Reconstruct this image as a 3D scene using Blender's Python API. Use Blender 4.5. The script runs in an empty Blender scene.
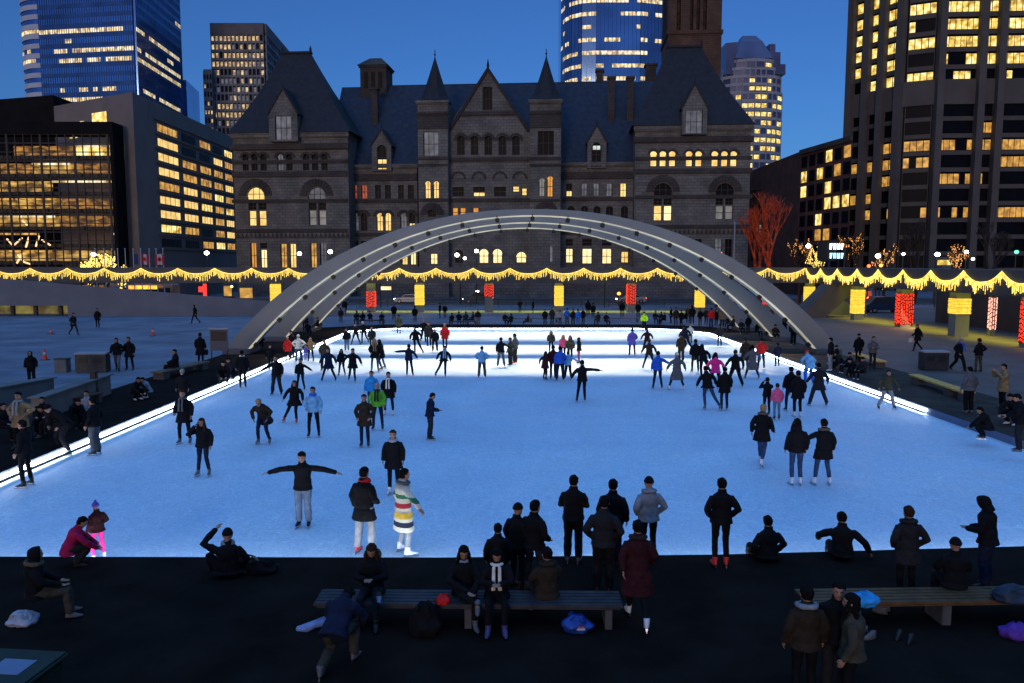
import bpy, bmesh, math, random
from mathutils import Vector, Matrix
RN = random.Random(11)
sc = bpy.context.scene
COL = sc.collection
PI = math.pi
F = 781.0; CX = 512.0; CY = 341.5; TH = math.atan(77.5/781.0); CH = 6.5
DK = 0.3      # the plaza lies this much above the ice
# ---------------------------------------------------------------- camera
cd = bpy.data.cameras.new('camera'); cam = bpy.data.objects.new('camera', cd); COL.objects.link(cam)
cd.sensor_width = 23.6; cd.lens = 18.0; cd.clip_end = 4000; cd.clip_start = .1
cam.location = (0, 0, CH); cam.rotation_euler = (PI/2 - TH, 0, 0)
sc.camera = cam
def ray(px, py):
    a = (px-CX)/F; b = -(py-CY)/F
    return Vector((a, math.cos(TH)+b*math.sin(TH), -math.sin(TH)+b*math.cos(TH)))
def PZ(px, py, z=0.0):           # the point of a level surface seen at a pixel
    d = ray(px, py); t = (z-CH)/d.z
    return Vector((d.x*t, d.y*t, z))
def PY(px, py, Y):               # the point at a known distance seen at a pixel
    d = ray(px, py); t = Y/d.y
    return Vector((d.x*t, Y, CH+d.z*t))
# ---------------------------------------------------------------- materials
def nt(name):
    m = bpy.data.materials.new(name); m.use_nodes = True
    return m, m.node_tree.nodes, m.node_tree.links, m.node_tree.nodes['Principled BSDF']
MATS = {}
def mat(name, col, rough=.8, var=.25, scale=3.0, bump=.0, metal=0., spec=.3, det=5):
    if name in MATS: return MATS[name]
    m, N, L, b = nt(name)
    b.inputs['Roughness'].default_value = rough; b.inputs['Metallic'].default_value = metal
    b.inputs['Specular IOR Level'].default_value = spec
    tc = N.new('ShaderNodeTexCoord'); n = N.new('ShaderNodeTexNoise')
    n.inputs['Scale'].default_value = scale; n.inputs['Detail'].default_value = det
    L.new(tc.outputs['Object'], n.inputs['Vector'])
    r = N.new('ShaderNodeValToRGB')
    r.color_ramp.elements[0].position = .3; r.color_ramp.elements[1].position = .7
    r.color_ramp.elements[0].color = [c*(1-var) for c in col]+[1]
    r.color_ramp.elements[1].color = [min(1, c*(1+var)) for c in col]+[1]
    L.new(n.outputs['Fac'], r.inputs['Fac']); L.new(r.outputs['Color'], b.inputs['Base Color'])
    if bump:
        bp = N.new('ShaderNodeBump'); bp.inputs['Strength'].default_value = bump; bp.inputs['Distance'].default_value = .02
        L.new(n.outputs['Fac'], bp.inputs['Height']); L.new(bp.outputs['Normal'], b.inputs['Normal'])
    MATS[name] = m; return m
def emit(name, col, s, sample=False, var=0., scale=3., col2=None, stretch=None, detail=3, lo=.35, hi=.65, col3=None):
    if name in MATS: return MATS[name]
    m, N, L, b = nt(name)
    b.inputs['Base Color'].default_value = [c*.3 for c in col]+[1]
    b.inputs['Roughness'].default_value = .5
    b.inputs['Emission Strength'].default_value = s
    b.inputs['Emission Color'].default_value = list(col)+[1]
    if col2:
        tc = N.new('ShaderNodeTexCoord'); n = N.new('ShaderNodeTexNoise'); mp = N.new('ShaderNodeMapping')
        if stretch: mp.inputs['Scale'].default_value = stretch
        n.inputs['Scale'].default_value = scale; n.inputs['Detail'].default_value = detail
        L.new(tc.outputs['Object'], mp.inputs['Vector']); L.new(mp.outputs['Vector'], n.inputs['Vector'])
        r = N.new('ShaderNodeValToRGB')
        r.color_ramp.elements[0].position = lo; r.color_ramp.elements[1].position = hi
        r.color_ramp.elements[0].color = list(col2)+[1]; r.color_ramp.elements[1].color = list(col)+[1]
        if col3: q_ = r.color_ramp.elements.new(min(1, hi+.10)); q_.color = list(col3)+[1]
        L.new(n.outputs['Fac'], r.inputs['Fac']); L.new(r.outputs['Color'], b.inputs['Emission Color'])
    m.cycles.emission_sampling = 'AUTO' if sample else 'NONE'
    MATS[name] = m; return m
def masonry(name, c1, c2, mortar, bw, bh, rough=.9):
    m, N, L, b = nt(name)
    b.inputs['Roughness'].default_value = rough; b.inputs['Specular IOR Level'].default_value = .2
    tc = N.new('ShaderNodeTexCoord'); s = N.new('ShaderNodeSeparateXYZ'); a = N.new('ShaderNodeMath'); a.operation = 'ADD'
    cb = N.new('ShaderNodeCombineXYZ'); L.new(tc.outputs['Object'], s.inputs[0])
    L.new(s.outputs['X'], a.inputs[0]); L.new(s.outputs['Y'], a.inputs[1])
    L.new(a.outputs[0], cb.inputs['X']); L.new(s.outputs['Z'], cb.inputs['Y'])
    br = N.new('ShaderNodeTexBrick'); L.new(cb.outputs[0], br.inputs['Vector'])
    br.inputs['Scale'].default_value = 1; br.inputs['Brick Width'].default_value = bw; br.inputs['Row Height'].default_value = bh
    br.inputs['Mortar Size'].default_value = .03; br.inputs['Color1'].default_value = list(c1)+[1]
    br.inputs['Color2'].default_value = list(c2)+[1]; br.inputs['Mortar'].default_value = list(mortar)+[1]
    n = N.new('ShaderNodeTexNoise'); n.inputs['Scale'].default_value = .35; n.inputs['Detail'].default_value = 6
    L.new(tc.outputs['Object'], n.inputs['Vector'])
    mx = N.new('ShaderNodeMix'); mx.data_type = 'RGBA'; mx.blend_type = 'MULTIPLY'; mx.inputs['Factor'].default_value = .7
    r = N.new('ShaderNodeValToRGB'); r.color_ramp.elements[0].position = .3; r.color_ramp.elements[1].position = .75
    r.color_ramp.elements[0].color = (.45, .45, .47, 1); r.color_ramp.elements[1].color = (1.2, 1.15, 1.1, 1)
    L.new(n.outputs['Fac'], r.inputs['Fac']); L.new(br.outputs['Color'], mx.inputs['A']); L.new(r.outputs['Color'], mx.inputs['B'])
    L.new(mx.outputs['Result'], b.inputs['Base Color'])
    bp = N.new('ShaderNodeBump'); bp.inputs['Strength'].default_value = .5; bp.inputs['Distance'].default_value = .05
    L.new(br.outputs['Fac'], bp.inputs['Height']); bp.invert = True; L.new(bp.outputs['Normal'], b.inputs['Normal'])
    MATS[name] = m; return m
# ---------------------------------------------------------------- object helpers
def link(name, data, parent=None):
    o = bpy.data.objects.new(name, data); COL.objects.link(o)
    if parent: o.parent = parent
    return o
def tag(o, label=None, cat=None, group=None, kind=None):
    if label: o['label'] = label
    if cat: o['category'] = cat
    if group: o['group'] = group
    if kind: o['kind'] = kind
    return o
def thing(name, label, cat, loc=(0, 0, 0), rz=0, group=None):
    o = link(name, None); o.location = loc; o.rotation_euler = (0, 0, rz); o.empty_display_size = .2
    return tag(o, label, cat, group)
class MB:
    def __init__(s): s.v = []; s.f = []; s.mi = []; s.m = 0
    def poly(s, pts):
        n = len(s.v); s.v += [tuple(p) for p in pts]; s.f.append(tuple(range(n, n+len(pts)))); s.mi.append(s.m)
    def box(s, x0, y0, z0, x1, y1, z1, M=None):
        c = [Vector((x, y, z)) for z in (z0, z1) for y in (y0, y1) for x in (x0, x1)]
        if M: c = [M @ p for p in c]
        n = len(s.v); s.v += [tuple(p) for p in c]
        for q in ((0, 2, 3, 1), (4, 5, 7, 6), (0, 1, 5, 4), (2, 6, 7, 3), (0, 4, 6, 2), (1, 3, 7, 5)):
            s.f.append(tuple(n+i for i in q)); s.mi.append(s.m)
    def ebox(s, p0, p1, s0, s1, z0, z1, o0, o1):   # box on the wall line p0>p1; outward is to the right hand of p0>p1
        p0 = Vector(p0[:2]); p1 = Vector(p1[:2]); t = (p1-p0).normalized(); n = Vector((t.y, -t.x))
        P = lambda a, o, z: (*(p0+t*a+n*o), z)
        c = [P(a, o, z) for z in (z0, z1) for o in (o1, o0) for a in (s0, s1)]
        k = len(s.v); s.v += c
        for q in ((0, 2, 3, 1), (4, 5, 7, 6), (0, 1, 5, 4), (2, 6, 7, 3), (0, 4, 6, 2), (1, 3, 7, 5)):
            s.f.append(tuple(k+i for i in q)); s.mi.append(s.m)
    def prism(s, pts, z0, z1):                      # plan outline
        n = len(s.v); k = len(pts)
        s.v += [(p[0], p[1], z0) for p in pts]+[(p[0], p[1], z1) for p in pts]
        s.f.append(tuple(n+i for i in reversed(range(k)))); s.f.append(tuple(n+k+i for i in range(k))); s.mi += [s.m]*2
        for i in range(k):
            j = (i+1) % k; s.f.append((n+i, n+j, n+k+j, n+k+i)); s.mi.append(s.m)
    def slab(s, pts, y0, y1):                       # elevation outline (x,z)
        n = len(s.v); k = len(pts)
        s.v += [(p[0], y0, p[1]) for p in pts]+[(p[0], y1, p[1]) for p in pts]
        s.f.append(tuple(n+i for i in range(k))); s.f.append(tuple(n+k+i for i in reversed(range(k)))); s.mi += [s.m]*2
        for i in range(k):
            j = (i+1) % k; s.f.append((n+i, n+k+i, n+k+j, n+j)); s.mi.append(s.m)
    def rings(s, rs, cap=True, closed=False):
        n = len(s.v); k = len(rs[0])
        for r in rs: s.v += [tuple(p) for p in r]
        for a in range(len(rs)-1):
            for i in range(k):
                j = (i+1) % k
                s.f.append((n+a*k+i, n+a*k+j, n+(a+1)*k+j, n+(a+1)*k+i)); s.mi.append(s.m)
        if cap:
            s.f.append(tuple(n+i for i in reversed(range(k)))); e = n+(len(rs)-1)*k
            s.f.append(tuple(e+i for i in range(k))); s.mi += [s.m]*2
    def tube(s, pts, rad, k=10, ends=True):
        pts = [Vector(p) for p in pts]
        if not hasattr(rad, '__len__'): rad = [rad]*len(pts)
        rs = []; ref = None
        for i, p in enumerate(pts):
            d = (pts[min(i+1, len(pts)-1)]-pts[max(i-1, 0)]).normalized()
            if ref is None:
                ref = Vector((0, 0, 1)) if abs(d.z) < .9 else Vector((1, 0, 0))
                u = d.cross(ref).normalized()
            else: u = (u-d*u.dot(d)).normalized()
            w = d.cross(u)
            rs.append([p+(u*math.cos(2*PI*q/k)+w*math.sin(2*PI*q/k))*rad[i] for q in range(k)])
        if ends:
            d0 = (pts[0]-pts[1]).normalized(); d1 = (pts[-1]-pts[-2]).normalized()
            c0 = pts[0]+d0*rad[0]*.6; c1 = pts[-1]+d1*rad[-1]*.6
            rs = [[c0+(v-pts[0])*.5 for v in rs[0]]]+rs+[[c1+(v-pts[-1])*.5 for v in rs[-1]]]
        s.rings(rs)
    def ball(s, c, r, k=12, h=8, M=None):
        c = Vector(c)
        if not hasattr(r, '__len__'): r = (r, r, r)
        rs = []
        for a in range(h+1):
            t = PI*(.02+.96*a/h)
            rs.append([c+Vector((r[0]*math.sin(t)*math.cos(2*PI*q/k), r[1]*math.sin(t)*math.sin(2*PI*q/k), -r[2]*math.cos(t))) for q in range(k)])
        if M: rs = [[M @ p for p in x] for x in rs]
        s.rings(rs)
    def mesh(s, name, mats, smooth=False, bevel=0):
        me = bpy.data.meshes.new(name); me.from_pydata(s.v, [], s.f)
        for m in (mats if isinstance(mats, (list, tuple)) else [mats]): me.materials.append(m)
        me.polygons.foreach_set('material_index', s.mi)
        if smooth: me.polygons.foreach_set('use_smooth', [True]*len(s.f))
        bm = bmesh.new(); bm.from_mesh(me); bmesh.ops.recalc_face_normals(bm, faces=bm.faces)
        if bevel: bmesh.ops.bevel(bm, geom=bm.edges[:], offset=bevel, segments=2, affect='EDGES', clamp_overlap=True)
        bm.to_mesh(me); bm.free(); me.update(); return me
    def obj(s, name, mats, parent=None, smooth=False, bevel=0):
        return link(name, s.mesh(name, mats, smooth, bevel), parent)
def copy_tree(o, parent=None):
    c = o.copy(); COL.objects.link(c); c.parent = parent
    for ch in [x for x in KIDS.get(o.name, [])]: copy_tree(ch, c)
    return c
KIDS = {}
def kids_of(o):
    for x in o.children:
        KIDS.setdefault(o.name, []).append(x); kids_of(x)

# ---------------------------------------------------------------- palette
stone = masonry('sandstone', (.175, .17, .156), (.132, .129, .12), (.07, .065, .062), 1.1, .55)
stone2 = masonry('brown_sandstone', (.075, .066, .062), (.058, .052, .05), (.04, .034, .03), .9, .45)
redstone = masonry('clock_tower_stone', (.13, .075, .052), (.10, .06, .045), (.05, .035, .028), .9, .45)
brick = masonry('brick', (.13, .06, .045), (.10, .05, .04), (.06, .045, .04), .6, .22)
slate = mat('slate', (.016, .024, .045), .7, .3, 1.2, .3)
slate2 = mat('slate_dark', (.016, .016, .022), .7, .3, 1.2, .3)
conc = mat('concrete', (.11, .105, .11), .85, .15, .3, .2)
conc2 = mat('concrete_pale', (.30, .31, .34), .8, .12, .25, .1)
archm = mat('arch_concrete', (.215, .205, .185), .7, .10, .4, .15)
darkm = mat('dark_metal', (.012, .012, .014), .5, .2, 4)
railm = mat('rail_metal', (.03, .03, .032), .5, .2, 4)
frame = mat('window_frame', (.03, .028, .03), .6, .2, 4)
glassdark = mat('dark_glass', (.004, .0045, .007), .4, .3, .8, 0, 0, .06)
glassblue = mat('blue_glass', (.08, .17, .38), .12, .35, .06, 0, .75, .6)
glassblue2 = mat('blue_mirror_glass', (.14, .25, .44), .10, .35, .05, 0, .8, .6)
white_panel = mat('white_panel', (.42, .44, .50), .6, .08, .2)
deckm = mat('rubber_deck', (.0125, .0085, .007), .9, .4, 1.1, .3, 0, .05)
plazam = None
L_yel = emit('lamp_yellow_window', (1.0, .74, .26), 1.15, col2=(.75, .42, .10), scale=.9)
L_pale = emit('pale_lit_window', (1.0, .86, .46), 1.3, col2=(.85, .62, .25), scale=.8)
L_amber = emit('amber_lit_window', (.95, .50, .10), .85, col2=(.30, .13, .02), scale=.9)
L_orange = emit('orange_lit_window', (.95, .42, .05), .8, col2=(.7, .25, .03), scale=1.2)
L_red = emit('red_lit_window', (.75, .13, .04), .55, col2=(.15, .03, .02), scale=1.5)
L_dim = emit('dim_window', (.14, .15, .18), .8, col2=(.05, .055, .07), scale=.8)
L_blind = emit('grey_blind_window', (.22, .21, .19), .9, col2=(.12, .12, .12), scale=.8)
L_cool = emit('cool_lit_window', (.75, .85, .8), .9, col2=(.3, .35, .35), scale=1.0)
L_band = emit('office_band_light', (.80, .58, .27), 1.2, col2=(.16, .11, .06), scale=.75, stretch=(1, 1, .6), detail=6, lo=.36, hi=.52, col3=(1.0, .95, .72))
L_office = emit('office_yellow_light', (.95, .66, .14), 1.2, col2=(.30, .15, .015), scale=.9, detail=6, lo=.34, hi=.52, col3=(1.0, .92, .50))
L_hall = emit('amber_hall_light', (.85, .50, .11), 1.15, col2=(.035, .016, .004), scale=.5, stretch=(1, 1, 2.6), detail=7, lo=.44, hi=.72)
L_hall2 = emit('brown_hall_light', (.50, .23, .05), 1.1, col2=(.02, .010, .003), scale=.7, stretch=(1, 1, 2.6), detail=7, lo=.42, hi=.72)
GAR = emit('garland_yellow', (1.0, .67, .07), 1.9, sample=True, col2=(.62, .30, .015), scale=7, lo=.36, hi=.5, detail=2, col3=(1.0, .85, .30))
STRIP = emit('led_strip', (.78, .90, 1.0), 21.0, sample=True)
LAMPW = emit('street_lamp_white', (1.0, .95, .85), 18, sample=False)
LAMPY = emit('head_lamp', (1.0, .8, .45), 8)
LAMPR = emit('signal_red', (1.0, .08, .02), 8)
LAMPO = emit('signal_orange', (1.0, .22, .03), 8)
LAMPG = emit('signal_green', (.1, 1.0, .35), 4)
# ---------------------------------------------------------------- world and sun
w = bpy.data.worlds.new('World'); sc.world = w; w.use_nodes = True
N = w.node_tree.nodes; L = w.node_tree.links; bg = N['Background']
SUN_EL = math.radians(6)
sky = N.new('ShaderNodeTexSky'); sky.sky_type = 'NISHITA'; sky.sun_disc = False
sky.sun_elevation = SUN_EL; sky.sun_rotation = math.radians(180+15)
sky.ozone_density = 6.0; sky.air_density = 1.0; sky.dust_density = .3; sky.altitude = 100
hs = N.new('ShaderNodeHueSaturation'); hs.inputs['Saturation'].default_value = .97
L.new(sky.outputs[0], hs.inputs['Color'])
SKYTINT = N.new('ShaderNodeMix'); SKYTINT.data_type = 'RGBA'; SKYTINT.blend_type = 'MULTIPLY'; SKYTINT.inputs['Factor'].default_value = 1
SKYTINT.inputs['B'].default_value = (1.0, .88, 1.04, 1)
L.new(hs.outputs[0], SKYTINT.inputs['A']); tcw = N.new('ShaderNodeTexCoord'); sx = N.new('ShaderNodeSeparateXYZ'); L.new(tcw.outputs['Generated'], sx.inputs[0])
zr_ = N.new('ShaderNodeMapRange'); zr_.interpolation_type = 'SMOOTHSTEP'; zr_.inputs['From Min'].default_value = .5; zr_.inputs['From Max'].default_value = .85
L.new(sx.outputs['Z'], zr_.inputs['Value'])      # extra brightness added overhead, out of view, to light the ice
ov = N.new('ShaderNodeMix'); ov.data_type = 'RGBA'; ov.inputs['A'].default_value = (0, 0, 0, 1); ov.inputs['B'].default_value = (1.3, 3.3, 6.9, 1); L.new(zr_.outputs['Result'], ov.inputs['Factor'])
ad = N.new('ShaderNodeMix'); ad.data_type = 'RGBA'; ad.blend_type = 'ADD'; ad.inputs['Factor'].default_value = 1
L.new(SKYTINT.outputs['Result'], ad.inputs['A']); L.new(ov.outputs['Result'], ad.inputs['B']); L.new(ad.outputs['Result'], bg.inputs['Color'])
bg.inputs['Strength'].default_value = .15
sd = bpy.data.lights.new('sun', 'SUN'); so = link('sun', sd)
sd.energy = .62; sd.angle = math.radians(12); sd.color = (1.0, .70, .46)
so.rotation_euler = (math.radians(84), 0, math.radians(-15))
# ---------------------------------------------------------------- render settings
vs = sc.view_settings; sc.display_settings.display_device = 'sRGB'
vs.view_transform = 'Standard'; vs.look = 'None'; vs.gamma = 1; vs.exposure = 0; vs.use_curve_mapping = False
sc.render.engine = 'CYCLES'
cy = sc.cycles; cy.use_denoising = True; cy.max_bounces = 4; cy.diffuse_bounces = 2; cy.glossy_bounces = 3
cy.sample_clamp_indirect = 3; cy.caustics_reflective = False; cy.caustics_refractive = False; cy.use_light_tree = True
# ================================================================ ground, rink
def ground_mat():
    m, N, L, b = nt('plaza_paving'); b.inputs['Roughness'].default_value = .6; b.inputs['Specular IOR Level'].default_value = .25
    tc = N.new('ShaderNodeTexCoord'); br = N.new('ShaderNodeTexBrick'); L.new(tc.outputs['Object'], br.inputs['Vector'])
    br.inputs['Scale'].default_value = 1; br.inputs['Brick Width'].default_value = 1.8; br.inputs['Row Height'].default_value = .9; br.offset = 0
    br.inputs['Mortar Size'].default_value = .018
    br.inputs['Color1'].default_value = (.20, .22, .27, 1); br.inputs['Color2'].default_value = (.155, .17, .21, 1); br.inputs['Mortar'].default_value = (.075, .075, .08, 1)
    n = N.new('ShaderNodeTexNoise'); n.inputs['Scale'].default_value = .25; n.inputs['Detail'].default_value = 8; L.new(tc.outputs['Object'], n.inputs['Vector'])
    r = N.new('ShaderNodeValToRGB'); r.color_ramp.elements[0].position = .3; r.color_ramp.elements[1].position = .7
    r.color_ramp.elements[0].color = (.5, .5, .52, 1); r.color_ramp.elements[1].color = (1.15, 1.15, 1.15, 1); L.new(n.outputs['Fac'], r.inputs['Fac'])
    mx = N.new('ShaderNodeMix'); mx.data_type = 'RGBA'; mx.blend_type = 'MULTIPLY'; mx.inputs['Factor'].default_value = .8
    L.new(br.outputs['Color'], mx.inputs['A']); L.new(r.outputs['Color'], mx.inputs['B']); L.new(mx.outputs['Result'], b.inputs['Base Color'])
    return m
def ice_mat():
    m, N, L, b = nt('skated_ice'); b.inputs['Specular IOR Level'].default_value = .35
    tc = N.new('ShaderNodeTexCoord')
    def noise(sc_, det, st=(1, 1, 1), rot=0, dist=0):
        mp = N.new('ShaderNodeMapping'); mp.inputs['Scale'].default_value = st; mp.inputs['Rotation'].default_value = (0, 0, rot)
        n = N.new('ShaderNodeTexNoise'); n.inputs['Scale'].default_value = sc_; n.inputs['Detail'].default_value = det; n.inputs['Distortion'].default_value = dist
        L.new(tc.outputs['Object'], mp.inputs['Vector']); L.new(mp.outputs[0], n.inputs['Vector']); return n
    def ramp(n, a, ca, c, cc):
        r = N.new('ShaderNodeValToRGB'); r.color_ramp.elements[0].position = a; r.color_ramp.elements[1].position = c
        r.color_ramp.elements[0].color = ca; r.color_ramp.elements[1].color = cc; L.new(n.outputs['Fac'], r.inputs['Fac']); return r
    big = ramp(noise(.09, 7, (1, 1, 1), 0, 1.5), .3, (.47, .60, .75, 1), .7, (.64, .75, .86, 1))
    s1 = ramp(noise(1.5, 8, (1, 2.0, 1), .5, 5.0), .48, (.97, .98, .99, 1), .68, (1.20, 1.17, 1.12, 1))
    s2 = ramp(noise(1.1, 8, (2.2, 1, 1), .2, 6.0), .5, (1, 1, 1, 1), .66, (.86, .89, .92, 1))
    s4 = ramp(noise(5, 9, (1, 1, 1), 0, 8.0), .60, (1, 1, 1, 1), .70, (1.35, 1.3, 1.2, 1))
    s3 = ramp(noise(22, 4), .35, (.9, .9, .9, 1), .65, (1.1, 1.1, 1.1, 1))
    def cuts(sc_, rot, w_, amt):
        mp = N.new('ShaderNodeMapping'); mp.inputs['Rotation'].default_value = (0, 0, rot); mp.inputs['Scale'].default_value = (1, .45, 1); L.new(tc.outputs['Object'], mp.inputs['Vector'])
        nz = N.new('ShaderNodeTexNoise'); nz.inputs['Scale'].default_value = .35; nz.inputs['Detail'].default_value = 3; L.new(mp.outputs[0], nz.inputs['Vector'])
        ad = N.new('ShaderNodeMix'); ad.data_type = 'RGBA'; ad.blend_type = 'ADD'; ad.inputs['Factor'].default_value = 2.2; ad.clamp_factor = False; L.new(mp.outputs[0], ad.inputs['A']); L.new(nz.outputs['Color'], ad.inputs['B'])
        vo = N.new('ShaderNodeTexVoronoi'); vo.feature = 'DISTANCE_TO_EDGE'; vo.inputs['Scale'].default_value = sc_; L.new(ad.outputs['Result'], vo.inputs['Vector'])
        r = N.new('ShaderNodeValToRGB'); r.color_ramp.elements[0].position = 0; r.color_ramp.elements[1].position = w_; r.color_ramp.elements[0].color = (amt, amt*.985, amt*.95, 1); r.color_ramp.elements[1].color = (1, 1, 1, 1); L.new(vo.outputs['Distance'], r.inputs['Fac']); return r
    c1, c2, c3 = cuts(.55, .3, .012, 1.13), cuts(1.3, 1.4, .02, 1.10), cuts(2.6, 2.3, .03, .94)
    cur = big
    for s in (s1, s2, s4, c1, c2, c3, s3):
        mx = N.new('ShaderNodeMix'); mx.data_type = 'RGBA'; mx.blend_type = 'MULTIPLY'; mx.inputs['Factor'].default_value = 1
        L.new(cur.outputs['Color'] if cur is big else cur.outputs['Result'], mx.inputs['A']); L.new(s.outputs['Color'], mx.inputs['B']); cur = mx
    L.new(cur.outputs['Result'], b.inputs['Base Color'])
    rr = ramp(noise(.5, 5), .3, (.38,)*3+(1,), .7, (.62,)*3+(1,)); L.new(rr.outputs['Color'], b.inputs['Roughness'])
    bp = N.new('ShaderNodeBump'); bp.inputs['Strength'].default_value = .25; bp.inputs['Distance'].default_value = .01
    L.new(s3.outputs['Color'], bp.inputs['Height']); L.new(bp.outputs['Normal'], b.inputs['Normal'])
    return m
plazam = ground_mat(); icem = ice_mat()
# rink corners (ice level on the far sides, deck level at the near side)
NEAR = [PZ(-60, 556.6, DK), PZ(440, 557.6, DK), PZ(720, 554.6, DK), PZ(1110, 544.0, DK)]; nl, nr = NEAR[0], NEAR[-1]
XL, XR = -15.3, 18.05
far = 76.3
A_ = Vector((XL, nl.y+.05, 0)); 
def yn(x):
    for i in range(3):
        a, b = NEAR[i], NEAR[i+1]
        if x < b.x or i == 2: return a.y+(b.y-a.y)*(x-a.x)/(b.x-a.x)
RINK = [(XL, yn(XL)), (NEAR[1].x, NEAR[1].y), (NEAR[2].x, NEAR[2].y), (XR, yn(XR)), (XR, far-5.5), (XR-2.2, far-1.6), (XR-6, far), (XL+4, far), (XL, far-3)]
mb = MB(); mb.poly([(x, y, 0) for x, y in RINK]); tag(mb.obj('ice', icem), kind='structure')
def ring_ground(inner, outer, z):      # sheet with the rink cut out
    bm = bmesh.new(); es = []
    for loop in (outer, inner):
        vs_ = [bm.verts.new((x, y, z)) for x, y in loop]
        es += [bm.edges.new((vs_[i], vs_[(i+1) % len(vs_)])) for i in range(len(vs_))]
    bmesh.ops.triangle_fill(bm, edges=es, use_beauty=True, normal=(0, 0, 1))
    me = bpy.data.meshes.new('plaza'); bm.to_mesh(me); bm.free(); return me
def grow(d):
    return [(XL-d[0], yn(XL)-d[3]), (XR+d[1], yn(XR)-d[3]), (XR+d[1], far-5.5+.4*d[2]), (XR-2.2+.8*d[1], far-1.6+d[2]*.7), (XR-6+d[1]*.3, far+d[2]), (XL+4-.3*d[0], far+d[2]), (XL-d[0], far-3+.6*d[2])]
me = ring_ground(RINK, [(-900, -40), (900, -40), (900, 1600), (-900, 1600)], DK)
me.materials.append(plazam); g = link('plaza_ground', me); tag(g, kind='structure')
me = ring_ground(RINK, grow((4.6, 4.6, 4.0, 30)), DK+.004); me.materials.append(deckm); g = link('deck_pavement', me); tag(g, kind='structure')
# kerb wall under the deck lip, with the light strip and a pipe in front
kerbm = mat('kerb_paint', (.10, .13, .22), .5, .2, 1.0)
mb = MB()
for i in range(len(RINK)):
    p, q = RINK[i], RINK[(i+1) % len(RINK)]
    ln = (Vector(q)-Vector(p)).length
    mb.ebox(q, p, -.2, ln+.2, -.05, DK-.002, -.3, 0) if False else None
    P0, Q0 = Vector(p), Vector(q); t = (Q0-P0).normalized(); n = Vector((t.y, -t.x))   # outward of a counter-clockwise loop
    pts = [P0+n*.0, Q0+n*.0, Q0+n*.3, P0+n*.3]
    mb.prism([(a.x, a.y) for a in pts], -.05, DK-.003)
tag(mb.obj('rink_kerb', kerbm), kind='structure')
rp_ = mat('warm_lit_paving', (.115, .088, .08), .7, .25, .5, .2); rd_ = mat('warm_lit_deck', (.060, .047, .040), .9, .3, 1.1, .3, 0, .05)  # warm light and shading of the right side put into both browns
mb = MB(); mb.poly([(XR+4.7, 24, DK+.004), (60, 24, DK+.004), (60, 112, DK+.004), (XR+4.7, 112, DK+.004)]); tag(mb.obj('side_pavement', rp_), kind='structure')
mb = MB(); mb.poly([(XR+.02, 19.0, DK+.008), (XR+4.6, 19.0, DK+.008), (XR+4.6, far-6, DK+.008), (XR+.02, far-6, DK+.008)]); tag(mb.obj('side_deck', rd_), kind='structure')
def strip(a, b, label, zz=(.10, .22), sm=None):
    a = Vector(a[:2]); b = Vector(b[:2]); t = (b-a).normalized(); n = Vector((-t.y, t.x))   # inward
    t0 = thing('light_strip', label, 'light strip', (0, 0, 0), 0, 'light strips along the rink kerb')
    m_ = MB(); ln = (b-a).length; k = max(1, round(ln/2.4))
    for i in range(k):
        p = a+t*(ln*i/k+.04); q = a+t*(ln*(i+1)/k-.04)
        m_.prism([tuple(p+n*.01), tuple(q+n*.01), tuple(q+n*.05), tuple(p+n*.05)], *zz)
    m_.obj('diffuser', sm or STRIP, t0)
    m_ = MB(); c = a+n*.20; d = b+n*.20
    m_.tube([(c.x, c.y, .10), (d.x, d.y, .10)], .045, 6)
    for i in range(k+1):
        p = a+t*(ln*i/k); m_.tube([(*(p+n*.02), .10), (*(p+n*.20), .10)], .02, 5)
    m_.obj('pipe', darkm, t0)
rr_ = PZ(941, 411, .15)
strip((XL, far-3), (XL, yn(XL)), 'long white light strip under the left kerb of the rink')
strip((XR, rr_.y), (XR, far-5.5), 'white light strip under the right kerb, ending beside the wooden bench')
strip((XR-6, far), (XL+4, far), 'white light strip along the far kerb of the rink')
strip((XR, far-5.5), (XR-2.2, far-1.6), 'short white light strip at the far right rink corner, outer piece')
strip((XR-2.2, far-1.6), (XR-6, far), 'short white light strip at the far right rink corner, inner piece')
strip((XL+4, far), (XL, far-3), 'short white light strip at the far left rink corner by the arch feet')
NS = emit('led_strip_near', (.78, .90, 1.0), 26.0, sample=True)
for i_, (a, b, lb) in enumerate((((NEAR[1].x, NEAR[1].y), (XL, yn(XL)), 'hidden white light strip under the near kerb, left part by the stretched arms'), ((NEAR[2].x, NEAR[2].y), (NEAR[1].x, NEAR[1].y), 'hidden white light strip under the near kerb, middle part below the standing group'), ((XR, yn(XR)), (NEAR[2].x, NEAR[2].y), 'hidden white light strip under the near kerb, right part beside the red skates'))): strip(b, a, lb, (.12, .26), NS)
# wet dark street beyond, with markings and kerbs
road = mat('asphalt', (.045, .043, .045), .6, .25, .8, .2)
mb = MB(); mb.poly([(-400, 120, DK+.008), (400, 120, DK+.008), (400, 138, DK+.008), (-400, 138, DK+.008)])
tag(mb.obj('road', road), kind='structure')
mb = MB(); mb.box(-400, 118.6, DK, 400, 120, DK+.13); mb.box(-400, 138, DK, 400, 142, DK+.13); tag(mb.obj('pavement', conc), kind='structure')
mark = mat('road_paint', (.6, .55, .3), .7, .2, 3); mb = MB()
for x in range(-60, 62, 6): mb.box(x, 128.9, DK+.010, x+3, 129.05, DK+.014)
tag(mb.obj('road_markings', mark), kind='structure')
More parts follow.
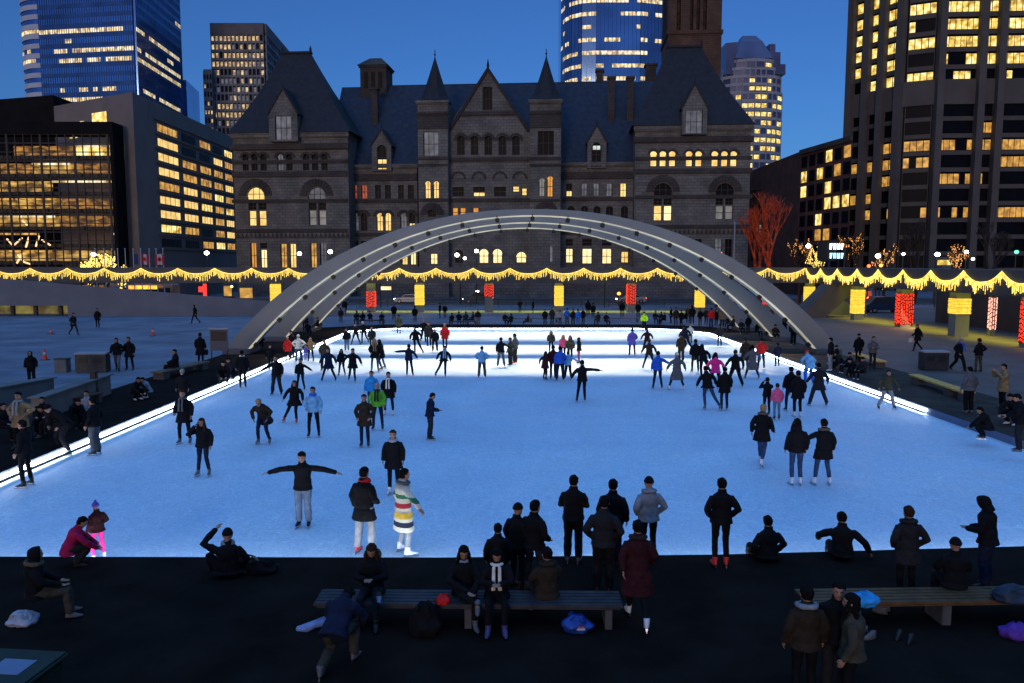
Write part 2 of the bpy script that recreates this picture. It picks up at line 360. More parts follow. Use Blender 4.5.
# ================================================================ arches
ARCH_GLOW = emit('arch_bounce_glow', (.80, .76, .56), .62, True, col2=(.50, .47, .36), scale=.5)
def arch(yc, label, lamps=True):
    xc = 1.4; Rb = 25.7; zc = 9.75-Rb
    rt = thing('freedom_arch', label, 'arch', (xc, yc, 0), 0, 'concrete arches spanning the rink')
    rt.name = 'concrete_arch'
    rs = []
    n = 72; amax = math.asin(20.35/Rb)
    for i in range(n+1):
        a = -amax+2*amax*i/n; r = abs(Rb*math.sin(a))
        th = .50+.85*(r/20)**1.4; wd = .55+.15*(r/20)
        c, s_ = math.sin(a), math.cos(a)
        inn = Vector((Rb*c, 0, zc+Rb*s_)); out = Vector(((Rb+th)*c, 0, zc+(Rb+th)*s_))
        b_ = .06
        P = lambda v, y: Vector((v.x, y, v.z))
        li = inn+(out-inn).normalized()*b_; lo = out-(out-inn).normalized()*b_
        rs.append([P(inn, -wd+b_), P(li, -wd), P(lo, -wd*.8), P(out, -wd*.8+b_), P(out, wd*.8-b_), P(lo, wd*.8), P(li, wd), P(inn, wd-b_)])
    mb = MB(); mb.rings(rs); mb.obj('span', archm, rt)
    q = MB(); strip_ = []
    for i in range(n+1):       # emissive strip added on the lower edge for light bounced off the ice
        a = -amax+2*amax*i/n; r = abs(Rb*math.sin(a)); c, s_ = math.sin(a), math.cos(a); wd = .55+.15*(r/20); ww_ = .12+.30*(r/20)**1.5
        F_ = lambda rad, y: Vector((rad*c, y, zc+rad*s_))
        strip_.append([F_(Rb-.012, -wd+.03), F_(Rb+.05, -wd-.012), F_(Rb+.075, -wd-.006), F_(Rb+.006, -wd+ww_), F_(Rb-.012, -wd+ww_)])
    q.rings(strip_); q.obj('edge_bounce_glow', ARCH_GLOW, rt)
    for sx in (-1, 1):
        m_ = MB(); m_.box(sx*20.4-.9, -1.3, DK, sx*20.4+.9, 1.3, DK+.35); m_.obj('footing', conc, rt, bevel=.05)
    proto = None
    for i in range(19):
        a = -amax*.93+2*amax*.93*i/18
        if proto is None:
            m_ = MB(); m_.box(-.14, -.13, -.12, .14, .13, .14); m_.box(-.03, -.03, .1, .03, .03, .32); m_.box(-.13, -.2, -.17, .13, -.15, .1)
            me_ = m_.mesh('floodlight', darkm, bevel=.02)
        o = link('floodlight', me_, rt); o.location = ((Rb-.16)*math.sin(a), -.58, zc+(Rb-.16)*math.cos(a)); o.rotation_euler = (0, a, 0)
    return rt, Rb, zc, amax
YA = (54.6, 63.6, 73.0)
bands = ((44.3, 54.2), (55.0, 63.2), (64.9, 76.0))
labs = ('pale concrete arch over the rink, the nearest and largest of three', 'middle one of the three concrete arches over the rink', 'farthest and smallest looking of the three concrete arches')
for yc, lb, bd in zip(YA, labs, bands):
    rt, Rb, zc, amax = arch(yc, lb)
    for i in range(9):
        x = -16+4*i; a = math.asin(x/Rb); z = zc+(Rb-.5)*math.cos(a)
        if z < 2.5: continue
        ld = bpy.data.lights.new('arch_lamp', 'SPOT'); lo = link('arch_lamp', ld, rt)
        y0 = -.75; ty = (bd[0]+bd[1])/2-yc; hy = (bd[1]-bd[0])/2
        d0 = math.atan2(bd[0]-yc-y0, z); d1 = math.atan2(bd[1]-yc-y0, z)
        half = (d1-d0)/2; mid = (d0+d1)/2
        ld.spot_size = 2*half; ld.spot_blend = .38; ld.color = (1.0, .87, .60); ld.shadow_soft_size = .12
        ld.energy = 4700*(z/9.5)**2*min(1.0, (half/.45)**-1*.9)
        lo.location = (x, y0, z)
        # default spot looks down -Z; tilt about X so that it looks toward +y for positive mid
        lo.rotation_euler = (mid, 0, 0); lo.scale = (min(2.6, 6.0/(z*math.tan(half)+.1)), 1, 1)
# ================================================================ elevated walkway, garlands, columns
WY0, WY1 = 100.0, 104.5; WX = 37.6
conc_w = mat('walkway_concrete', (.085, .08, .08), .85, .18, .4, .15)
wk = thing('elevated_walkway', 'long raised concrete walkway crossing behind the rink, hung with yellow lights', 'walkway', (0, WY0, 0))
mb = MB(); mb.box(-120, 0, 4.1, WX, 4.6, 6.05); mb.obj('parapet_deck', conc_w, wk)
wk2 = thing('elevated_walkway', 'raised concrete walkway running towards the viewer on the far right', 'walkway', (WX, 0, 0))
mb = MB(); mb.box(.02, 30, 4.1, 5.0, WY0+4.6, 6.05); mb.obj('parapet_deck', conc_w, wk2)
def garland(p, q, label, seed, sag=.62):
    rn = random.Random(seed); p = Vector(p); q = Vector(q); ln = (q-p).length
    m_ = MB(); k = int(ln/.135); t = (q-p).normalized()
    for i in range(k+1):
        s = i/k; z = 6.05-.12-sag*(1-(2*s-1)**2)*(1+.06*math.sin(9*s)); b_ = p+(q-p)*s
        h = rn.uniform(.30, 1.10)*(.8+.2*rn.random()); wv = rn.uniform(.022, .040)
        m_.tube([(b_.x, b_.y, z+.03), (b_.x+rn.uniform(-.03, .03), b_.y+rn.uniform(-.02, .02), z-h)], wv, 4, False)
        if i < k:
            s2 = (i+1)/k; z2 = 6.05-.12-sag*(1-(2*s2-1)**2); b2 = p+(q-p)*s2
            m_.tube([(b_.x, b_.y, z+.03), (b2.x, b2.y, z2+.03)], .04, 4, False)
    o = m_.obj('light_garland', GAR); tag(o, label, 'garland', 'swags of yellow lights along the walkway'); return o
ords = ['first', 'second', 'third', 'fourth', 'fifth', 'sixth', 'seventh', 'eighth', 'ninth', 'tenth', 'eleventh', 'twelfth', 'thirteenth', 'fourteenth', 'fifteenth', 'sixteenth', 'seventeenth', 'eighteenth', 'nineteenth', 'twentieth', 'twenty-first', 'twenty-second']
x0 = (-4-512)*WY0/F; st = 36.7*WY0/F; i = 0
while x0 < WX-1:
    x1 = min(x0+st, WX-.1)
    garland((x0, WY0-.12, 0), (x1, WY0-.12, 0), '%s swag of yellow lights on the far walkway, counted from the left' % ords[i], i, .72); x0 = x1; i += 1
ysc = [100, 95.3, 90.4, 85.2, 80.3, 75.2, 70.2, 65.1, 60, 55, 50]
for i in range(len(ysc)-1):
    garland((WX-.12, ysc[i], 0), (WX-.12, ysc[i+1], 0), '%s swag of yellow lights on the right walkway, counted from the far corner' % ords[i], 40+i, .95)
def wrapmat(name, c, c2, horiz):
    m, N, L, b = nt(name); b.inputs['Base Color'].default_value = (.1, .08, .05, 1); b.inputs['Emission Strength'].default_value = 2.0 if horiz else 1.5
    tc = N.new('ShaderNodeTexCoord'); wv = N.new('ShaderNodeTexWave'); wv.bands_direction = 'Z' if horiz else 'X'
    wv.inputs['Scale'].default_value = 3.2 if horiz else 2.0; wv.inputs['Distortion'].default_value = 2.5; wv.inputs['Detail'].default_value = 3; wv.inputs['Detail Scale'].default_value = 2.5
    L.new(tc.outputs['Object'], wv.inputs['Vector']); n = N.new('ShaderNodeTexNoise'); n.inputs['Scale'].default_value = 9; L.new(tc.outputs['Object'], n.inputs['Vector'])
    mu = N.new('ShaderNodeMath'); mu.operation = 'MULTIPLY'; L.new(wv.outputs['Fac'], mu.inputs[0]); L.new(n.outputs['Fac'], mu.inputs[1])
    r = N.new('ShaderNodeValToRGB'); r.color_ramp.elements[0].position = .06; r.color_ramp.elements[1].position = .42
    r.color_ramp.elements[0].color = list(c2)+[1]; r.color_ramp.elements[1].color = list(c)+[1]
    L.new(mu.outputs[0], r.inputs['Fac']); L.new(r.outputs['Color'], b.inputs['Emission Color']); m.cycles.emission_sampling = 'AUTO'; return m
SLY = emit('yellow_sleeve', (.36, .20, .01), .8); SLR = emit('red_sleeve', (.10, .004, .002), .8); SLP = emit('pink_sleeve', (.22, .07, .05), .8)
STY = emit('yellow_light_string', (1, .74, .08), 1.6, True, col2=(.70, .40, .03), scale=6); STR = emit('red_light_string', (1, .05, .02), 1.7, True); STP = emit('pink_light_string', (1, .50, .38), 1.7, True)
WRY = wrapmat('yellow_string_lights', (1, .74, .06), (.62, .36, .02), True)
WRR = wrapmat('red_string_lights', (1, .07, .02), (.28, .012, .005), False)
WRP = wrapmat('pink_string_lights', (1, .42, .30), (.4, .14, .10), False)
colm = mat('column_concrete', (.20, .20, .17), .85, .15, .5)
def column(x, y, w_, kind, z0, z1, label, top=4.1):
    t = thing('walkway_column', label, 'column', (x, y, DK), 0, 'columns wrapped in string lights')
    m_ = MB(); m_.box(-w_/2, -w_*.45, 0, w_/2, w_*.45, top-DK-.01); m_.obj('shaft', colm, t)
    m_ = MB(); e = .03; m_.box(-w_/2-e, -w_*.45-e, z0-DK, w_/2+e, w_*.45+e, z1-DK); wr = m_.obj('light_wrap', {'y': SLY, 'r': SLR, 'p': SLP}[kind], t)
    m_ = MB(); rn = random.Random(int(x*10+y)); a, b = z0-DK, z1-DK; H_, D_ = w_/2+.05, w_*.45+.05
    if kind == 'y':
        z = a+.04
        while z < b-.03:
            m_.box(-H_-rn.uniform(0, .04), -D_-rn.uniform(0, .03), z, H_+rn.uniform(0, .04), D_, z+.075); z += rn.uniform(.10, .135)
    else:
        for sx_, ax in ((0, 'f'), (-1, 's'), (1, 's')):
            s_ = -H_+.04
            while s_ < H_-.03:
                z = a+rn.uniform(0, .2)-(.12 if kind == 'p' else 0)
                while z < b:
                    l = rn.uniform(.12, .34); l = min(l, b-z)
                    if ax == 'f': m_.box(s_, -D_-.02, z, s_+.06, -D_+.01, z+l)
                    elif abs(s_) < D_: m_.box(sx_*H_-.01, s_, z, sx_*H_+.02, s_+.06, z+l)
                    z += l+rn.uniform(.06, .16)
                s_ += rn.uniform(.13, .20)
    m_.obj('light_string', {'y': STY, 'r': STR, 'p': STP}[kind], wr)
for px, kd, za, zb, lb in ((275.5, 'y', 1.2, 3.85, 'left one, beside the big arch leg'), (371, 'r', .9, 3.0, 'behind the left arch legs'), (419.5, 'y', 1.2, 3.75, 'behind the silver car'),
        (489, 'r', 2.3, 3.85, 'beside the dark off-road car'), (559, 'y', 1.1, 3.75, 'under the middle of the arches'), (631, 'r', 1.3, 3.85, 'in front of the pale taxi'), (700, 'y', .9, 3.4, 'behind the right arch legs'), (768, 'r', 1.2, 3.4, 'seen between right arch legs')):
    p = PY(px, 290, WY0+1.2)
    column(p.x, WY0+1.2, 1.0, kd, za, zb, '%s lit walkway column %s' % ({'y': 'yellow', 'r': 'red'}[kd], lb))
for y_, kd, za, zb, w_, lb in ((106-4.2, 'y', 1.3, 3.6, 1.0, 'yellow lit column at the corner of the walkways'), (87.5, 'y', .95, 3.6, 1.05, 'wide yellow lit column of the right walkway, beside a dark van'), (77, 'r', .55, 3.6, 1.2, 'wide red lit column on the right, strung top to bottom'),
        (67.5, 'y', 2.2, 3.55, 1.2, 'column with only its top wrapped in yellow lights'), (58, 'r', .6, 3.9, 1.1, 'red lit column cut by the right picture edge')):
    column(WX+1.1, y_, w_, kd, za, zb, lb)
column(WX+4.2, 67.9, .42, 'p', .9, 3.6, 'narrow pale pink lit column at the back of the right underpass')
uw = tag((lambda m_: (m_.box(WX+8, 58, DK, WX+8.5, 84, 4.0), m_)[1])(MB()).obj('underpass_wall', conc_w), 'dark concrete wall at the back of the right underpass', 'wall')
# ramp on the left
rm = thing('ramp', 'long solid grey ramp wall sloping down to the right under the left swags', 'ramp', (0, 0, 0))
ya = 93.0
tl = PY(-160, 262, ya); a0 = PY(0, 278.5, ya); a1 = PY(256, 300.5, ya); a2 = PY(345, 311, ya)
rampm = mat('ramp_concrete', (.14, .145, .16), .85, .12, .4, .1)
o0 = PY(68, 316, ya).x; o1 = PY(-30, 316, ya).x
mb = MB(); zt = lambda x: a0.z+(a1.z-a0.z)*(x-a0.x)/(a1.x-a0.x)
mb.slab([(o0, DK), (a2.x, DK), (a2.x, max(zt(a2.x), .8)), (o0, zt(o0))], ya, ya+.4)
mb.slab([(o0, 1.55), (o0, zt(o0)), (-75, zt(-75)), (-75, 1.55)], ya, ya+.4)
mb.slab([(-75, DK), (-75, 1.55), (o1, 1.55), (o1-3, DK)], ya, ya+.4)
mb.obj('parapet', rampm, rm)
mb = MB(); mb.slab([(-75, zt(-75)-1.1), (a2.x, max(zt(a2.x)-1.1, DK+.02)), (a2.x, DK), (a2.x-1, DK), (-75, zt(-75)-1.4)], ya+.42, ya+4); mb.obj('ramp_deck', rampm, rm)
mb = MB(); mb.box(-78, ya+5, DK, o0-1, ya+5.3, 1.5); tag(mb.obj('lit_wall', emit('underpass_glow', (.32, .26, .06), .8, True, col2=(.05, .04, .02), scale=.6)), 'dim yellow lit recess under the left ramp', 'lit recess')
for xx in (12, 35, 60):
    p = PY(xx, 311, ya+2); m_ = MB(); m_.box(p.x-.2, ya+2, DK, p.x+.2, ya+2.4, 2.0); tag(m_.obj('concrete_post', conc_w), {12: 'thick dark post in the lit recess, nearest the picture edge', 35: 'dark post in the middle of the lit recess', 60: 'dark post at the right end of the lit recess'}[xx], 'post')
# slanted stair support under the walkway corner on the right
st_ = thing('stair_flight', 'heavy slanted concrete stair under the walkway corner, lit yellow', 'stairs', (0, 0, 0))
p0 = PY(795, 318, 92); p1 = PY(846, 288, 92)
mb = MB(); mb.slab([(p0.x, DK), (p0.x+3.2, DK), (p1.x+1.4, 4.1), (p1.x-2.2, 4.1)], 91, 94); mb.obj('flight', conc_w, st_)
mb = MB(); q0 = PY(815, 320, 95); q1 = PY(852, 320, 95); mb.slab([(q0.x, DK), (q1.x, DK), (q1.x-.6, 1.9), (q0.x+2.6, 2.2)], 95, 95.6); mb.obj('cheek_wall', colm, st_)
# area lamps added under the walkway for the yellow wash of wraps and garlands
for (x, y, sx, sy, e) in ((-8, 102, 62, 3, 1900), (WX+2, 78, 3.2, 48, 1400)):
    ld = bpy.data.lights.new('wrap_wash_fill', 'AREA'); ld.shape = 'RECTANGLE'; ld.size = sx; ld.size_y = sy; ld.energy = e; ld.color = (.92, .95, .10); ld.spread = math.radians(85)
    lo = link('wrap_wash_fill', ld); lo.location = (x, y, 4.05)
ld = bpy.data.lights.new('plaza_warm_fill', 'AREA'); ld.shape = 'RECTANGLE'; ld.size = 50; ld.size_y = .4; ld.energy = 750; ld.color = (1, .62, .38)  # unseen fill lamp added to warm the right plaza
lo = link('plaza_warm_fill', ld); lo.location = (WX-.3, 76, 3.9); lo.rotation_euler = (0, math.radians(-62), math.radians(0)); lo.rotation_euler = (Matrix.Rotation(math.radians(0), 3, 'Z') @ Vector((-1, 0, -.55)).to_track_quat('-Z', 'X').to_matrix()).to_euler()
# railing behind
def railing(x0, x1, y, label, h=1.1, step=.35):
    t = thing('railing', label, 'railing', (0, y, DK))
    m_ = MB(); m_.box(x0, -.03, h-.05, x1, .03, h); m_.box(x0, -.02, .12, x1, .02, .16); m_.box(x0, -.02, h*.55, x1, .02, h*.55+.03)
    x = x0
    while x <= x1: m_.box(x-.012, -.012, .1, x+.012, .012, h); x += step
    m_.obj('bars', railm, t)
    x = x0; me_ = (lambda q: (q.box(-.04, -.04, 0, .04, .04, h+.05), q)[1])(MB()).mesh('post', railm)
    while x <= x1: o = link('post', me_, t); o.location = (x, 0, 0); x += 4
railing(-22, 34, 113, 'dark metal railing along the street behind the lit columns')
# ================================================================ Old stone hall
PHI = 4.7*PI/180; HO = Vector((0, 145.5, DK))
HALL = thing('stone_hall', 'huge dark stone hall with steep slate roofs, twin spires and a clock tower', 'building', HO, -PHI)
tx = Vector((math.cos(PHI), -math.sin(PHI), 0)); ny = Vector((math.sin(PHI), math.cos(PHI), 0))
def LP(px, py, d=0.):
    r = ray(px, py); c = Vector((0, 0, CH)); t = ((HO+ny*d)-c).dot(ny)/r.dot(ny); p = c+r*t-HO
    return (p.dot(tx), p.z)
def loop_rect(x0, x1, y0, y1, d, arch):
    u0, zt_ = LP(x0, y0, d); u1, zb = LP(x1, y1, d); 
    if arch:
        r = (u1-u0)/2; zc_ = zt_-r; c = (u0+u1)/2
        return [(u0, zb), (u1, zb)]+[(c+r*math.cos(a*PI/8), zc_+r*math.sin(a*PI/8)) for a in range(0, 9)], (u0, u1, zb, zt_)
    return [(u0, zb), (u1, zb), (u1, zt_), (u0, zt_)], (u0, u1, zb, zt_)
WS = {'k': glassdark, 'y': L_yel, 'p': L_pale, 'o': L_orange, 'r': L_red, 'd': L_dim, 'b': L_blind, 'c': L_cool, 'a': L_amber}
def wall(name, outline, wins, d, thick, m):
    if len(outline) == 4: return wall_grid(name, outline, wins, d, thick, m)
    bm = bmesh.new(); es = []; loops = []
    for w_ in wins:
        lp, ext = loop_rect(w_[0], w_[1], w_[2], w_[3], d, w_[5]); loops.append(lp)
        window(lp, ext, d, w_)
    for lp in [outline]+loops:
        v = [bm.verts.new((u, d, z)) for u, z in lp]
        es += [bm.edges.new((v[i], v[(i+1) % len(v)])) for i in range(len(v))]
    bmesh.ops.triangle_fill(bm, edges=es, use_beauty=True, normal=(0, -1, 0))
    for lp, dp in [(outline, thick)]+[(l, .55) for l in loops]:
        k = len(lp); a = [bm.verts.new((u, d, z)) for u, z in lp]; b = [bm.verts.new((u, d+dp, z)) for u, z in lp]
        for i in range(k): bm.faces.new((a[i], a[(i+1) % k], b[(i+1) % k], b[i]))
    me = bpy.data.meshes.new(name); bm.to_mesh(me); bm.free(); me.materials.append(m); return link(name, me, HALL)
def wall_grid(name, outline, wins, d, thick, m):
    q = MB(); X0, X1 = outline[0][0], outline[1][0]; Z0, Z1 = outline[0][1], outline[2][1]; bb = []
    for w_ in wins:
        lp, ext = loop_rect(w_[0], w_[1], w_[2], w_[3], d, w_[5]); window(lp, ext, d, w_); bb.append(ext); k = len(lp)
        for i in range(k):
            a, b = lp[i], lp[(i+1) % k]; q.poly([(a[0], d, a[1]), (b[0], d, b[1]), (b[0], d+.55, b[1]), (a[0], d+.55, a[1])])
        if w_[5]:
            arc = lp[2:]; u0, u1, zb, zt_ = ext; n = len(arc); mid = n//2
            for i in range(n-1):
                cx = u1 if i < mid else u0
                q.poly([(arc[i][0], d, arc[i][1]), (cx, d, zt_), (arc[i+1][0], d, arc[i+1][1])])
    xs = sorted({X0, X1}|{v for e in bb for v in e[:2]}); 
    for i in range(len(xs)-1):
        a, b = xs[i], xs[i+1]
        if b-a < 1e-5: continue
        c = (a+b)/2; iv = sorted((e[2], e[3]) for e in bb if e[0] < c < e[1]); z = Z0
        for lo, hi in iv+[(Z1, Z1)]:
            if lo > z+1e-5: q.poly([(a, d, z), (b, d, z), (b, d, lo), (a, d, lo)])
            z = max(z, hi)
    for a, b in ((0, 1), (1, 2), (2, 3), (3, 0)):
        A, B = outline[a], outline[b]; q.poly([(A[0], d, A[1]), (B[0], d, B[1]), (B[0], d+thick, B[1]), (A[0], d+thick, A[1])])
    return q.obj(name, m, HALL)
def window(lp, ext, d, w_):
    u0, u1, zb, zt_ = ext; fr = MB(); t = min(.13, (u1-u0)*.12); y = d+.38; W_ = u1-u0; H_ = zt_-zb
    nm = w_[6] if len(w_) > 6 else 1           # mullions
    fr.box(u0, y, zb, u0+t, y+.1, zt_-(W_/2 if w_[5] else 0)); fr.box(u1-t, y, zb, u1, y+.1, zt_-(W_/2 if w_[5] else 0)); fr.box(u0+t, y, zb, u1-t, y+.1, zb+t)
    fr.box(u0+t, y+.01, zb+H_*.5, u1-t, y+.09, zb+H_*.5+t*.8)
    for k in range(nm):
        c = u0+W_*(k+1)/(nm+1); fr.box(c-t*.35, y+.02, zb+t, c+t*.35, y+.08, zt_-t*.5)
    o = fr.obj('window', frame, HALL)
    pn = MB(); pn.slab(lp, d+.50, d+.53); st = w_[4]
    if st == 'h':                               # lower half lit
        pn2 = MB(); pn.obj('pane', glassdark, o); pn2.box(u0+t, d+.47, zb+t, u1-t, d+.49, zb+H_*.42); pn2.obj('lit_pane', L_yel, o)
    elif st == 't':                             # lunette lit
        pn.obj('pane', glassdark, o); pn2 = MB(); pn2.box(u0+t*2, d+.47, zb+H_*.72, u1-t*2, d+.49, zb+H_*.88); pn2.obj('lit_pane', L_cool, o)
    else: pn.obj('pane', WS[st], o)
def arcring(name, cx_, cy_, ri, ro, d, m, proud=.18, n=14, legs=0):
    c, zc_ = LP(cx_, cy_, d); r1 = LP(cx_+ri, cy_, d)[0]-c; r2 = LP(cx_+ro, cy_, d)[0]-c
    pts = [(c+r2*math.cos(PI*a/n), zc_+r2*math.sin(PI*a/n)) for a in range(n+1)]+[(c+r1*math.cos(PI*a/n), zc_+r1*math.sin(PI*a/n)) for a in range(n, -1, -1)]
    m_ = MB()
    for i in range(n):     # separate voussoirs
        a0, a1 = PI*i/n+.012, PI*(i+1)/n-.012; dd = proud*(1 if i % 2 else .8)
        m_.slab([(c+r2*math.cos(a0), zc_+r2*math.sin(a0)), (c+r2*math.cos(a1), zc_+r2*math.sin(a1)), (c+r1*math.cos(a1), zc_+r1*math.sin(a1)), (c+r1*math.cos(a0), zc_+r1*math.sin(a0))], d-dd, d-.004)
    return m_.obj(name, m, HALL)
def band(x0, x1, y0, y1, d, m=stone2, proud=.25, name='string_course'):
    u0, z1 = LP(x0, y0, d); u1, z0 = LP(x1, y1, d)
    m_ = MB(); m_.box(u0-proud*.6, d-proud, z0, u1+proud*.6, d+.2, z1); m_.box(u0-proud*.4, d-proud*.6, z0-.18, u1+proud*.4, d+.2, z0)
    return m_.obj(name, m, HALL)
def rect(x0, x1, y0, d):
    u0, z1 = LP(x0, y0, d); u1 = LP(x1, y0, d)[0]; return [(u0, 0), (u1, 0), (u1, z1), (u0, z1)]
def pavilion(x0, x1, ytop, wins, arches, dy, eave, ridge, dorm, dl):
    wall('wall', rect(x0, x1, ytop, 0), wins, 0, 14, stone)
    u0, z1 = LP(x0, ytop, 0); u1 = LP(x1, ytop, 0)[0]
    for (a, b, m, pr, nmn) in ((ytop, ytop+3.5, stone, .5, 'cornice'), (ytop+12, ytop+15.5, stone2, .55, 'cornice')): band(x0, x1, a+dy*0, b, 0, m, pr, nmn)
    for (a, b) in arches['bands']: band(x0, x1, a, b, 0, stone2, .16)
    for (cx_, cy_, ri, ro) in arches['rings']: arcring('arch_surround', cx_, cy_, ri, ro, 0, stone2, .28)
    for (cx_, cy_, ri, ro) in arches['hoods']: arcring('hood_mould', cx_, cy_, ri, ro, 0, stone2, .14, 8)
    fx, fz = LP(x0, arches['frieze'], 0); m_ = MB(); hh = LP(x0, arches['frieze'], 0)[1]-LP(x0, arches['frieze']+5, 0)[1]
    k = 26; wdt = (u1-u0)/k
    for i in range(k): m_.slab([(u0+i*wdt+.05, fz-hh), (u0+(i+1)*wdt-.05, fz-hh), (u0+(i+.5)*wdt, fz)], -.14, -.003)
    m_.obj('carved_frieze', stone2, HALL)
    # roof: steep concave hip
    eu0, ez = LP(eave[0], eave[2], -.8); eu1 = LP(eave[1], eave[2], -.8)[0]
    ru0, rz = LP(ridge[0], ridge[2], 6); ru1 = LP(ridge[1], ridge[2], 6)[0]
    rs = []
    for t in (0, .06, .2, .4, .6, .8, 1):
        s = t+.10*math.sin(PI*t)*.6; 
        a, b = eu0+(ru0-eu0)*s, eu1+(ru1-eu1)*s; f, g_ = -.8+(6.5+.8)*s, 14.5+(7.5-14.5)*s; z = ez+(rz-ez)*t
        rs.append([(a, f, z), (b, f, z), (b, g_, z), (a, g_, z)])
    m_ = MB(); m_.rings(rs); rf = m_.obj('roof', slate2, HALL)
    m_ = MB(); m_.box(ru0-.2, 6.3, rz, ru1+.2, 7.6, rz+.35)
    for u in (ru0, ru1): m_.tube([(u, 6.9, rz+.3), (u, 6.9, rz+1.0), (u, 6.9, rz+1.5)], [.28, .2, .05], 6)
    m_.obj('roof_cresting', slate2, rf)
    dormer(*dorm, dl)
def dormer(x0, x1, yap, ysh, ybot, win, d):
    u0, zs = LP(x0, ysh, d); u1 = LP(x1, ysh, d)[0]; ua, za = LP((x0+x1)/2, yap, d); zb = LP(x0, ybot, d)[1]
    wall('dormer', [(u0, zb), (u1, zb), (u1, zs), (u1-(u1-u0)*.04, zs), (ua, za), (u0+(u1-u0)*.04, zs), (u0, zs)], win, d, 3.5, stone)
    m_ = MB()
    m_.slab([(u0-.35, zs-.2), (ua, za+.25), (u1+.35, zs-.2), (u1+.1, zs-.35), (ua, za-.25), (u0-.1, zs-.35)], d-.25, d+4.2); m_.tube([(ua, d, za), (ua, d, za+.9)], [.2, .06], 6)
    m_.obj('dormer_roof', slate2, HALL)
# windows: (x0,x1,ytop,ybottom,state,arched,mullions)
W7 = 3.3
lw = [(c-W7, c+W7, 154, 170.6, 'k' if i not in (3,) else 'd', True) for i, c in enumerate((245.6, 254.4, 263.5, 280, 289.3, 306, 315, 324.5))]
lw += [(246.5, 264.5, 187.5, 201, 'y', True, 2), (307.6, 325.6, 187.5, 201, 'd', True, 2)]
lw += [(248.3, 256.5, 203, 210, 'k', False), (258.2, 266.5, 203, 210, 'k', False), (308.6, 316.6, 203, 210, 'k', False), (318.2, 326.2, 203, 210, 'k', False)]
lw += [(248.3, 256.5, 211, 226, 'y', False, 0), (258.2, 266.5, 211, 226, 'y', False, 0), (308.6, 316.6, 210.5, 225.5, 'b', False, 0), (318.2, 326.2, 210.5, 225.5, 'b', False, 0)]
lw += [(250, 256.8, 243, 268, 'o', False), (260, 267.2, 250, 268, 'p', False), (260, 267.2, 243, 248.5, 'k', False, 0), (280, 287.2, 244, 268, 'a', False), (289.2, 296.4, 244, 268, 'y', False), (310, 317, 243, 268, 'a', False), (319.6, 326.6, 243, 268, 'd', False)]
pavilion(232.5, 347.5, 133, lw, dict(bands=[(160.5, 162.2), (172, 175.8), (199.5, 201.5), (208.2, 209.8), (229, 232)][:3]+[(229, 231.5)], rings=[(255.6, 196, 9.6, 16.5), (316.6, 196, 9.6, 16.5)],
    hoods=[(245.6, 158, 3.8, 6), (254.4, 158, 3.8, 6), (263.5, 158, 3.8, 6), (280, 158, 3.8, 6), (289.3, 158, 3.8, 6), (306, 158, 3.8, 6), (315, 158, 3.8, 6), (324.5, 158, 3.8, 6)], frieze=233), 0,
    (227.5, 351, 133), (281, 309, 53), (268.5, 297, 88, 113, 141.5, [(274.5, 291.5, 116, 140, 'd', False, 2)]), -1.35)
rw = [(c-3.4, c+3.4, 151, 166.5, 'y', True, 0) for c in (653.6, 662.9, 672.3, 689.2, 698.7, 715, 724.6, 733.8)]
rw += [(654, 672, 183, 197, 'k', True, 2), (716, 734, 183, 197, 'k', True, 2)]
rw += [(653.6, 661.8, 198.5, 205, 'k', False), (663.6, 671.8, 198.5, 205, 'k', False), (715.6, 723.4, 198.5, 205, 'k', False), (725.2, 733, 198.5, 205, 'k', False)]
rw += [(653.6, 661.8, 206, 220.8, 'y', False, 0), (663.6, 671.8, 206, 220.8, 'p', False, 0), (715.6, 723.4, 206, 219.5, 'b', False, 0), (725.2, 733, 206, 219.5, 'b', False, 0)]
rw += [(654, 661.6, 239, 262, 'k', False), (664, 671.6, 239, 262, 'k', False), (685, 692, 239, 262, 'k', False), (694.5, 701.5, 239, 262, 'k', False), (715, 722, 239, 257, 'd', False), (725, 732, 239, 257, 'k', False)]
pavilion(635.5, 751.5, 125.5, rw, dict(bands=[(157, 158.5), (169, 172.5), (195.5, 197.5), (225, 227.5)], rings=[(663, 191.8, 9.8, 16.8), (725, 191.8, 9.8, 16.8)],
    hoods=[(c, 155, 3.9, 6.2) for c in (653.6, 662.9, 672.3, 689.2, 698.7, 715, 724.6, 733.8)], frieze=229), 0,
    (631.5, 755.5, 125.5), (668, 702, 47), (682.5, 707.5, 83, 107.5, 134.5, [(685.5, 702.5, 110, 133.5, 'd', False, 2)]), -1.35)
# wings
DW = 4.0
ww = [(351, 357.3, 185, 199, 'r', False), (361, 367.3, 185, 199, 'r', False), (375, 381, 185, 199, 'k', False), (385, 391, 185, 199, 'k', False), (398, 404, 185, 199, 'k', False), (408, 414, 185, 199, 'k', False)]
ww += [(c-3.4, c+3.4, 213, 231, s, True) for c, s in ((355.5, 'd'), (364, 'k'), (379.7, 'y'), (387.8, 'y'), (403.5, 'd'), (412, 'h'))]
ww += [(c-3.2, c+3.2, 241, 265, s, False) for c, s in ((355.5, 'k'), (364, 'k'), (380, 'k'), (388, 'k'), (404.5, 'y'), (413, 'p'))]
wall('wall', rect(347.8, 417, 165.5, DW), ww, DW, 10, stone)
ww = [(566, 572.2, 183.5, 196.5, 'h', False), (581, 587.3, 183.5, 196.5, 'd', False), (593, 599.3, 183.5, 196.5, 'd', False), (606, 612.2, 183.5, 196.5, 'd', False), (620, 626.5, 183.5, 197, 'y', False)]
ww += [(c-3.6, c+3.6, 206, 224, 'k', True) for c in (571, 584.5, 597, 609.5, 624.5)]
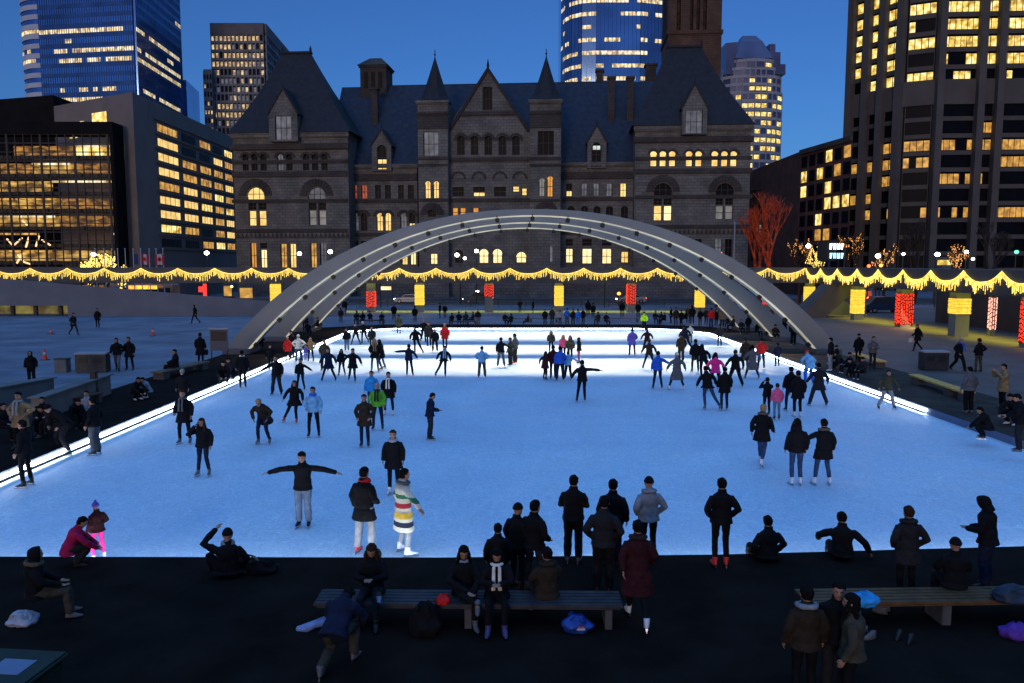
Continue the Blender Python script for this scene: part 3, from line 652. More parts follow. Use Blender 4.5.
ww += [(565.6, 573, 249, 263, 'p', False), (582, 592, 249, 264, 'p', False), (602, 611.6, 249, 264, 'p', False), (621, 628.6, 252, 263, 'y', False), (565.6, 573, 239, 246, 'k', False, 0), (582, 592, 239, 246, 'k', False, 0), (602, 611.6, 239, 246, 'k', False, 0)]
wall('wall', rect(561, 635.3, 163, DW), ww, DW, 10, stone)
for x0_, x1_, q in ((348.2, 416.6, 0), (561.8, 635, -2)):
    band(x0_, x1_, 165+q, 167+q, DW, stone, .6, 'cornice'); band(x0_, x1_, 174+q, 180+q, DW, stone2, .2); band(x0_, x1_, 199.6+q, 202+q, DW, stone2, .18); band(x0_, x1_, 233+q, 235.5+q, DW, stone2, .18)
for c in (355.5, 364, 379.7, 387.8, 403.5, 412): arcring('hood_mould', c, 216.5, 3.9, 6.6, DW, stone2, .14, 8)
# main roof
eu0, ez = LP(347, 166, 3.4); eu1 = LP(636, 165, 3.4)[0]; ru0, rz = LP(330, 88, 15); ru1 = LP(660, 86, 15)[0]
mb = MB(); mb.rings([[(eu0-4, 3.4, ez), (eu1+4, 3.4, ez), (eu1+4, 26, ez), (eu0-4, 26, ez)], [(eu0-4, 14.6, rz), (eu1+4, 14.6, rz), (eu1+4, 15.4, rz), (eu0-4, 15.4, rz)]]); rf = mb.obj('roof', slate, HALL)
mb = MB(); mb.box(eu0, 14.7, rz, eu1, 15.3, rz+.25); mb.obj('ridge_cap', slate2, rf)
dormer(371.5, 391, 129, 145, 171, [(376.6, 386.8, 145, 169.5, 'h', True, 1)], 3.2)
dormer(587.5, 606.5, 125, 142, 168, [(591.6, 601.4, 142.5, 167, 't', True, 1)], 3.2)
def chimney(x0, x1, y0, y1, d, nm, louvre=False, m=stone2):
    u0, z1 = LP(x0, y0, d); u1, z0 = LP(x1, y1, d); w_ = u1-u0; m_ = MB()
    m_.box(u0, d, z0-3, u1, d+w_, z1)
    m_.box(u0-.25, d-.25, z1-.3, u1+.25, d+w_+.25, z1+.12)
    if louvre:
        for k in range(3):
            a = u0+w_*(.14+.27*k); m_.m = 1; m_.box(a, d-.02, z0+.4, a+w_*.17, d+.1, z1-1.2); m_.m = 0
        c = (u0+u1)/2; m_.rings([[(u0-.5, d-.5, z1+.1), (u1+.5, d-.5, z1+.1), (u1+.5, d+w_+.5, z1+.1), (u0-.5, d+w_+.5, z1+.1)], [(c-w_*.22, d+w_*.4, z1+2.0), (c+w_*.22, d+w_*.4, z1+2.0), (c+w_*.22, d+w_*.6, z1+2.0), (c-w_*.22, d+w_*.6, z1+2.0)]])
    m_.obj(nm, [m, glassdark], HALL)
chimney(360, 386.5, 66, 90, 13, 'roof_turret', True); chimney(371, 377.5, 88, 111, 9, 'chimney')
chimney(608.5, 614.5, 77, 107, 9, 'chimney'); chimney(627.5, 633.5, 77, 107, 9, 'chimney')
chimney(596.5, 603, 70, 92, 22, 'chimney'); chimney(646, 656, 64, 92, 22, 'chimney')
# central block: two turrets and the gable
def turret(x0, x1, yap, ysp, wins, ring):
    d = -1.5
    wall('turret', rect(x0, x1, ysp+1, d), wins, d, 9, stone)
    band(x0, x1, ysp+1, ysp+3, d, stone, .5, 'cornice'); band(x0, x1, ysp+12, ysp+14, d, stone2, .35); band(x0, x1, ysp+14.2, ysp+28, d, stone2, .1); band(x0, x1, 157, 159, d, stone2, .2); band(x0, x1, 164, 165.5, d, stone2, .1); band(x0, x1, 199, 200.8, d, stone2, .2)
    u0, z0 = LP(x0-1, ysp, d-.4); u1 = LP(x1+1, ysp, d-.4)[0]; c = (u0+u1)/2; za = LP((x0+x1)/2, yap, d)[1]; rr = (u1-u0)/2; yc = d-.4+rr
    m_ = MB(); rs = []
    for t, k in ((0, 1), (.03, .96), (.1, .84), (.3, .62), (.6, .34), (.93, .05), (1, .02)):
        rs.append([(c+rr*1.05*k*math.cos(PI/8+a*PI/4), yc+rr*1.05*k*math.sin(PI/8+a*PI/4), z0+(za-z0)*t) for a in range(8)])
    m_.rings(rs); m_.tube([(c, yc, za-.3), (c, yc, za+1.0)], .08, 5); m_.ball((c, yc, za+.2), .2, 6, 4); m_.obj('spire', slate2, HALL)
    arcring('arch_surround', *ring, d, stone2, .22, 12)
turret(417.5, 447.5, 52, 100, [(423.2, 438.8, 132, 156, 'd', False, 2), (424.6, 430.8, 181, 198.5, 'y', True), (433, 439.2, 181, 198.5, 'y', True), (428, 436, 209, 217, 'k', True), (430, 437.6, 254, 264.5, 'p', False)], (432, 215, 5, 12))
turret(530, 561, 51, 99, [(537.6, 554, 131, 155, 'k', False, 2), (538.8, 544.8, 178, 196.5, 'b', True), (547, 553, 176, 197, 'o', True), (549.5, 552.8, 246, 262, 'd', False, 0)], (546, 213, 5, 12))
dg = .5
gw = [(482.5, 492.5, 87, 110, 'k', False, 2)]
gw += [(c-3.9, c+3.9, 136, 155, 'k', True) for c in (461, 474.6, 488.4, 502.4, 516)]
gw += [(a, b, 187, 196.5, s, False) for a, b, s in ((452.5, 464, 'k'), (473, 485, 'h'), (494, 506, 'k'))]+[(512.5, 519.5, 186.5, 192, 'y', False, 0), (521.5, 527, 188.5, 195.5, 'y', False, 0)]
gw += [(452, 458.2, 208, 217, 'o', False, 0), (459.6, 465.8, 208, 217, 'o', False, 0), (472.5, 478.8, 208, 217, 'o', False, 0)]
gw += [(478.8, 488.6, 249, 263.5, 'p', True), (492.4, 502.2, 249, 263.5, 'p', True), (516, 526.4, 252, 263, 'p', True), (455, 463, 250, 263, 'k', True)]
gl = [LP(448, 300, dg), LP(529.6, 300, dg), LP(529.6, 130, dg), LP(518, 113, dg), LP(488, 68.5, dg), LP(457, 113, dg), LP(448, 130, dg)]
gl[0] = (gl[0][0], 0); gl[1] = (gl[1][0], 0)
zg = gl[2][1]; wall('gable_wall', [gl[0], gl[1], (gl[1][0], zg), (gl[0][0], zg)], gw[1:], dg, 9, stone)
wall('gable_wall', [(gl[0][0], zg+.001), (gl[1][0], zg+.001), gl[3], gl[4], gl[5]], gw[:1], dg, 9, stone)
band(449, 529, 158, 160.5, dg, stone2, .2); band(459, 517, 112, 114.5, dg, stone2, .3); band(449, 529, 198.5, 201, dg, stone2, .2)
for c in (461, 474.6, 488.4, 502.4, 516): arcring('arch_surround', c, 140.5, 4.3, 7.4, dg, stone2, .2, 8)
for c in (458.5, 479, 500, 520):
    u, z = LP(c, 179, dg); r = 1.0; m_ = MB(); m_.slab([(u+r*math.cos(PI*a/8), z+r*math.sin(PI*a/8)) for a in range(9)], dg-.12, dg-.003); m_.obj('lunette', stone, HALL); arcring('hood_mould', c, 179, 5.6, 7.6, dg, stone2, .16, 8)
a_, b_, c_ = LP(447, 131, dg), LP(488, 66.5, dg), LP(530.5, 131, dg)
mb = MB(); mb.slab([a_, b_, c_, (c_[0]-.6, c_[1]-.2), (b_[0], b_[1]-.9), (a_[0]+.6, a_[1]-.2)], dg-.35, dg+12); mb.tube([(b_[0], dg, b_[1]), (b_[0], dg, b_[1]+1.3)], [.3, .06], 6); mb.obj('gable_roof', slate2, HALL)
# downpipes
for x, y0, y1, d in ((350, 228, 262, DW), (734.5, 224, 255, 0)):
    u, z1 = LP(x, y0, d); z0 = LP(x, y1, d)[1]; m_ = MB(); m_.tube([(u, d-.25, z0-6), (u, d-.25, z1)], .13, 6); m_.ball((u, d-.25, z1+.1), .25, 6, 4); m_.obj('downpipe', conc2, HALL)
# clock tower shaft, cut by the top of the picture
d = 42; u0 = LP(668, 40, d)[0]; u1 = LP(721.5, 40, d)[0]; zt1 = LP(668, -70, d)[1]
mb = MB(); z32 = LP(668, 31, d)[1]; mb.box(u0, d, 10, u1, d+14, z32); mb.obj('clock_tower', redstone, HALL)
mb = MB(); W_ = u1-u0
for k, (a, b) in enumerate(((0, .16), (.235, .41), (.47, .53), (.59, .65), (.72, 1.0))): mb.box(u0+W_*a, d+.3, z32, u0+W_*b, d+13.7, zt1)
mb.box(u0-.3, d-.3, z32-.8, u1+.3, d+14.3, z32); mb.box(u0, d+2.5, z32, u1, d+11, zt1); mb.box(u0, d-.2, zt1, u1, d+14, zt1+20); mb.obj('belfry_piers', redstone, HALL)
mb = MB()
for k in range(10): mb.box(u0+W_*.1, d+2.2, z32+2+k*2.6, u1-W_*.1, d+2.4, z32+3.0+k*2.6)
mb.obj('belfry_louvre', stone2, HALL)
# ================================================================ office buildings
def facade(root, p0, p1, z0, z1, rows, cols, litfn, lm, wm=None, glass=None, pier=.25, span=.3, proud=.4, win_name='window', glassname='glazing', off=.0, piers=True, spans=True):
    """glass behind, spandrels and piers in front, and one child mesh for each run of lit bays"""
    p0 = Vector(p0); p1 = Vector(p1); ln = (p1-p0).length; cw = ln/cols; rh = (z1-z0)/rows
    g_ = MB(); g_.ebox(p0, p1, 0, ln, z0, z1, off-.5, off); g_.obj(glassname, glass, root)
    if wm:
        m_ = MB()
        if spans:
            for r in range(rows+1): m_.ebox(p0, p1, 0, ln, max(z0, z0+r*rh-span/2), min(z1+span, z0+r*rh+span/2), off, off+proud)
        if piers:
            for c in range(cols+1): m_.ebox(p0, p1, max(0, c*cw-pier/2), min(ln, c*cw+pier/2), z0, z1, off+.01, off+proud+.06)
        if not piers:
            for c in (0, cols): m_.ebox(p0, p1, max(0, c*cw-.15), min(ln, c*cw+.15), z0, z1, off+.01, off+proud+.03)
        m_.obj('facade_grid', wm, root)
    for r in range(rows):
        c = 0; runs = []
        while c < cols:
            k = litfn(r, c)
            if k:
                e = c
                while e < cols and litfn(r, e) == k: e += 1
                runs.append((c, e, k)); c = e
            else: c += 1
        for a, b, k in runs:
            m_ = MB()
            for q in range(a, b): m_.ebox(p0, p1, q*cw+cw*.06, (q+1)*cw-cw*.06, z0+r*rh+span/2+rh*.04, z0+(r+1)*rh-span/2-rh*.12, off+.01, off+.04)
            LITS.setdefault(root.name, []).append((m_, lm[k] if isinstance(lm, dict) else lm, win_name))
LITS = {}
def flush(root):
    rows = LITS.get(root.name, [])
    rows.sort(key=lambda t: -len(t[0].v)); rest = {}
    for i, (m_, m, nm) in enumerate(rows):
        if i < 98: m_.obj(nm, m, root)
        else:
            R_ = rest.setdefault(m.name, (MB(), m)); b = len(R_[0].v); R_[0].v += m_.v; R_[0].f += [tuple(b+i_ for i_ in f) for f in m_.f]; R_[0].mi += m_.mi
    for k, (m_, m) in rest.items(): tag(m_.obj('small_lit_window', m, root), kind='stuff')
def hsh(*a): return random.Random(str(a)).random()
REF = 264
def XYp(px, Y): p = PY(px, REF, Y); return (p.x, p.y)
def ZH(py, Y): return PY(512, py, Y).z
# --- A: blue glass tower, left
REF = 50
t = thing('glass_tower', 'tall blue glass office tower at top left with lit floors and a striped round corner', 'tower')
Y = 300.; c0 = XYp(41, Y+6); c1 = XYp(135, Y); c2 = XYp(180, 348); top = ZH(-60, Y)
body = MB(); body.prism([c0, c1, c2, (c2[0]-60, 360), (c0[0]*1.15, 350)], 0, top); body.obj('core', glassblue, t)
zt_ = ZH(24, Y)
rowsA = {0: [(18, 30), (38, 70)], 1: [(0, 0)]}
def litA(r, c):
    f = {22: (0, 90), 21: (26, 34), 20: (8, 100), 19: (18, 96), 16: (10, 80), 15: (8, 92)}
    if r not in f: return 0
    a, b = f[r]
    if not a <= c*2.5 < b: return 0
    th = {22: .98, 21: .85, 20: .85, 19: .72, 16: .6, 15: .85}[r]
    return 'b' if hsh('A', r, c//2) < th else 0
zb = 3.0; rh = 5.05*300/781*1.0
rowh = 9.35*Y/F
# floors at pixel pitch ~10.6: the lit one at y 29 is row 22
z22 = ZH(33, Y); zlow = z22-22*rowh; ztop = zlow+34*rowh
grid = mat('tower_mullion', (.045, .10, .23), .25, .3, .15, 0, .5, .5)
facade(t, c0, c1, zlow, ztop, 34, 40, litA, {'b': L_band}, grid, glassblue2, pier=.16, span=rowh*.42, proud=.10, off=.6)
facade(t, c1, c2, zlow, ztop, 34, 36, lambda r, c: 'b' if (r in (22, 20, 19, 16, 15) and hsh('A2', r, c//3) < .85 and c < 34) else ('b' if r in (25, 21) and 22 < c < 28 and r == 21 or (r == 26 and c > 30) else 0), {'b': L_band}, grid, glassblue, pier=.16, span=rowh*.42, proud=.10, off=.6)
# rounded striped corner
mb = MB(); gb = MB(); pts = []
cc = Vector((XYp(43, Y+9)[0], Y+19)); rad = 12.0
for a in range(0, 10): pts.append((cc.x+rad*math.cos(PI*1.5-a*PI/18), cc.y+rad*math.sin(PI*1.5-a*PI/18)))
pts2 = list(pts); pts = pts+[(cc.x+3, cc.y)]
for r in range(34):
    mb.prism([(cc.x+(p[0]-cc.x)*1.0, cc.y+(p[1]-cc.y)*1.0) for p in pts], zlow+r*rowh-.1, zlow+r*rowh+rowh*.48)
gb.prism([(cc.x+(p[0]-cc.x)*.97, cc.y+(p[1]-cc.y)*.97) for p in pts], 0, ztop)
mb.obj('corner_bands', white_panel, t); gb.obj('corner_glazing', glassblue, t)
for r in (22, 20, 19, 14):
    for a in range(9):
        if hsh('A3', r, a) < {22: 1, 20: .55, 19: .7, 14: .15}[r]:
            m_ = MB(); p, q = pts2[a+1], pts2[a]
            m_.ebox(p, q, .15, (Vector(q)-Vector(p)).length-.15, zlow+r*rowh+rowh*.55, zlow+(r+1)*rowh-.3, -.25, -.1); m_.obj('lit_corner_window', L_band, t)
lo_b = MB(); c3 = XYp(185, 348); lo_b.prism([c2, c3, (c3[0]-4, 372), (c2[0]-6, 372)], 0, ZH(80, 348)); lo_b.obj('lower_wing', glassblue, t)
flush(t)
# --- B: pale concrete tower
REF = 100
concb = mat('weathered_tower_concrete', (.15, .155, .175), .8, .2, .2)
t = thing('concrete_tower', 'pale concrete office tower of gridded windows behind the left roof', 'tower')
Y = 350.; a0 = XYp(213.5, Y); a1 = XYp(266, Y); a2 = XYp(288.5, Y+44); zt_ = ZH(23, Y)
mb = MB(); mb.prism([a0, a1, a2, (a2[0]-24, Y+60), (a0[0], Y+50)], 0, zt_); mb.obj('wall', concb, t)
q = MB(); q.ebox(a0, a1, 0, (Vector(a1)-Vector(a0)).length, zt_-5.2, zt_-.3, .32, 1.1); q.ebox(a1, a2, 0, (Vector(a2)-Vector(a1)).length, zt_-5.2, zt_-.3, .32, 1.1); q.obj('plant_screen', conc, t)
rh = 8.6*Y/F; z0 = zt_-2*rh-16*rh; z1 = zt_-1.2*rh
litB = lambda r, c: ('w' if hsh('B', r, c) < (.8 if r in (17, 16, 15, 14, 9, 8, 5, 4, 3) else .2) else ('d' if hsh('B9', r, c) < .5 else 0))
LB = {'w': emit('tower_dim_warm', (.95, .68, .32), 1.0, col2=(.22, .14, .08), scale=.7, detail=4, lo=.42, hi=.66), 'd': L_dim}
facade(t, a0, a1, z0, z1, 18, 13, litB, LB, concb, glassdark, pier=.5, span=1.0, proud=.7, off=.3)
facade(t, a1, a2, z0, z1, 18, 12, lambda r, c: 'd' if hsh('B2', r, c) < .25 else 0, LB, concb, glassdark, pier=.6, span=1.0, proud=.7, off=.3)
b0 = XYp(204.5, Y-3); b1 = XYp(213.4, Y-3); zq = ZH(71, Y)
mb = MB(); mb.prism([b0, b1, (b1[0], Y+20), (b0[0], Y+20)], 0, zq); mb.obj('annexe', concb, t)
facade(t, b0, b1, z0, zq-1.5, 13, 3, lambda r, c: 'w' if hsh('B5', r, c) < .3 else 0, LB, concb, glassdark, pier=.5, span=1.5, proud=.4, off=.2)
flush(t)
# --- C1: slab office at left
REF = 130
t = thing('office_block', 'dark concrete office block with rows of amber windows beside the stone hall', 'office block')
Yc = 130.; k0 = XYp(134, Yc); k1 = XYp(233, 176); kL = XYp(55, 141.5); zt_ = ZH(92, Yc)
dconc = mat('dark_concrete', (.165, .138, .128), .85, .12, .3, .15)
mb = MB(); mb.prism([kL, k0, k1, (k1[0]-35, 190), (kL[0], 180)], 0, zt_); mb.obj('wall', dconc, t)
rows = [(131, 115.2), (0, 0)]
ln = (Vector(k1)-Vector(k0)).length
pit = 14.6*Yc/F*1.02; zf = ZH(118, Yc)
def litC(r, c):
    return None
wn = [(.18, .36), (.40, .54), (.58, .70), (.735, .84), (.87, .97)]
stt = {0: 'yd.yd.', }
for r in range(9):
    zc = zf-r*pit
    for i, (a, b) in enumerate(wn):
        h = hsh('C', r, i); on = {0: i in (0, 2, 4), 1: i in (0, 3, 4), 8: h < .6}.get(r, h < .95)
        q = MB(); q.ebox(k0, k1, ln*a, ln*b, zc-.74, zc+.70, .01, .05); fr = q.obj('window', frame, t)
        n_ = 4; q = MB()
        for s in range(n_): q.ebox(k0, k1, ln*(a+(b-a)*s/n_)+.12, ln*(a+(b-a)*(s+1)/n_)-.12, zc-.66, zc+.62, .055, .08)
        q.obj('pane', ([L_amber, L_amber, L_yel, L_office][int(h*16) % 4] if on else glassdark), fr)
sl = MB()
for r in range(10): sl.ebox(k0, k1, ln*.16, ln*.99, zf-r*pit+pit*.5-.0, zf-r*pit+pit*.5+.12, .01, .2)
sl.obj('spandrel', dconc, t)
lnL = (Vector(k0)-Vector(kL)).length
q = MB()
for a, b, y in ((.20, .30, 128.5), (.34, .39, 127), (.50, .68, 121)):
    zc = ZH(y, 136); q = MB(); q.ebox(kL, k0, lnL*a, lnL*b, zc-1.2, zc+1.2, .01, .06); q.obj('lit_window', L_office, t)
for px_, yy in ((55, 141),): pass
mb = MB(); e0 = XYp(-60, 150); e1 = XYp(55, 142); mb.prism([e0, e1, (e1[0], 175), (e0[0], 175)], 0, ZH(95, 142)); mb.obj('rear_wing', mat('near_black_cladding', (.010, .009, .010), .9, .2, .5, 0, 0, .05), t)
# --- C2: glass front hall
REF = 200
t = thing('glass_hall', 'low glass fronted building glowing amber behind a dark grid at left', 'building')
Y = 127.8; g0 = XYp(-90, Y); g1 = XYp(113, Y); ztp = ZH(134, Y); zr = ZH(122, Y)
mb = MB(); mb.prism([(g0[0], Y-.3), (g1[0]+.6, Y-.3), (g1[0]+.6, Y+3.2), (g0[0], Y+3.2)], ztp, zr); mb.prism([(g1[0], Y-.2), (g1[0]+.6, Y-.2), (g1[0]+.6, Y+3.2), (g1[0], Y+3.2)], 0, ztp); mb.obj('roof', MATS['near_black_cladding'], t)
fh = 17.3*Y/F; m_ = MB(); back = MB()
for r in range(9):
    z = ztp-1.0-(r+1)*fh
    if z < 0: break
    m_.box(g0[0], Y+.8+(r % 3)*.5, z, g1[0], Y+3.0, z+.55)
m_.obj('floor_slab', darkm, t)
r2 = random.Random(3)
for r in range(9):
    z = ztp-1.0-(r+1)*fh
    if z < 0: break
    x = g0[0]
    while x < g1[0]-1:
        w_ = r2.uniform(4, 13); x2 = min(g1[0], x+w_); v = r2.random(); q = MB()
        right = x > XYp(68, Y)[0]
        q.box(x, Y+2.7, z+.6, x2-.1, Y+2.9, z+fh-.5)
        dark_ = r2.random() < .22; (None if dark_ else q.obj('lit_room', L_office if right and v < .75 else (L_hall if v < .6 or (right and r % 2) else L_hall2), t))
        if v < .42 or (right and r < 5): q = MB(); q.box(x+.3, Y+1.8, z+fh-.8, x2-.3, Y+2.1, z+fh-.5); q.obj('ceiling_light', L_band if right or v < .2 else emit('amber_strip', (1, .55, .12), .9, col2=(.2, .08, .01), scale=1.2), t)
        x = x2
m_ = MB(); x = g0[0]; k = 0
while x < g1[0]: m_.box(x-(.16 if k % 4 == 0 else .06), Y-.1, 0, x+(.16 if k % 4 == 0 else .06), Y+.1, ztp); x += 1.35; k += 1
z = ztp; k = 0
while z > 0: m_.box(g0[0], Y-.06, z-.07, g1[0], Y+.14, z+.07); z -= fh/2; k += 1
m_.obj('mullion_grid', darkm, t)
# bent light tubes hanging inside
tubeL = emit('hanging_tube_light', (1.0, .62, .30), 1.6)
for (pa, pb, pc) in (((7, 239), (13, 246), (22, 238)), ((18, 255), (24, 262), (30, 264)), ((39, 236), (36, 246), (36, 246)), ((27, 225), (23, 221), (23, 221)), ((17, 263), (22, 254), (22, 254)), ((42, 240), (50, 245), (50, 245)), ((26, 247), (29, 237), (29, 237))):
    q = MB(); q.tube([PY(*pa, Y+.5), PY(*pb, Y+.5), PY(*pc, Y+.51)], .14, 6); q.obj('hanging_light', tubeL, t)
# --- D: glass tower behind the hall
REF = 50
t = thing('glass_tower', 'blue mirror glass tower rising behind the stone hall beside the clock tower', 'tower')
Y = 320.; arc = []
for px_, dy in ((562, 14), (566, 8), (572, 4), (582, 1), (596, 0), (640, 0), (664.5, 3)): arc.append(XYp(px_, Y+dy))
mb = MB(); mb.prism(arc+[(arc[-1][0], Y+40), (arc[0][0], Y+40)], 0, ZH(-60, Y)); mb.obj('core', glassblue2, t)
fp = 12.15*Y/F; zb_ = ZH(84.5, Y); NR = 16
def litD(base, dens):
    return lambda r, c: 'b' if hsh('D', base, r, c//2) < dens[r % len(dens)] else 0
dn = [.8, .65, .75, .5, .25, .7, .8, .85, .5, .6, .3, .7, .6, .5, .5, .5]
for i in range(len(arc)-1):
    a, b = arc[i], arc[i+1]; ln = (Vector(b)-Vector(a)).length
    facade(t, a, b, zb_, zb_+NR*fp, NR, max(1, round(ln/1.6)), litD(i, dn), {'b': L_band}, grid, glassblue2, pier=.14, span=2.7, proud=.06, off=.4, spans=False)
flush(t)
# --- F: stepped round tower
REF = 120
t = thing('stepped_tower', 'slender stepped tower with rows of yellow windows right of the stone hall', 'tower')
Y = 380.; pur = mat('tower_purple_glass', (.10, .10, .17), .3, .2, .1, 0, .4); 
def ngon(cx_, rx, y, ry): return [(cx_+rx*math.cos(PI+a*PI/8), y+ry+ry*math.sin(PI+a*PI/8)) for a in range(9)]
cx_ = XYp(754, Y)[0]; pxm = Y/F
tiers = ((32.5, 262, 92), (30.5, 92, 76), (27, 76, 68), (23.5, 68, 60))
for hw, yb, yt in tiers:
    pg = ngon(cx_, hw*pxm, Y, hw*pxm*.6); mb = MB(); mb.prism(pg, 0 if yb > 200 else ZH(yb, Y), ZH(yt, Y)); mb.obj('tier', pur, t)
    nr_ = max(1, round((yb-yt)/8.6)); z0_, z1_ = ZH(yb, Y), ZH(yt, Y)
    for i in range(8):
        a, b = pg[i], pg[i+1]; ln = (Vector(b)-Vector(a)).length
        facade(t, a, b, z0_, z1_, nr_, max(1, round(ln/3.2)), (lambda i, hw: lambda r, c: 'y' if hsh('F', i, r, c, hw) < (.70 if hw > 32 else .35) else 0)(i, hw), {'y': L_pale if False else L_office}, conc2, pur, pier=.5, span=1.35, proud=.3, off=.25)
mb = MB(); p = lambda x, y: (PY(x, y, Y+6).x, PY(x, y, Y+6).z)
mb.rings([[(a[0], yy, a[1]) for a, yy in zip((p(732, 61), p(770, 61), p(770, 61), p(732, 61)), (Y+1, Y+1, Y+20, Y+20))], [(a[0], yy, a[1]) for a, yy in zip((p(740, 42), p(762, 42), p(762, 42), p(740, 42)), (Y+5, Y+5, Y+16, Y+16))], [(a[0], yy, a[1]) for a, yy in zip((p(744, 34.5), p(757, 34.5), p(757, 34.5), p(744, 34.5)), (Y+8, Y+8, Y+13, Y+13))]]); mb.obj('crown', pur, t)
mb = MB(); mb.slab([p(724, 76), p(735, 76), p(735, 44), p(724, 45)], Y+2.5, Y+14); mb.obj('crown_wing', pur, t); mb = MB(); mb.slab([p(767, 76), p(783, 76), p(783, 66), p(778, 66), p(778, 54), p(773, 54), p(773, 46), p(767, 46)], Y+2.5, Y+14); mb.obj('crown_wing', pur, t)
flush(t)
# --- G: brick blocks right of the hall
REF = 180
t = thing('brick_block', 'dark red brick block stepping up behind the orange tree', 'brick building')
gA = XYp(752, 186); gB = XYp(800, 168); gC = XYp(800, 158); gD = XYp(851, 140)
mb = MB(); mb.prism([gA, gB, (gB[0]+30, 210), (gA[0], 210)], 0, ZH(184, 175)); mb.obj('wall', brick, t)
mb = MB(); mb.prism([gC, gD, (gD[0]+20, 200), (gC[0], 200)], 0, ZH(141, 145)); mb.obj('wall', brick, t)
ln = (Vector(gB)-Vector(gA)).length; zt_ = ZH(184, 175)
mb = MB(); mb.ebox(gA, gB, 0, ln, zt_-2.2, zt_-1.6, 0, .4); mb.ebox(gA, gB, 0, ln, zt_-.6, zt_, 0, .5); mb.ebox(gA, gB, 0, ln, zt_-10, zt_-9.5, 0, .3); mb.obj('cornice', stone2, t)
for r in range(3):
    for c in range(7):
        q = MB(); q.ebox(gA, gB, ln*(c+.25)/7, ln*(c+.75)/7, zt_-6.5-r*5.2, zt_-3.4-r*5.2, .02, .07); q.obj('window', L_blind if (r, c) in ((1, 1), (1, 2)) else glassdark, t)
ln = (Vector(gD)-Vector(gC)).length; z9 = ZH(141, 145); pit = 15*150/F
onG = {(0, 3): 1, (0, 5): 2, (1, 0): 1, (1, 2): 1, (1, 4): 2, (2, 3): 1, (2, 0): 1, (3, 3): 1, (3, 4): 1, (3, 5): 1, (4, 2): 1, (5, 2): 2, (5, 3): 2, (6, 1): 2}
for r in range(8):
    for c in range(6):
        q = MB(); q.ebox(gC, gD, ln*(c+.18)/6, ln*(c+.86)/6, z9-3.4-r*pit, z9-1.3-r*pit, .02, .08); v = onG.get((r, c), 0)
        q.obj('window', L_office if v == 1 else L_amber if v == 2 else glassdark, t)
mb = MB(); mb.ebox(gC, gD, 0, ln, z9-.7, z9+.2, 0, .4); mb.obj('cornice', stone2, t)
# --- H: big tower at right
REF = 90
t = thing('office_tower', 'massive dark concrete office tower at right with bright yellow windows between piers', 'tower')
Yh = 180.; h0 = XYp(852, 195); h1 = XYp(903, 183); h2 = XYp(936, 180); h3 = XYp(1100, 178); top = ZH(-80, Yh)
tconc = mat('tower_concrete', (.078, .069, .064), .85, .12, .25, .1)
mb = MB(); mb.prism([h0, h1, h2, h3, (h3[0]+60, 230), (h0[0]*230/195+3, 230)], 0, top); mb.obj('core', glassdark, t)
rp = 16.3*Yh/F; ztb = ZH(0, Yh)+.12*rp
# rows counted downwards from the top of the picture: rows 0-4 bright, 5-6 plant floors, 7.. mixed
def litH(tab, seed):
    def fn(r, c):
        k = NRH-1-r-4
        if k < 0: return 'y'
        v = tab.get(k, 0)
        if isinstance(v, (int, float)): return ('y' if k < 5 else 'a') if hsh(seed, k, c) < v else 0
        return v[c] if c < len(v) and v[c] != '.' else 0
    return fn
NRH = 20; zlo = ztb-16*rp; zhi = ztb+4*rp
LH = {'y': L_office, 'a': L_amber, 'p': L_pale}
# front face: bays between piers
bays = [(940, 975), (980, 994), (999, 1035), (1040, 1075)]
tabF = [{0: 1., 1: 1., 2: 1., 3: .35, 4: .4, 8: .6, 10: .7, 12: .4}, {0: 1, 1: 1, 2: 1, 3: 1, 4: 0, 7: 1, 8: 1, 10: .5}, {0: 1, 1: 1, 2: 1, 3: 1, 4: .2, 8: 1, 9: 1, 12: 1}, {0: 1, 1: 1, 2: 1, 3: .6, 8: 1, 10: .7}]
m_ = MB()
def bayface(a, b, cols, tab, seed, wide):
    facade(t, a, b, zlo, zhi, NRH, cols, litH(tab, seed), LH, tconc, glassdark, pier=.15, span=.95, proud=.25, off=.35, piers=False)
for i, (a, b) in enumerate(bays):
    f = lambda x: tuple(Vector(h2)+(Vector(h3)-Vector(h2))*((x-936)/(1100-936)))
    bayface(f(a), f(b), 6 if b-a > 20 else 2, tabF[i], 'h%d' % i, 1)
for x in (936.5, 977.5, 996.5, 1037.5, 1077): m_.ebox(h2, h3, (x-936)/(164)*(Vector(h3)-Vector(h2)).length-.75, (x-936)/(164)*(Vector(h3)-Vector(h2)).length+.75, 0, top, .35, 2.2)
g2 = lambda x: tuple(Vector(h1)+(Vector(h2)-Vector(h1))*((x-903)/33))
bayface(g2(906), g2(933), 4, {0: .9, 1: .5, 2: .9, 3: 0, 4: .9, 8: .9, 9: .3, 10: .2, 12: .7}, 'hc', 1)
g3 = lambda x: tuple(Vector(h0)+(Vector(h1)-Vector(h0))*((x-848)/55))
lnl = (Vector(h1)-Vector(h0)).length
tabL = [{0: 1, 1: 1, 2: 1, 3: 1, 4: .3, 5: 1, 6: .5, 8: .8, 9: .5, 10: .6, 11: .6, 12: .7}, {0: 1, 1: 1, 2: .9, 3: .8, 4: .8, 5: .5, 8: .4, 9: .5, 10: .2, 11: .6, 12: .5}, {0: 1, 1: 1, 2: .8, 3: .6, 4: .8, 8: .8, 9: 1, 10: .8, 12: .6}]
for i, (a, b) in enumerate(((852, 865.5), (869, 882), (885.5, 900.5))): bayface(g3(a), g3(b), 2, tabL[i], 'hl%d' % i, 0)
for x in (849, 867, 883.7, 902): m_.ebox(h0, h1, (x-848)/55*lnl-.8, (x-848)/55*lnl+.8, 0, top, .35, 1.9)
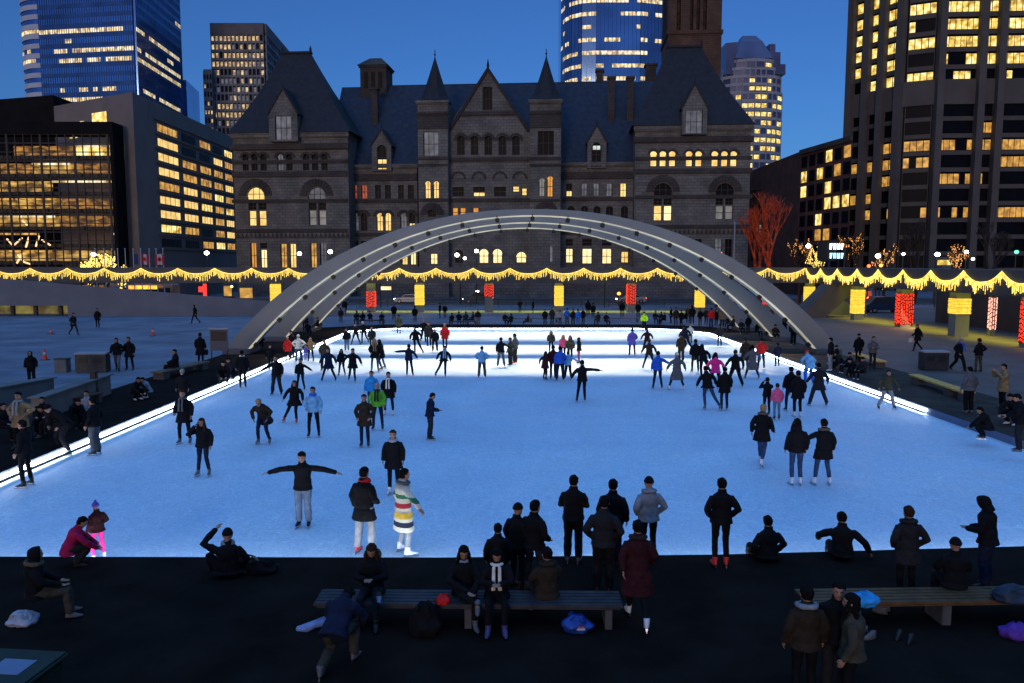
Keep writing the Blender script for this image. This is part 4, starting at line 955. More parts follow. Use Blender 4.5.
ybl = (ZH(80, Yh), ZH(105, Yh))
m_.ebox(h2, h3, 0, 38, ybl[1], ybl[0], .36, .9); m_.ebox(h1, h2, 0, (Vector(h2)-Vector(h1)).length, ybl[1], ybl[0], .36, .9); m_.ebox(h0, h1, 0, lnl, ybl[1]-.5, ybl[0]-.5, .36, .9)
m_.obj('piers', tconc, t).name = 'concrete_frame'
flush(t)
# ================================================================ people
V = Vector
def cloth(name, c, rough=.85): return mat('cloth_'+name, c, rough, .3, 7, .35, 0, .12)
CL = {k: cloth(n, c) for k, n, c in (('K', 'black', (.006, .006, .0075)), ('D', 'charcoal', (.017, .017, .020)), ('G', 'grey', (.09, .09, .10)), ('LG', 'light_grey', (.22, .23, .26)),
    ('N', 'navy', (.009, .013, .032)), ('J', 'jeans', (.03, .05, .11)), ('LJ', 'light_jeans', (.13, .17, .24)), ('B', 'brown', (.028, .019, .013)), ('TN', 'tan', (.22, .15, .08)), ('R', 'red', (.55, .02, .02)),
    ('MA', 'maroon', (.035, .008, .011)), ('BL', 'bright_blue', (.02, .10, .50)), ('LB', 'light_blue', (.16, .38, .60)), ('SB', 'sky_blue', (.03, .28, .62)), ('W', 'cream', (.62, .58, .50)),
    ('P', 'pink', (.65, .10, .20)), ('HP', 'hot_pink', (.75, .03, .22)), ('PU', 'purple', (.10, .08, .38)), ('O', 'olive', (.05, .05, .03)), ('GN', 'green', (.10, .36, .03)), ('NY', 'neon_yellow', (.45, .85, .02)), ('CR', 'crimson', (.32, .01, .06)), ('KH', 'khaki', (.05, .044, .033)))}
def stripes():
    m, N, L, b = nt('striped_blanket_wool'); b.inputs['Roughness'].default_value = .95
    tc = N.new('ShaderNodeTexCoord'); s = N.new('ShaderNodeSeparateXYZ'); L.new(tc.outputs['Object'], s.inputs[0])
    mr = N.new('ShaderNodeMapRange'); mr.inputs['From Min'].default_value = .35; mr.inputs['From Max'].default_value = 1.5; L.new(s.outputs['Z'], mr.inputs['Value'])
    r = N.new('ShaderNodeValToRGB'); r.color_ramp.interpolation = 'CONSTANT'; e = r.color_ramp.elements; e[0].position = 0; e[0].color = (.6, .56, .45, 1); e[1].position = .22; e[1].color = (.012, .015, .04, 1)
    for p, c in ((.31, (.6, .56, .45, 1)), (.37, (.62, .38, .04, 1)), (.47, (.6, .56, .45, 1)), (.55, (.35, .02, .03, 1)), (.64, (.6, .56, .45, 1)), (.72, (.02, .14, .07, 1)), (.80, (.6, .56, .45, 1)), (.88, (.5, .48, .4, 1))):
        q = e.new(p); q.color = c
    L.new(mr.outputs['Result'], r.inputs['Fac']); L.new(r.outputs['Color'], b.inputs['Base Color']); return m
CL['ST'] = stripes()
skin = mat('skin', (.34, .18, .12), .6, .12, 6); eye = mat('eye', (.02, .015, .012), .3, .1, 3); lip = mat('lip', (.30, .09, .07), .5, .1, 4)
def _low(m): m.node_tree.nodes['Principled BSDF'].inputs['Specular IOR Level'].default_value = .08; return m
hairs = {'k': mat('hair_black', (.006, .005, .005), .85, .3, 20, .4), 'b': mat('hair_brown', (.03, .016, .009), .85, .3, 20, .4), 'y': mat('hair_blond', (.30, .19, .08), .85, .3, 20, .4), 'g': mat('hair_grey', (.25, .24, .23), .5, .3, 20, .4)}
for m in hairs.values(): _low(m)
boot = {'k': mat('skate_black', (.012, .012, .012), .4, .1, 4), 'w': mat('skate_white', (.60, .60, .64), .4, .06, 4), 'r': mat('skate_red', (.60, .04, .03), .4, .1, 4), 'u': mat('skate_grey', (.10, .10, .115), .5, .1, 4), 'v': mat('skate_violet', (.06, .055, .15), .5, .1, 4)}
steel = mat('blade_steel', (.5, .5, .52), .25, .1, 3, 0, 1.0)
fur = mat('fur_trim', (.10, .07, .045), .95, .4, 40, .8)
BASE = dict(pel=V((0, 0, .97)), ch=V((0, .01, 1.30)), nk=V((0, -.01, 1.49)), hd=V((0, .03, 1.64)))
def pose(**k):
    J = {a: b.copy() for a, b in BASE.items()}
    for s, g in ((-1, 'l'), (1, 'r')):
        J['sh'+g] = V((s*.172, -.01, 1.40)); J['el'+g] = V((s*.245, -.04, 1.16)); J['ha'+g] = V((s*.255, .06, .93))
        J['hp'+g] = V((s*.09, 0, .94)); J['kn'+g] = V((s*.10, .03, .53)); J['an'+g] = V((s*.105, -.02, .12)); J['ft'+g] = V((s*.25, 1, 0))
    for a, b in k.items():
        if a in ('lean', 'twist', 'nod', 'drop'): continue
        if a[-1] == 'x':   # both sides, mirrored
            J[a[:-1]+'r'] = V(b); J[a[:-1]+'l'] = V((-b[0], b[1], b[2]))
        else: J[a] = V(b)
    lean = math.radians(k.get('lean', 0)); side = math.radians(k.get('twist', 0))
    if lean or side:
        M = Matrix.Translation(J['pel']) @ Matrix.Rotation(-lean, 4, 'X') @ Matrix.Rotation(side, 4, 'Y') @ Matrix.Translation(-J['pel'])
        for a in ('ch', 'nk', 'hd', 'shl', 'shr', 'ell', 'elr', 'hal', 'har'): J[a] = M @ J[a]
    J['tilt'] = lean*.55+math.radians(k.get('nod', 0))
    return J
def mirror(J):
    K = {}
    for a, b in J.items():
        if a == 'tilt': K[a] = b; continue
        c = a[:-1]+{'l': 'r', 'r': 'l'}[a[-1]] if a[-1] in 'lr' and a not in ('pel',) else a
        K[c] = V((-b.x, b.y, b.z))
    return K
SITU = dict(pel=(0, 0, .56), ch=(0, -.02, .90), nk=(0, -.02, 1.08), hd=(0, .02, 1.23), shx=(.172, -.02, .99), elx=(.25, .08, .78), hax=(.14, .34, .66), hpx=(.09, .0, .55), knx=(.13, .44, .52), anx=(.13, .46, .12))
P_ = {
 'stand': pose(), 'stand2': pose(anx=(.16, -.02, .12), knx=(.14, .03, .53), har=(.20, .16, 1.02), elr=(.27, -.04, 1.16)),
 'hips': pose(elx=(.36, -.08, 1.20), hax=(.19, .10, 1.04), anx=(.17, -.02, .12), knx=(.14, .02, .53)),
 'pocket': pose(elx=(.29, -.09, 1.16), hax=(.20, .10, .98)),
 'cross': pose(elx=(.25, .06, 1.15), har=(-.03, .24, 1.20), hal=(.05, .25, 1.16)),
 'tpose': pose(elx=(.46, .0, 1.34), hax=(.73, .02, 1.27), nod=14),
 'wide': pose(knx=(.20, .07, .53), anx=(.33, 0, .12), elx=(.33, .0, 1.18), hax=(.40, .14, .98), pel=(0, 0, .92), lean=5),
 'glide': pose(knl=(-.11, .16, .53), anl=(-.12, .06, .12), knr=(.15, -.10, .53), anr=(.26, -.38, .20), elx=(.34, .0, 1.20), hax=(.45, .14, 1.02), lean=10, twist=-4),
 'stride': pose(knl=(-.08, .14, .53), anl=(-.07, .02, .12), knr=(.24, -.05, .54), anr=(.45, -.16, .14), elx=(.30, .0, 1.20), hax=(.36, .16, 1.0), lean=8, twist=-5),
 'handr': pose(elr=(.38, .03, 1.24), har=(.60, .08, 1.10), knx=(.13, .05, .53), anx=(.19, 0, .12)),
 'pointr': pose(elr=(.43, -.02, 1.36), har=(.69, .0, 1.33), ell=(-.33, .0, 1.2), hal=(-.42, .1, 1.0), knl=(-.14, .06, .53), anl=(-.20, 0, .12), knr=(.10, .10, .53), anr=(.12, .1, .12), lean=6),
 'phone': pose(elr=(.34, .18, 1.28), har=(.10, .26, 1.56), nod=6, anx=(.16, 0, .12)),
 'photo': pose(elx=(.26, .20, 1.24), hax=(.06, .36, 1.50)),
 'leanf': pose(lean=32, elx=(.30, .02, 1.20), hax=(.22, .22, 1.08), knx=(.13, .16, .52), anx=(.18, -.02, .12), pel=(0, -.08, .90)),
 'read': pose(elx=(.24, .02, 1.15), hax=(.07, .30, 1.12), nod=22, lean=6),
 'walk': pose(knl=(-.09, .20, .54), anl=(-.09, .30, .12), knr=(.09, -.06, .53), anr=(.09, -.36, .17), elx=(.26, -.06, 1.18), hal=(-.25, -.10, .95), har=(.25, .22, .98), lean=4),
 'sit': pose(**SITU), 'sitb': pose(**dict(SITU, elx=(.24, .20, .74), hax=(.13, .42, .60), lean=38, nod=6)),
 'sitx': pose(**dict(SITU, knr=(.05, .48, .62), anr=(-.16, .55, .50), nod=20, elx=(.25, .16, .78), har=(-.02, .40, .66), hal=(-.08, .42, .60))),
 'sitphone': pose(**dict(SITU, elx=(.23, .12, .78), hax=(.06, .30, .82), nod=26)),
 'ledge': pose(pel=(0, 0, .14), ch=(0, -.03, .48), nk=(0, -.02, .66), hd=(0, .03, .81), shx=(.172, -.02, .57), elx=(.29, -.06, .36), hax=(.24, .20, .14), hpx=(.09, 0, .13), knx=(.20, .42, .17), anx=(.17, .50, -.16), lean=4),
 'ledgearm': pose(pel=(0, 0, .14), ch=(0, -.03, .48), nk=(0, -.02, .66), hd=(0, .03, .81), shx=(.172, -.02, .57), elr=(.30, -.02, .36), har=(.28, .24, .18), ell=(-.42, .08, .66), hal=(-.22, .26, .86), hpx=(.09, 0, .13), knr=(.20, .42, .17), anr=(.17, .50, -.16), knl=(-.34, .20, .38), anl=(-.30, .36, .06)),
 'ledge2': pose(pel=(0, 0, .14), ch=(0, .0, .48), nk=(0, .02, .66), hd=(0, .08, .80), shx=(.19, .0, .58), ell=(-.40, .06, .46), hal=(-.36, .28, .34), elr=(.38, -.02, .36), har=(.50, .12, .16), hpx=(.09, 0, .13), knx=(.13, .44, .17), anx=(.12, .50, -.16), lean=6, nod=10),
 'crouch': pose(pel=(0, -.12, .42), ch=(0, .02, .72), nk=(0, .08, .88), hd=(0, .16, 1.0), shx=(.172, .06, .80), elx=(.26, .22, .58), hax=(.12, .42, .38), hpx=(.09, -.10, .42), knx=(.16, .30, .50), anx=(.13, .02, .12), nod=24),
 'bend': pose(pel=(0, -.1, .62), ch=(0, .12, .86), nk=(0, .30, .95), hd=(0, .43, .93), shx=(.172, .22, .91), elx=(.27, .34, .66), hax=(.16, .46, .42), hpx=(.09, -.10, .60), knl=(-.12, .10, .30), anl=(-.12, -.32, .14), knr=(.14, .32, .56), anr=(.14, .26, .12), nod=60),
}
for a in ('handr', 'pointr', 'phone', 'stride', 'glide', 'walk'):
    P_[{'handr': 'handl', 'pointr': 'pointl', 'phone': 'phonel', 'stride': 'stridel', 'glide': 'glidel', 'walk': 'walkl'}[a]] = mirror(P_[a])
LOW = ('sit', 'sitb', 'sitx', 'sitphone', 'ledge', 'ledge2', 'ledgearm', 'crouch', 'bend')
def spine(J):
    up = (J['nk']-J['pel']).normalized(); sd = (J['shr']-J['shl']).normalized(); fw = up.cross(sd).normalized(); sd = fw.cross(up).normalized()
    return up, sd, fw, (J['nk']-J['pel']).length
def ell(c, sd, fw, a, b, k=14): return [c+sd*(a*math.cos(2*PI*i/k))+fw*(b*math.sin(2*PI*i/k)) for i in range(k)]
def torso(mb, J, g=0., hem=None, hemw=.18):
    up, sd, fw, ln = spine(J); s = ln/.52; rs = []
    if hem is not None and hem > .02:
        d = V((0, 0, -1)) if up.z > .8 else -up
        spread = max(abs(J['knr'].x), abs(J['knl'].x))
        for q in (1, .55, .15):
            rs.append(ell(J['pel']+d*hem*q, V((1, 0, 0)) if up.z > .8 else sd, V((0, 1, 0)) if up.z > .8 else fw, (hemw+.05*q*(hem/.3)+max(0, spread-.12)*.6*q)+g, .135+.03*q+g))
    for t, a, b in ((-.04, .165, .12), (.06, .175, .13), (.20, .152, .11), (.34, .178, .125), (.41, .176, .122), (.452, .145, .108), (.485, .095, .085), (.52, .06, .062)):
        rs.append(ell(J['pel']+up*t*s, sd, fw, a+g, b+g))
    mb.rings(rs)
def arms(mb, J, g=0., cut=0.):
    for q in 'lr':
        sh, el, ha = J['sh'+q]-spine(J)[0]*.032, J['el'+q], J['ha'+q]; e = ha+(el-ha)*cut
        inn = sh+(J['ch']-sh)*.35
        mb.tube([inn, sh, (sh+el)/2, el, (el+e)/2, e], [.04+g, .052+g, .052+g, .044+g, .040+g, .030+g], 10)
def legs(mb, J, g=0., low=.0):
    for q in 'lr':
        hp, kn, an = J['hp'+q], J['kn'+q], J['an'+q]; an = an+(kn-an)*low
        mb.tube([hp+(J['pel']-hp)*.3+V((0, 0, .02)), hp, (hp+kn)/2, kn, (kn*2+an)/3, an], [.08+g, .085+g, .072+g, .055+g, .055+g, .042+g*1.3], 10)
def handgeo(mb, J):
    for q in 'lr':
        el, ha = J['el'+q], J['ha'+q]; d = (ha-el).normalized(); s = -1 if q == 'l' else 1
        w_ = d.cross(V((0, 0, 1))); w_ = w_.normalized() if w_.length > .2 else V((0, 1, 0))
        if abs(d.z) > .7: w_ = V((0, 1, 0)); w_ = (w_-d*w_.dot(d)).normalized()
        n = d.cross(w_).normalized()
        if n.x*s > 0: n = -n
        rs = []
        for t, a, b in ((0, .026, .022), (.03, .036, .018), (.07, .042, .018), (.095, .040, .016)): rs.append(ell(ha+d*t, w_, n, a, b, 8))
        mb.rings(rs)
        for i, ln_ in enumerate((.062, .074, .070, .052)):
            b_ = ha+d*.09+w_*(.030-.020*i); m1 = b_+d*ln_*.5+n*.006; e = b_+d*ln_*.9+n*.030
            mb.tube([b_, m1, e], [.0095, .009, .008], 6)
        b_ = ha+d*.03+w_*.034; mb.tube([b_, b_+d*.03+w_*.022, b_+d*.065+w_*.024+n*.012], [.012, .011, .009], 6)
def headM(J):
    up, sd, fw, ln = spine(J)
    R_ = Matrix.Rotation(-J['tilt'], 4, 'X')
    return Matrix.Translation(J['hd']) @ R_
def head(mb, J):
    M = headM(J); rs = []
    for z, a, b, oy in ((-.125, .022, .025, .048), (-.115, .040, .045, .03), (-.085, .058, .072, .014), (-.045, .070, .088, .006), (0, .076, .096, 0), (.04, .078, .098, -.004), (.075, .070, .088, -.006), (.10, .050, .066, -.006), (.118, .022, .03, -.006)):
        rs.append([M @ V((a*math.cos(2*PI*i/16), oy+b*math.sin(2*PI*i/16), z)) for i in range(16)])
    mb.rings(rs)
    mb.tube([M @ V((0, .088, .015)), M @ V((0, .108, -.022)), M @ V((0, .096, -.034))], [.008, .015, .014], 8)     # nose
    mb.tube([M @ V((-.045, .082, .028)), M @ V((0, .095, .032)), M @ V((.045, .082, .028))], .010, 6)              # brow
    mb.tube([M @ V((-.022, .088, -.062)), M @ V((0, .098, -.060)), M @ V((.022, .088, -.062))], .009, 6)           # mouth
    for s in (-1, 1): mb.ball((s*.079, -.008, -.01), (.012, .022, .032), 8, 6, M)
    mb.tube([J['nk']+(J['ch']-J['nk'])*.2, J['nk'], J['hd']+V((0, -.02, -.05))], [.062, .052, .052], 10)
VOX = {}
def remesh(mb, name, mats, vox):
    me = mb.mesh(name, mats, True); VOX[me.name] = (me, vox); return me
CACHE = {}
def get(kind, pk, *a):
    key = (kind, pk)+a
    if key in CACHE: return CACHE[key]
    J = P_[pk]; mb = MB()
    if kind == 'body':
        torso(mb, J, -.02); arms(mb, J, -.008); legs(mb, J, -.012); handgeo(mb, J); head(mb, J)
        for q in 'lr': mb.tube([J['an'+q], J['an'+q]+V((0, .0, -.04))+J['ft'+q].normalized()*.03], [.035, .04], 8)
        me = remesh(mb, 'body', [skin, eye, lip], .0125); me['head'] = [c for r in headM(J) for c in r]
    elif kind == 'jacket':
        ln_ = a[0]; hem = {'s': .10, 'm': .28, 'l': .46, 'x': .62}[ln_]
        if pk in LOW: hem = min(hem, .03 if 'ledge' in pk else .10)
        torso(mb, J, .022, hem); arms(mb, J, .022, .02)
        up, sd, fw, l_ = spine(J); c = J['nk']+up*.02; mb.rings([ell(c-up*.03, sd, fw, .09, .085, 12), ell(c+up*.045, sd, fw, .078, .075, 12)])
        me = remesh(mb, 'jacket', [skin], .016)
    elif kind == 'trousers':
        up, sd, fw, l_ = spine(J); mb.rings([ell(J['pel']-up*.06, sd, fw, .15, .11), ell(J['pel']+up*.02, sd, fw, .17, .125), ell(J['pel']+up*.12, sd, fw, .155, .115)])
        legs(mb, J, {'n': .006, 'w': .024}[a[0]], .02 if a[0] == 'w' else .10)
        me = remesh(mb, 'trousers', [skin], .016)
    CACHE[key] = me; return me
def cap_mesh(kind, m):
    key = ('cap', kind, m.name)
    if key in CACHE: return CACHE[key]
    mb = MB(); nm = 'hair'; vox = .012
    if kind in ('short', 'long', 'bun'):
        rs = []
        for z, a, b, oy in ((-.06, .066, .060, -.040), (-.02, .082, .075, -.030), (.03, .088, .088, -.020), (.065, .086, .102, -.008), (.10, .066, .084, -.008), (.128, .03, .04, -.01)):
            rs.append([V((a*math.cos(2*PI*i/16), oy+b*math.sin(2*PI*i/16), z)) for i in range(16)])
        mb.rings(rs)
        if kind == 'long':
            mb.rings([ell(V((0, -.03, .0)), V((1, 0, 0)), V((0, 1, 0)), .088, .075), ell(V((0, -.05, -.10)), V((1, 0, 0)), V((0, 1, 0)), .102, .060), ell(V((0, -.075, -.22)), V((1, 0, 0)), V((0, 1, 0)), .112, .045), ell(V((0, -.085, -.34)), V((1, 0, 0)), V((0, 1, 0)), .07, .03)])
            for s in (-1, 1): mb.tube([V((s*.078, .02, .02)), V((s*.092, .05, -.10)), V((s*.105, .10, -.26))], [.026, .04, .03], 8)
        if kind == 'bun': mb.ball((0, -.11, .05), .042, 10, 8)
    elif kind == 'beanie':
        nm = 'knit_hat'; rs = []
        for z, a in ((.012, .088), (.018, .096), (.05, .097), (.055, .090), (.09, .080), (.125, .054), (.145, .02)):
            rs.append([V((a*math.cos(2*PI*i/16), -.006+a*1.14*math.sin(2*PI*i/16), z)) for i in range(16)])
        mb.rings(rs); vox = .009
    elif kind == 'pompom':
        nm = 'knit_hat'; rs = []
        for z, a in ((.0, .088), (.006, .096), (.045, .096), (.055, .089), (.09, .080), (.125, .054), (.145, .02)):
            rs.append([V((a*math.cos(2*PI*i/16), -.006+a*1.14*math.sin(2*PI*i/16), z)) for i in range(16)])
        mb.rings(rs); mb.ball((0, 0, .165), .035, 10, 8); vox = .009
    elif kind == 'hood':
        nm = 'hood'; rs = []
        for y, a, b in ((-.115, .03, .04), (-.10, .075, .085), (-.04, .105, .122), (.02, .110, .130), (.062, .104, .126), (.078, .092, .112)):
            rs.append([V((a*math.cos(2*PI*i/16), y, .0+b*math.sin(2*PI*i/16))) for i in range(16)])
        inner = [[V((p.x*.86, p.y-.004, p.z*.86)) for p in rs[-1]], [V((p.x*.84, p.y, p.z*.84)) for p in rs[2]]]
        mb.rings(rs+inner); mb.rings([ell(V((0, -.02, -.19)), V((1, 0, 0)), V((0, 1, 0)), .12, .10), ell(V((0, -.03, -.09)), V((1, 0, 0)), V((0, 1, 0)), .10, .085)]); vox = .012
    me = remesh(mb, nm, [m], vox); CACHE[key] = me; return me
def ring_mesh(kind, m):
    key = ('ring', kind, m.name)
    if key in CACHE: return CACHE[key]
    mb = MB()
    if kind == 'collar':
        pts = [V((.115*math.cos(2*PI*i/14), -.03+.11*math.sin(2*PI*i/14), -.155-.02*math.sin(2*PI*i/14))) for i in range(15)]
        mb.tube(pts, [.04+.006*math.sin(i*2.3) for i in range(15)], 8, False); nm = 'fur_collar' if m is fur else 'hood'
    elif kind == 'scarf':
        for k, z in enumerate((-.13, -.16)):
            pts = [V(((.083+.012*k)*math.cos(2*PI*i/14), .0+(.083+.012*k)*math.sin(2*PI*i/14), z-.015*math.sin(2*PI*i/14))) for i in range(15)]
            mb.tube(pts, .034, 8, False)
        nm = 'scarf'
    elif kind == 'tails':
        pts = [V((.09*math.cos(2*PI*i/14), .0+.09*math.sin(2*PI*i/14), -.15)) for i in range(15)]; mb.tube(pts, .03, 8, False)
        for s in (-1, 1): mb.rings([ell(V((s*.045, .135, -.15)), V((1, 0, 0)), V((0, 1, 0)), .03, .018, 8), ell(V((s*.05, .195, -.34)), V((1, 0, 0)), V((0, 1, 0)), .035, .014, 8), ell(V((s*.055, .205, -.56)), V((1, 0, 0)), V((0, 1, 0)), .038, .012, 8)])
        nm = 'scarf'
    me = remesh(mb, nm, [m], .012); CACHE[key] = me; return me
def skate_mesh(col, blade):
    key = ('skate', col, blade)
    if key in CACHE: return CACHE[key]
    mb = MB(); X, Y_, Z_ = V((1, 0, 0)), V((0, 1, 0)), V((0, 0, 1))
    mb.rings([ell(V((0, .0, .07)), X, Y_, .052, .058, 12), ell(V((0, -.005, .0)), X, Y_, .047, .055, 12), ell(V((0, .03, -.045)), X, Y_, .045, .10, 12), ell(V((0, .06, -.07)), X, Y_, .044, .135, 12), ell(V((0, .065, -.09)), X, Y_, .042, .14, 12)])
    me = remesh(mb, 'skate' if blade else 'shoe', [boot[col]], .012); CACHE[key] = me
    mb = MB(); mb.box(-.004, -.10, -.158, .004, .215, -.125); mb.slab([(-.0, 0)]*3, 0, 0) if False else None
    for y in (-.06, .12): mb.box(-.014, y-.012, -.13, .014, y+.03, -.085)
    CACHE[('blade',)] = CACHE.get(('blade',)) or mb.mesh('blade', steel)
    return me
def setm(o, m):
    o.material_slots[0].link = 'OBJECT'; o.material_slots[0].material = m; return o
BLDZ = .16-.12
def person(x, y, z, hgt, pk, rz, top, bot, head_, jk='s', tr='n', sk='k', blade=True, label='', group=None, extra=(), far=False):
    """x,y: ground point; rz degrees: 0 faces away from the camera, 180 faces it"""
    t = thing('person', label, 'person', (x, y, z+(BLDZ if blade and pk not in LOW else 0)), math.radians(rz), group)
    s = hgt/1.76; t.scale = (s*1.07, s*1.07, s)
    J = P_[pk]
    link('body', get('body', pk), t)
    setm(link('jacket', get('jacket', pk, jk), t), CL[top]); setm(link('trousers', get('trousers', pk, tr), t), CL[bot])
    hm = headM(J); kind, hc = head_.split(':')
    m = hairs[hc] if kind in ('short', 'long', 'bun') else CL[hc]
    o = link('x', cap_mesh(kind, m), t); o.name = 'hair' if kind in ('short', 'long', 'bun') else 'hood' if kind == 'hood' else 'knit_hat'; o.matrix_local = hm
    for e in extra:
        k, c = e.split(':'); mm = fur if c == 'fur' else CL[c]
        if k in ('collar', 'scarf', 'tails'): o = link('x', ring_mesh(k, mm), t); o.name = o.data.name.split('.')[0]; o.matrix_local = Matrix.Translation(J['hd']) if k == 'tails' else hm
        if k == 'bag':
            mb = MB(); p = J['har']; mb.box(p.x-.04, p.y-.14, p.z-.42, p.x+.06, p.y+.16, p.z-.14); mb.tube([(p.x, p.y-.1, p.z-.14), (p.x, p.y, p.z+.02), (p.x, p.y+.1, p.z-.14)], .008, 5)
            b = mb.obj('carrier_bag', mm, None, bevel=.02); b.location = t.location; b.rotation_euler = t.rotation_euler; b.scale = t.scale
            tag(b, '%s bag hanging from the hand of the %s' % (MATN.get(c, 'dark'), ' '.join(label.split()[:7])), 'bag')
    sm = skate_mesh(sk, blade)
    for q in 'lr':
        a = J['an'+q]; f = J['ft'+q]; kn = J['kn'+q]
        tilt = 0
        if a.z > .15 and 'ledge' not in pk : tilt = math.radians(-18)
        o = link('skate' if blade else 'shoe', sm, t)
        o.matrix_local = Matrix.Translation(a) @ Matrix.Rotation(-math.atan2(f.x*(.6), f.y), 4, 'Z') @ Matrix.Rotation(tilt, 4, 'X')
        if blade and not far: link('blade', CACHE[('blade',)], o)
    return t
MATN = {'W': 'white', 'K': 'black', 'R': 'red', 'SB': 'blue'}
def finish_people():
    tmp = []
    for me, vox in VOX.values():
        hm = me.get('head'); o = bpy.data.objects.new('t', me); COL.objects.link(o)
        md = o.modifiers.new('r', 'REMESH'); md.mode = 'VOXEL'; md.voxel_size = vox; md.use_smooth_shade = True
        sm_ = o.modifiers.new('s', 'SMOOTH'); sm_.factor = .5; sm_.iterations = 1 if vox < .015 else 3
        if vox > .015:
            tx_ = bpy.data.textures.get('folds') or bpy.data.textures.new('folds', 'CLOUDS'); tx_.noise_scale = .09; tx_.noise_depth = 2
            dm = o.modifiers.new('d', 'DISPLACE'); dm.texture = tx_; dm.strength = .022; dm.mid_level = .5
        if me.name.startswith('hair'):
            tx_ = bpy.data.textures.get('locks') or bpy.data.textures.new('locks', 'CLOUDS'); tx_.noise_scale = .035; tx_.noise_depth = 2
            dm = o.modifiers.new('d', 'DISPLACE'); dm.texture = tx_; dm.strength = .028; dm.mid_level = .5
        dc = o.modifiers.new('dc', 'DECIMATE'); dc.ratio = .45 if vox > .013 else .6
        tmp.append((o, me))
    bpy.context.view_layer.update(); dg = bpy.context.evaluated_depsgraph_get(); users = {}
    for o in COL.objects:
        if o.type == 'MESH': users.setdefault(o.data.name, []).append(o)
    for o, me in tmp:
        new = bpy.data.meshes.new_from_object(o.evaluated_get(dg)); nm = me.name.split('.')[0]
        new.materials.clear(); [new.materials.append(m) for m in me.materials]
        if nm == 'body':
            M = Matrix([me['head'][i*4:i*4+4] for i in range(4)]).inverted()
            for p in new.polygons:
                c = M @ p.center
                p.material_index = 1 if (abs(abs(c.x)-.032) < .015 and abs(c.z-.008) < .009 and c.y > .06) else 2 if (abs(c.x) < .026 and abs(c.z+.062) < .009 and c.y > .08) else 0
        new.polygons.foreach_set('use_smooth', [True]*len(new.polygons))
        for u in users.get(me.name, []):
            if u is o: continue
            ms = [(s_.link, s_.material) for s_ in u.material_slots]; u.data = new
            for s_, (lk, m) in zip(u.material_slots, ms): s_.link = lk; s_.material = m
        bpy.data.objects.remove(o); new.name = nm
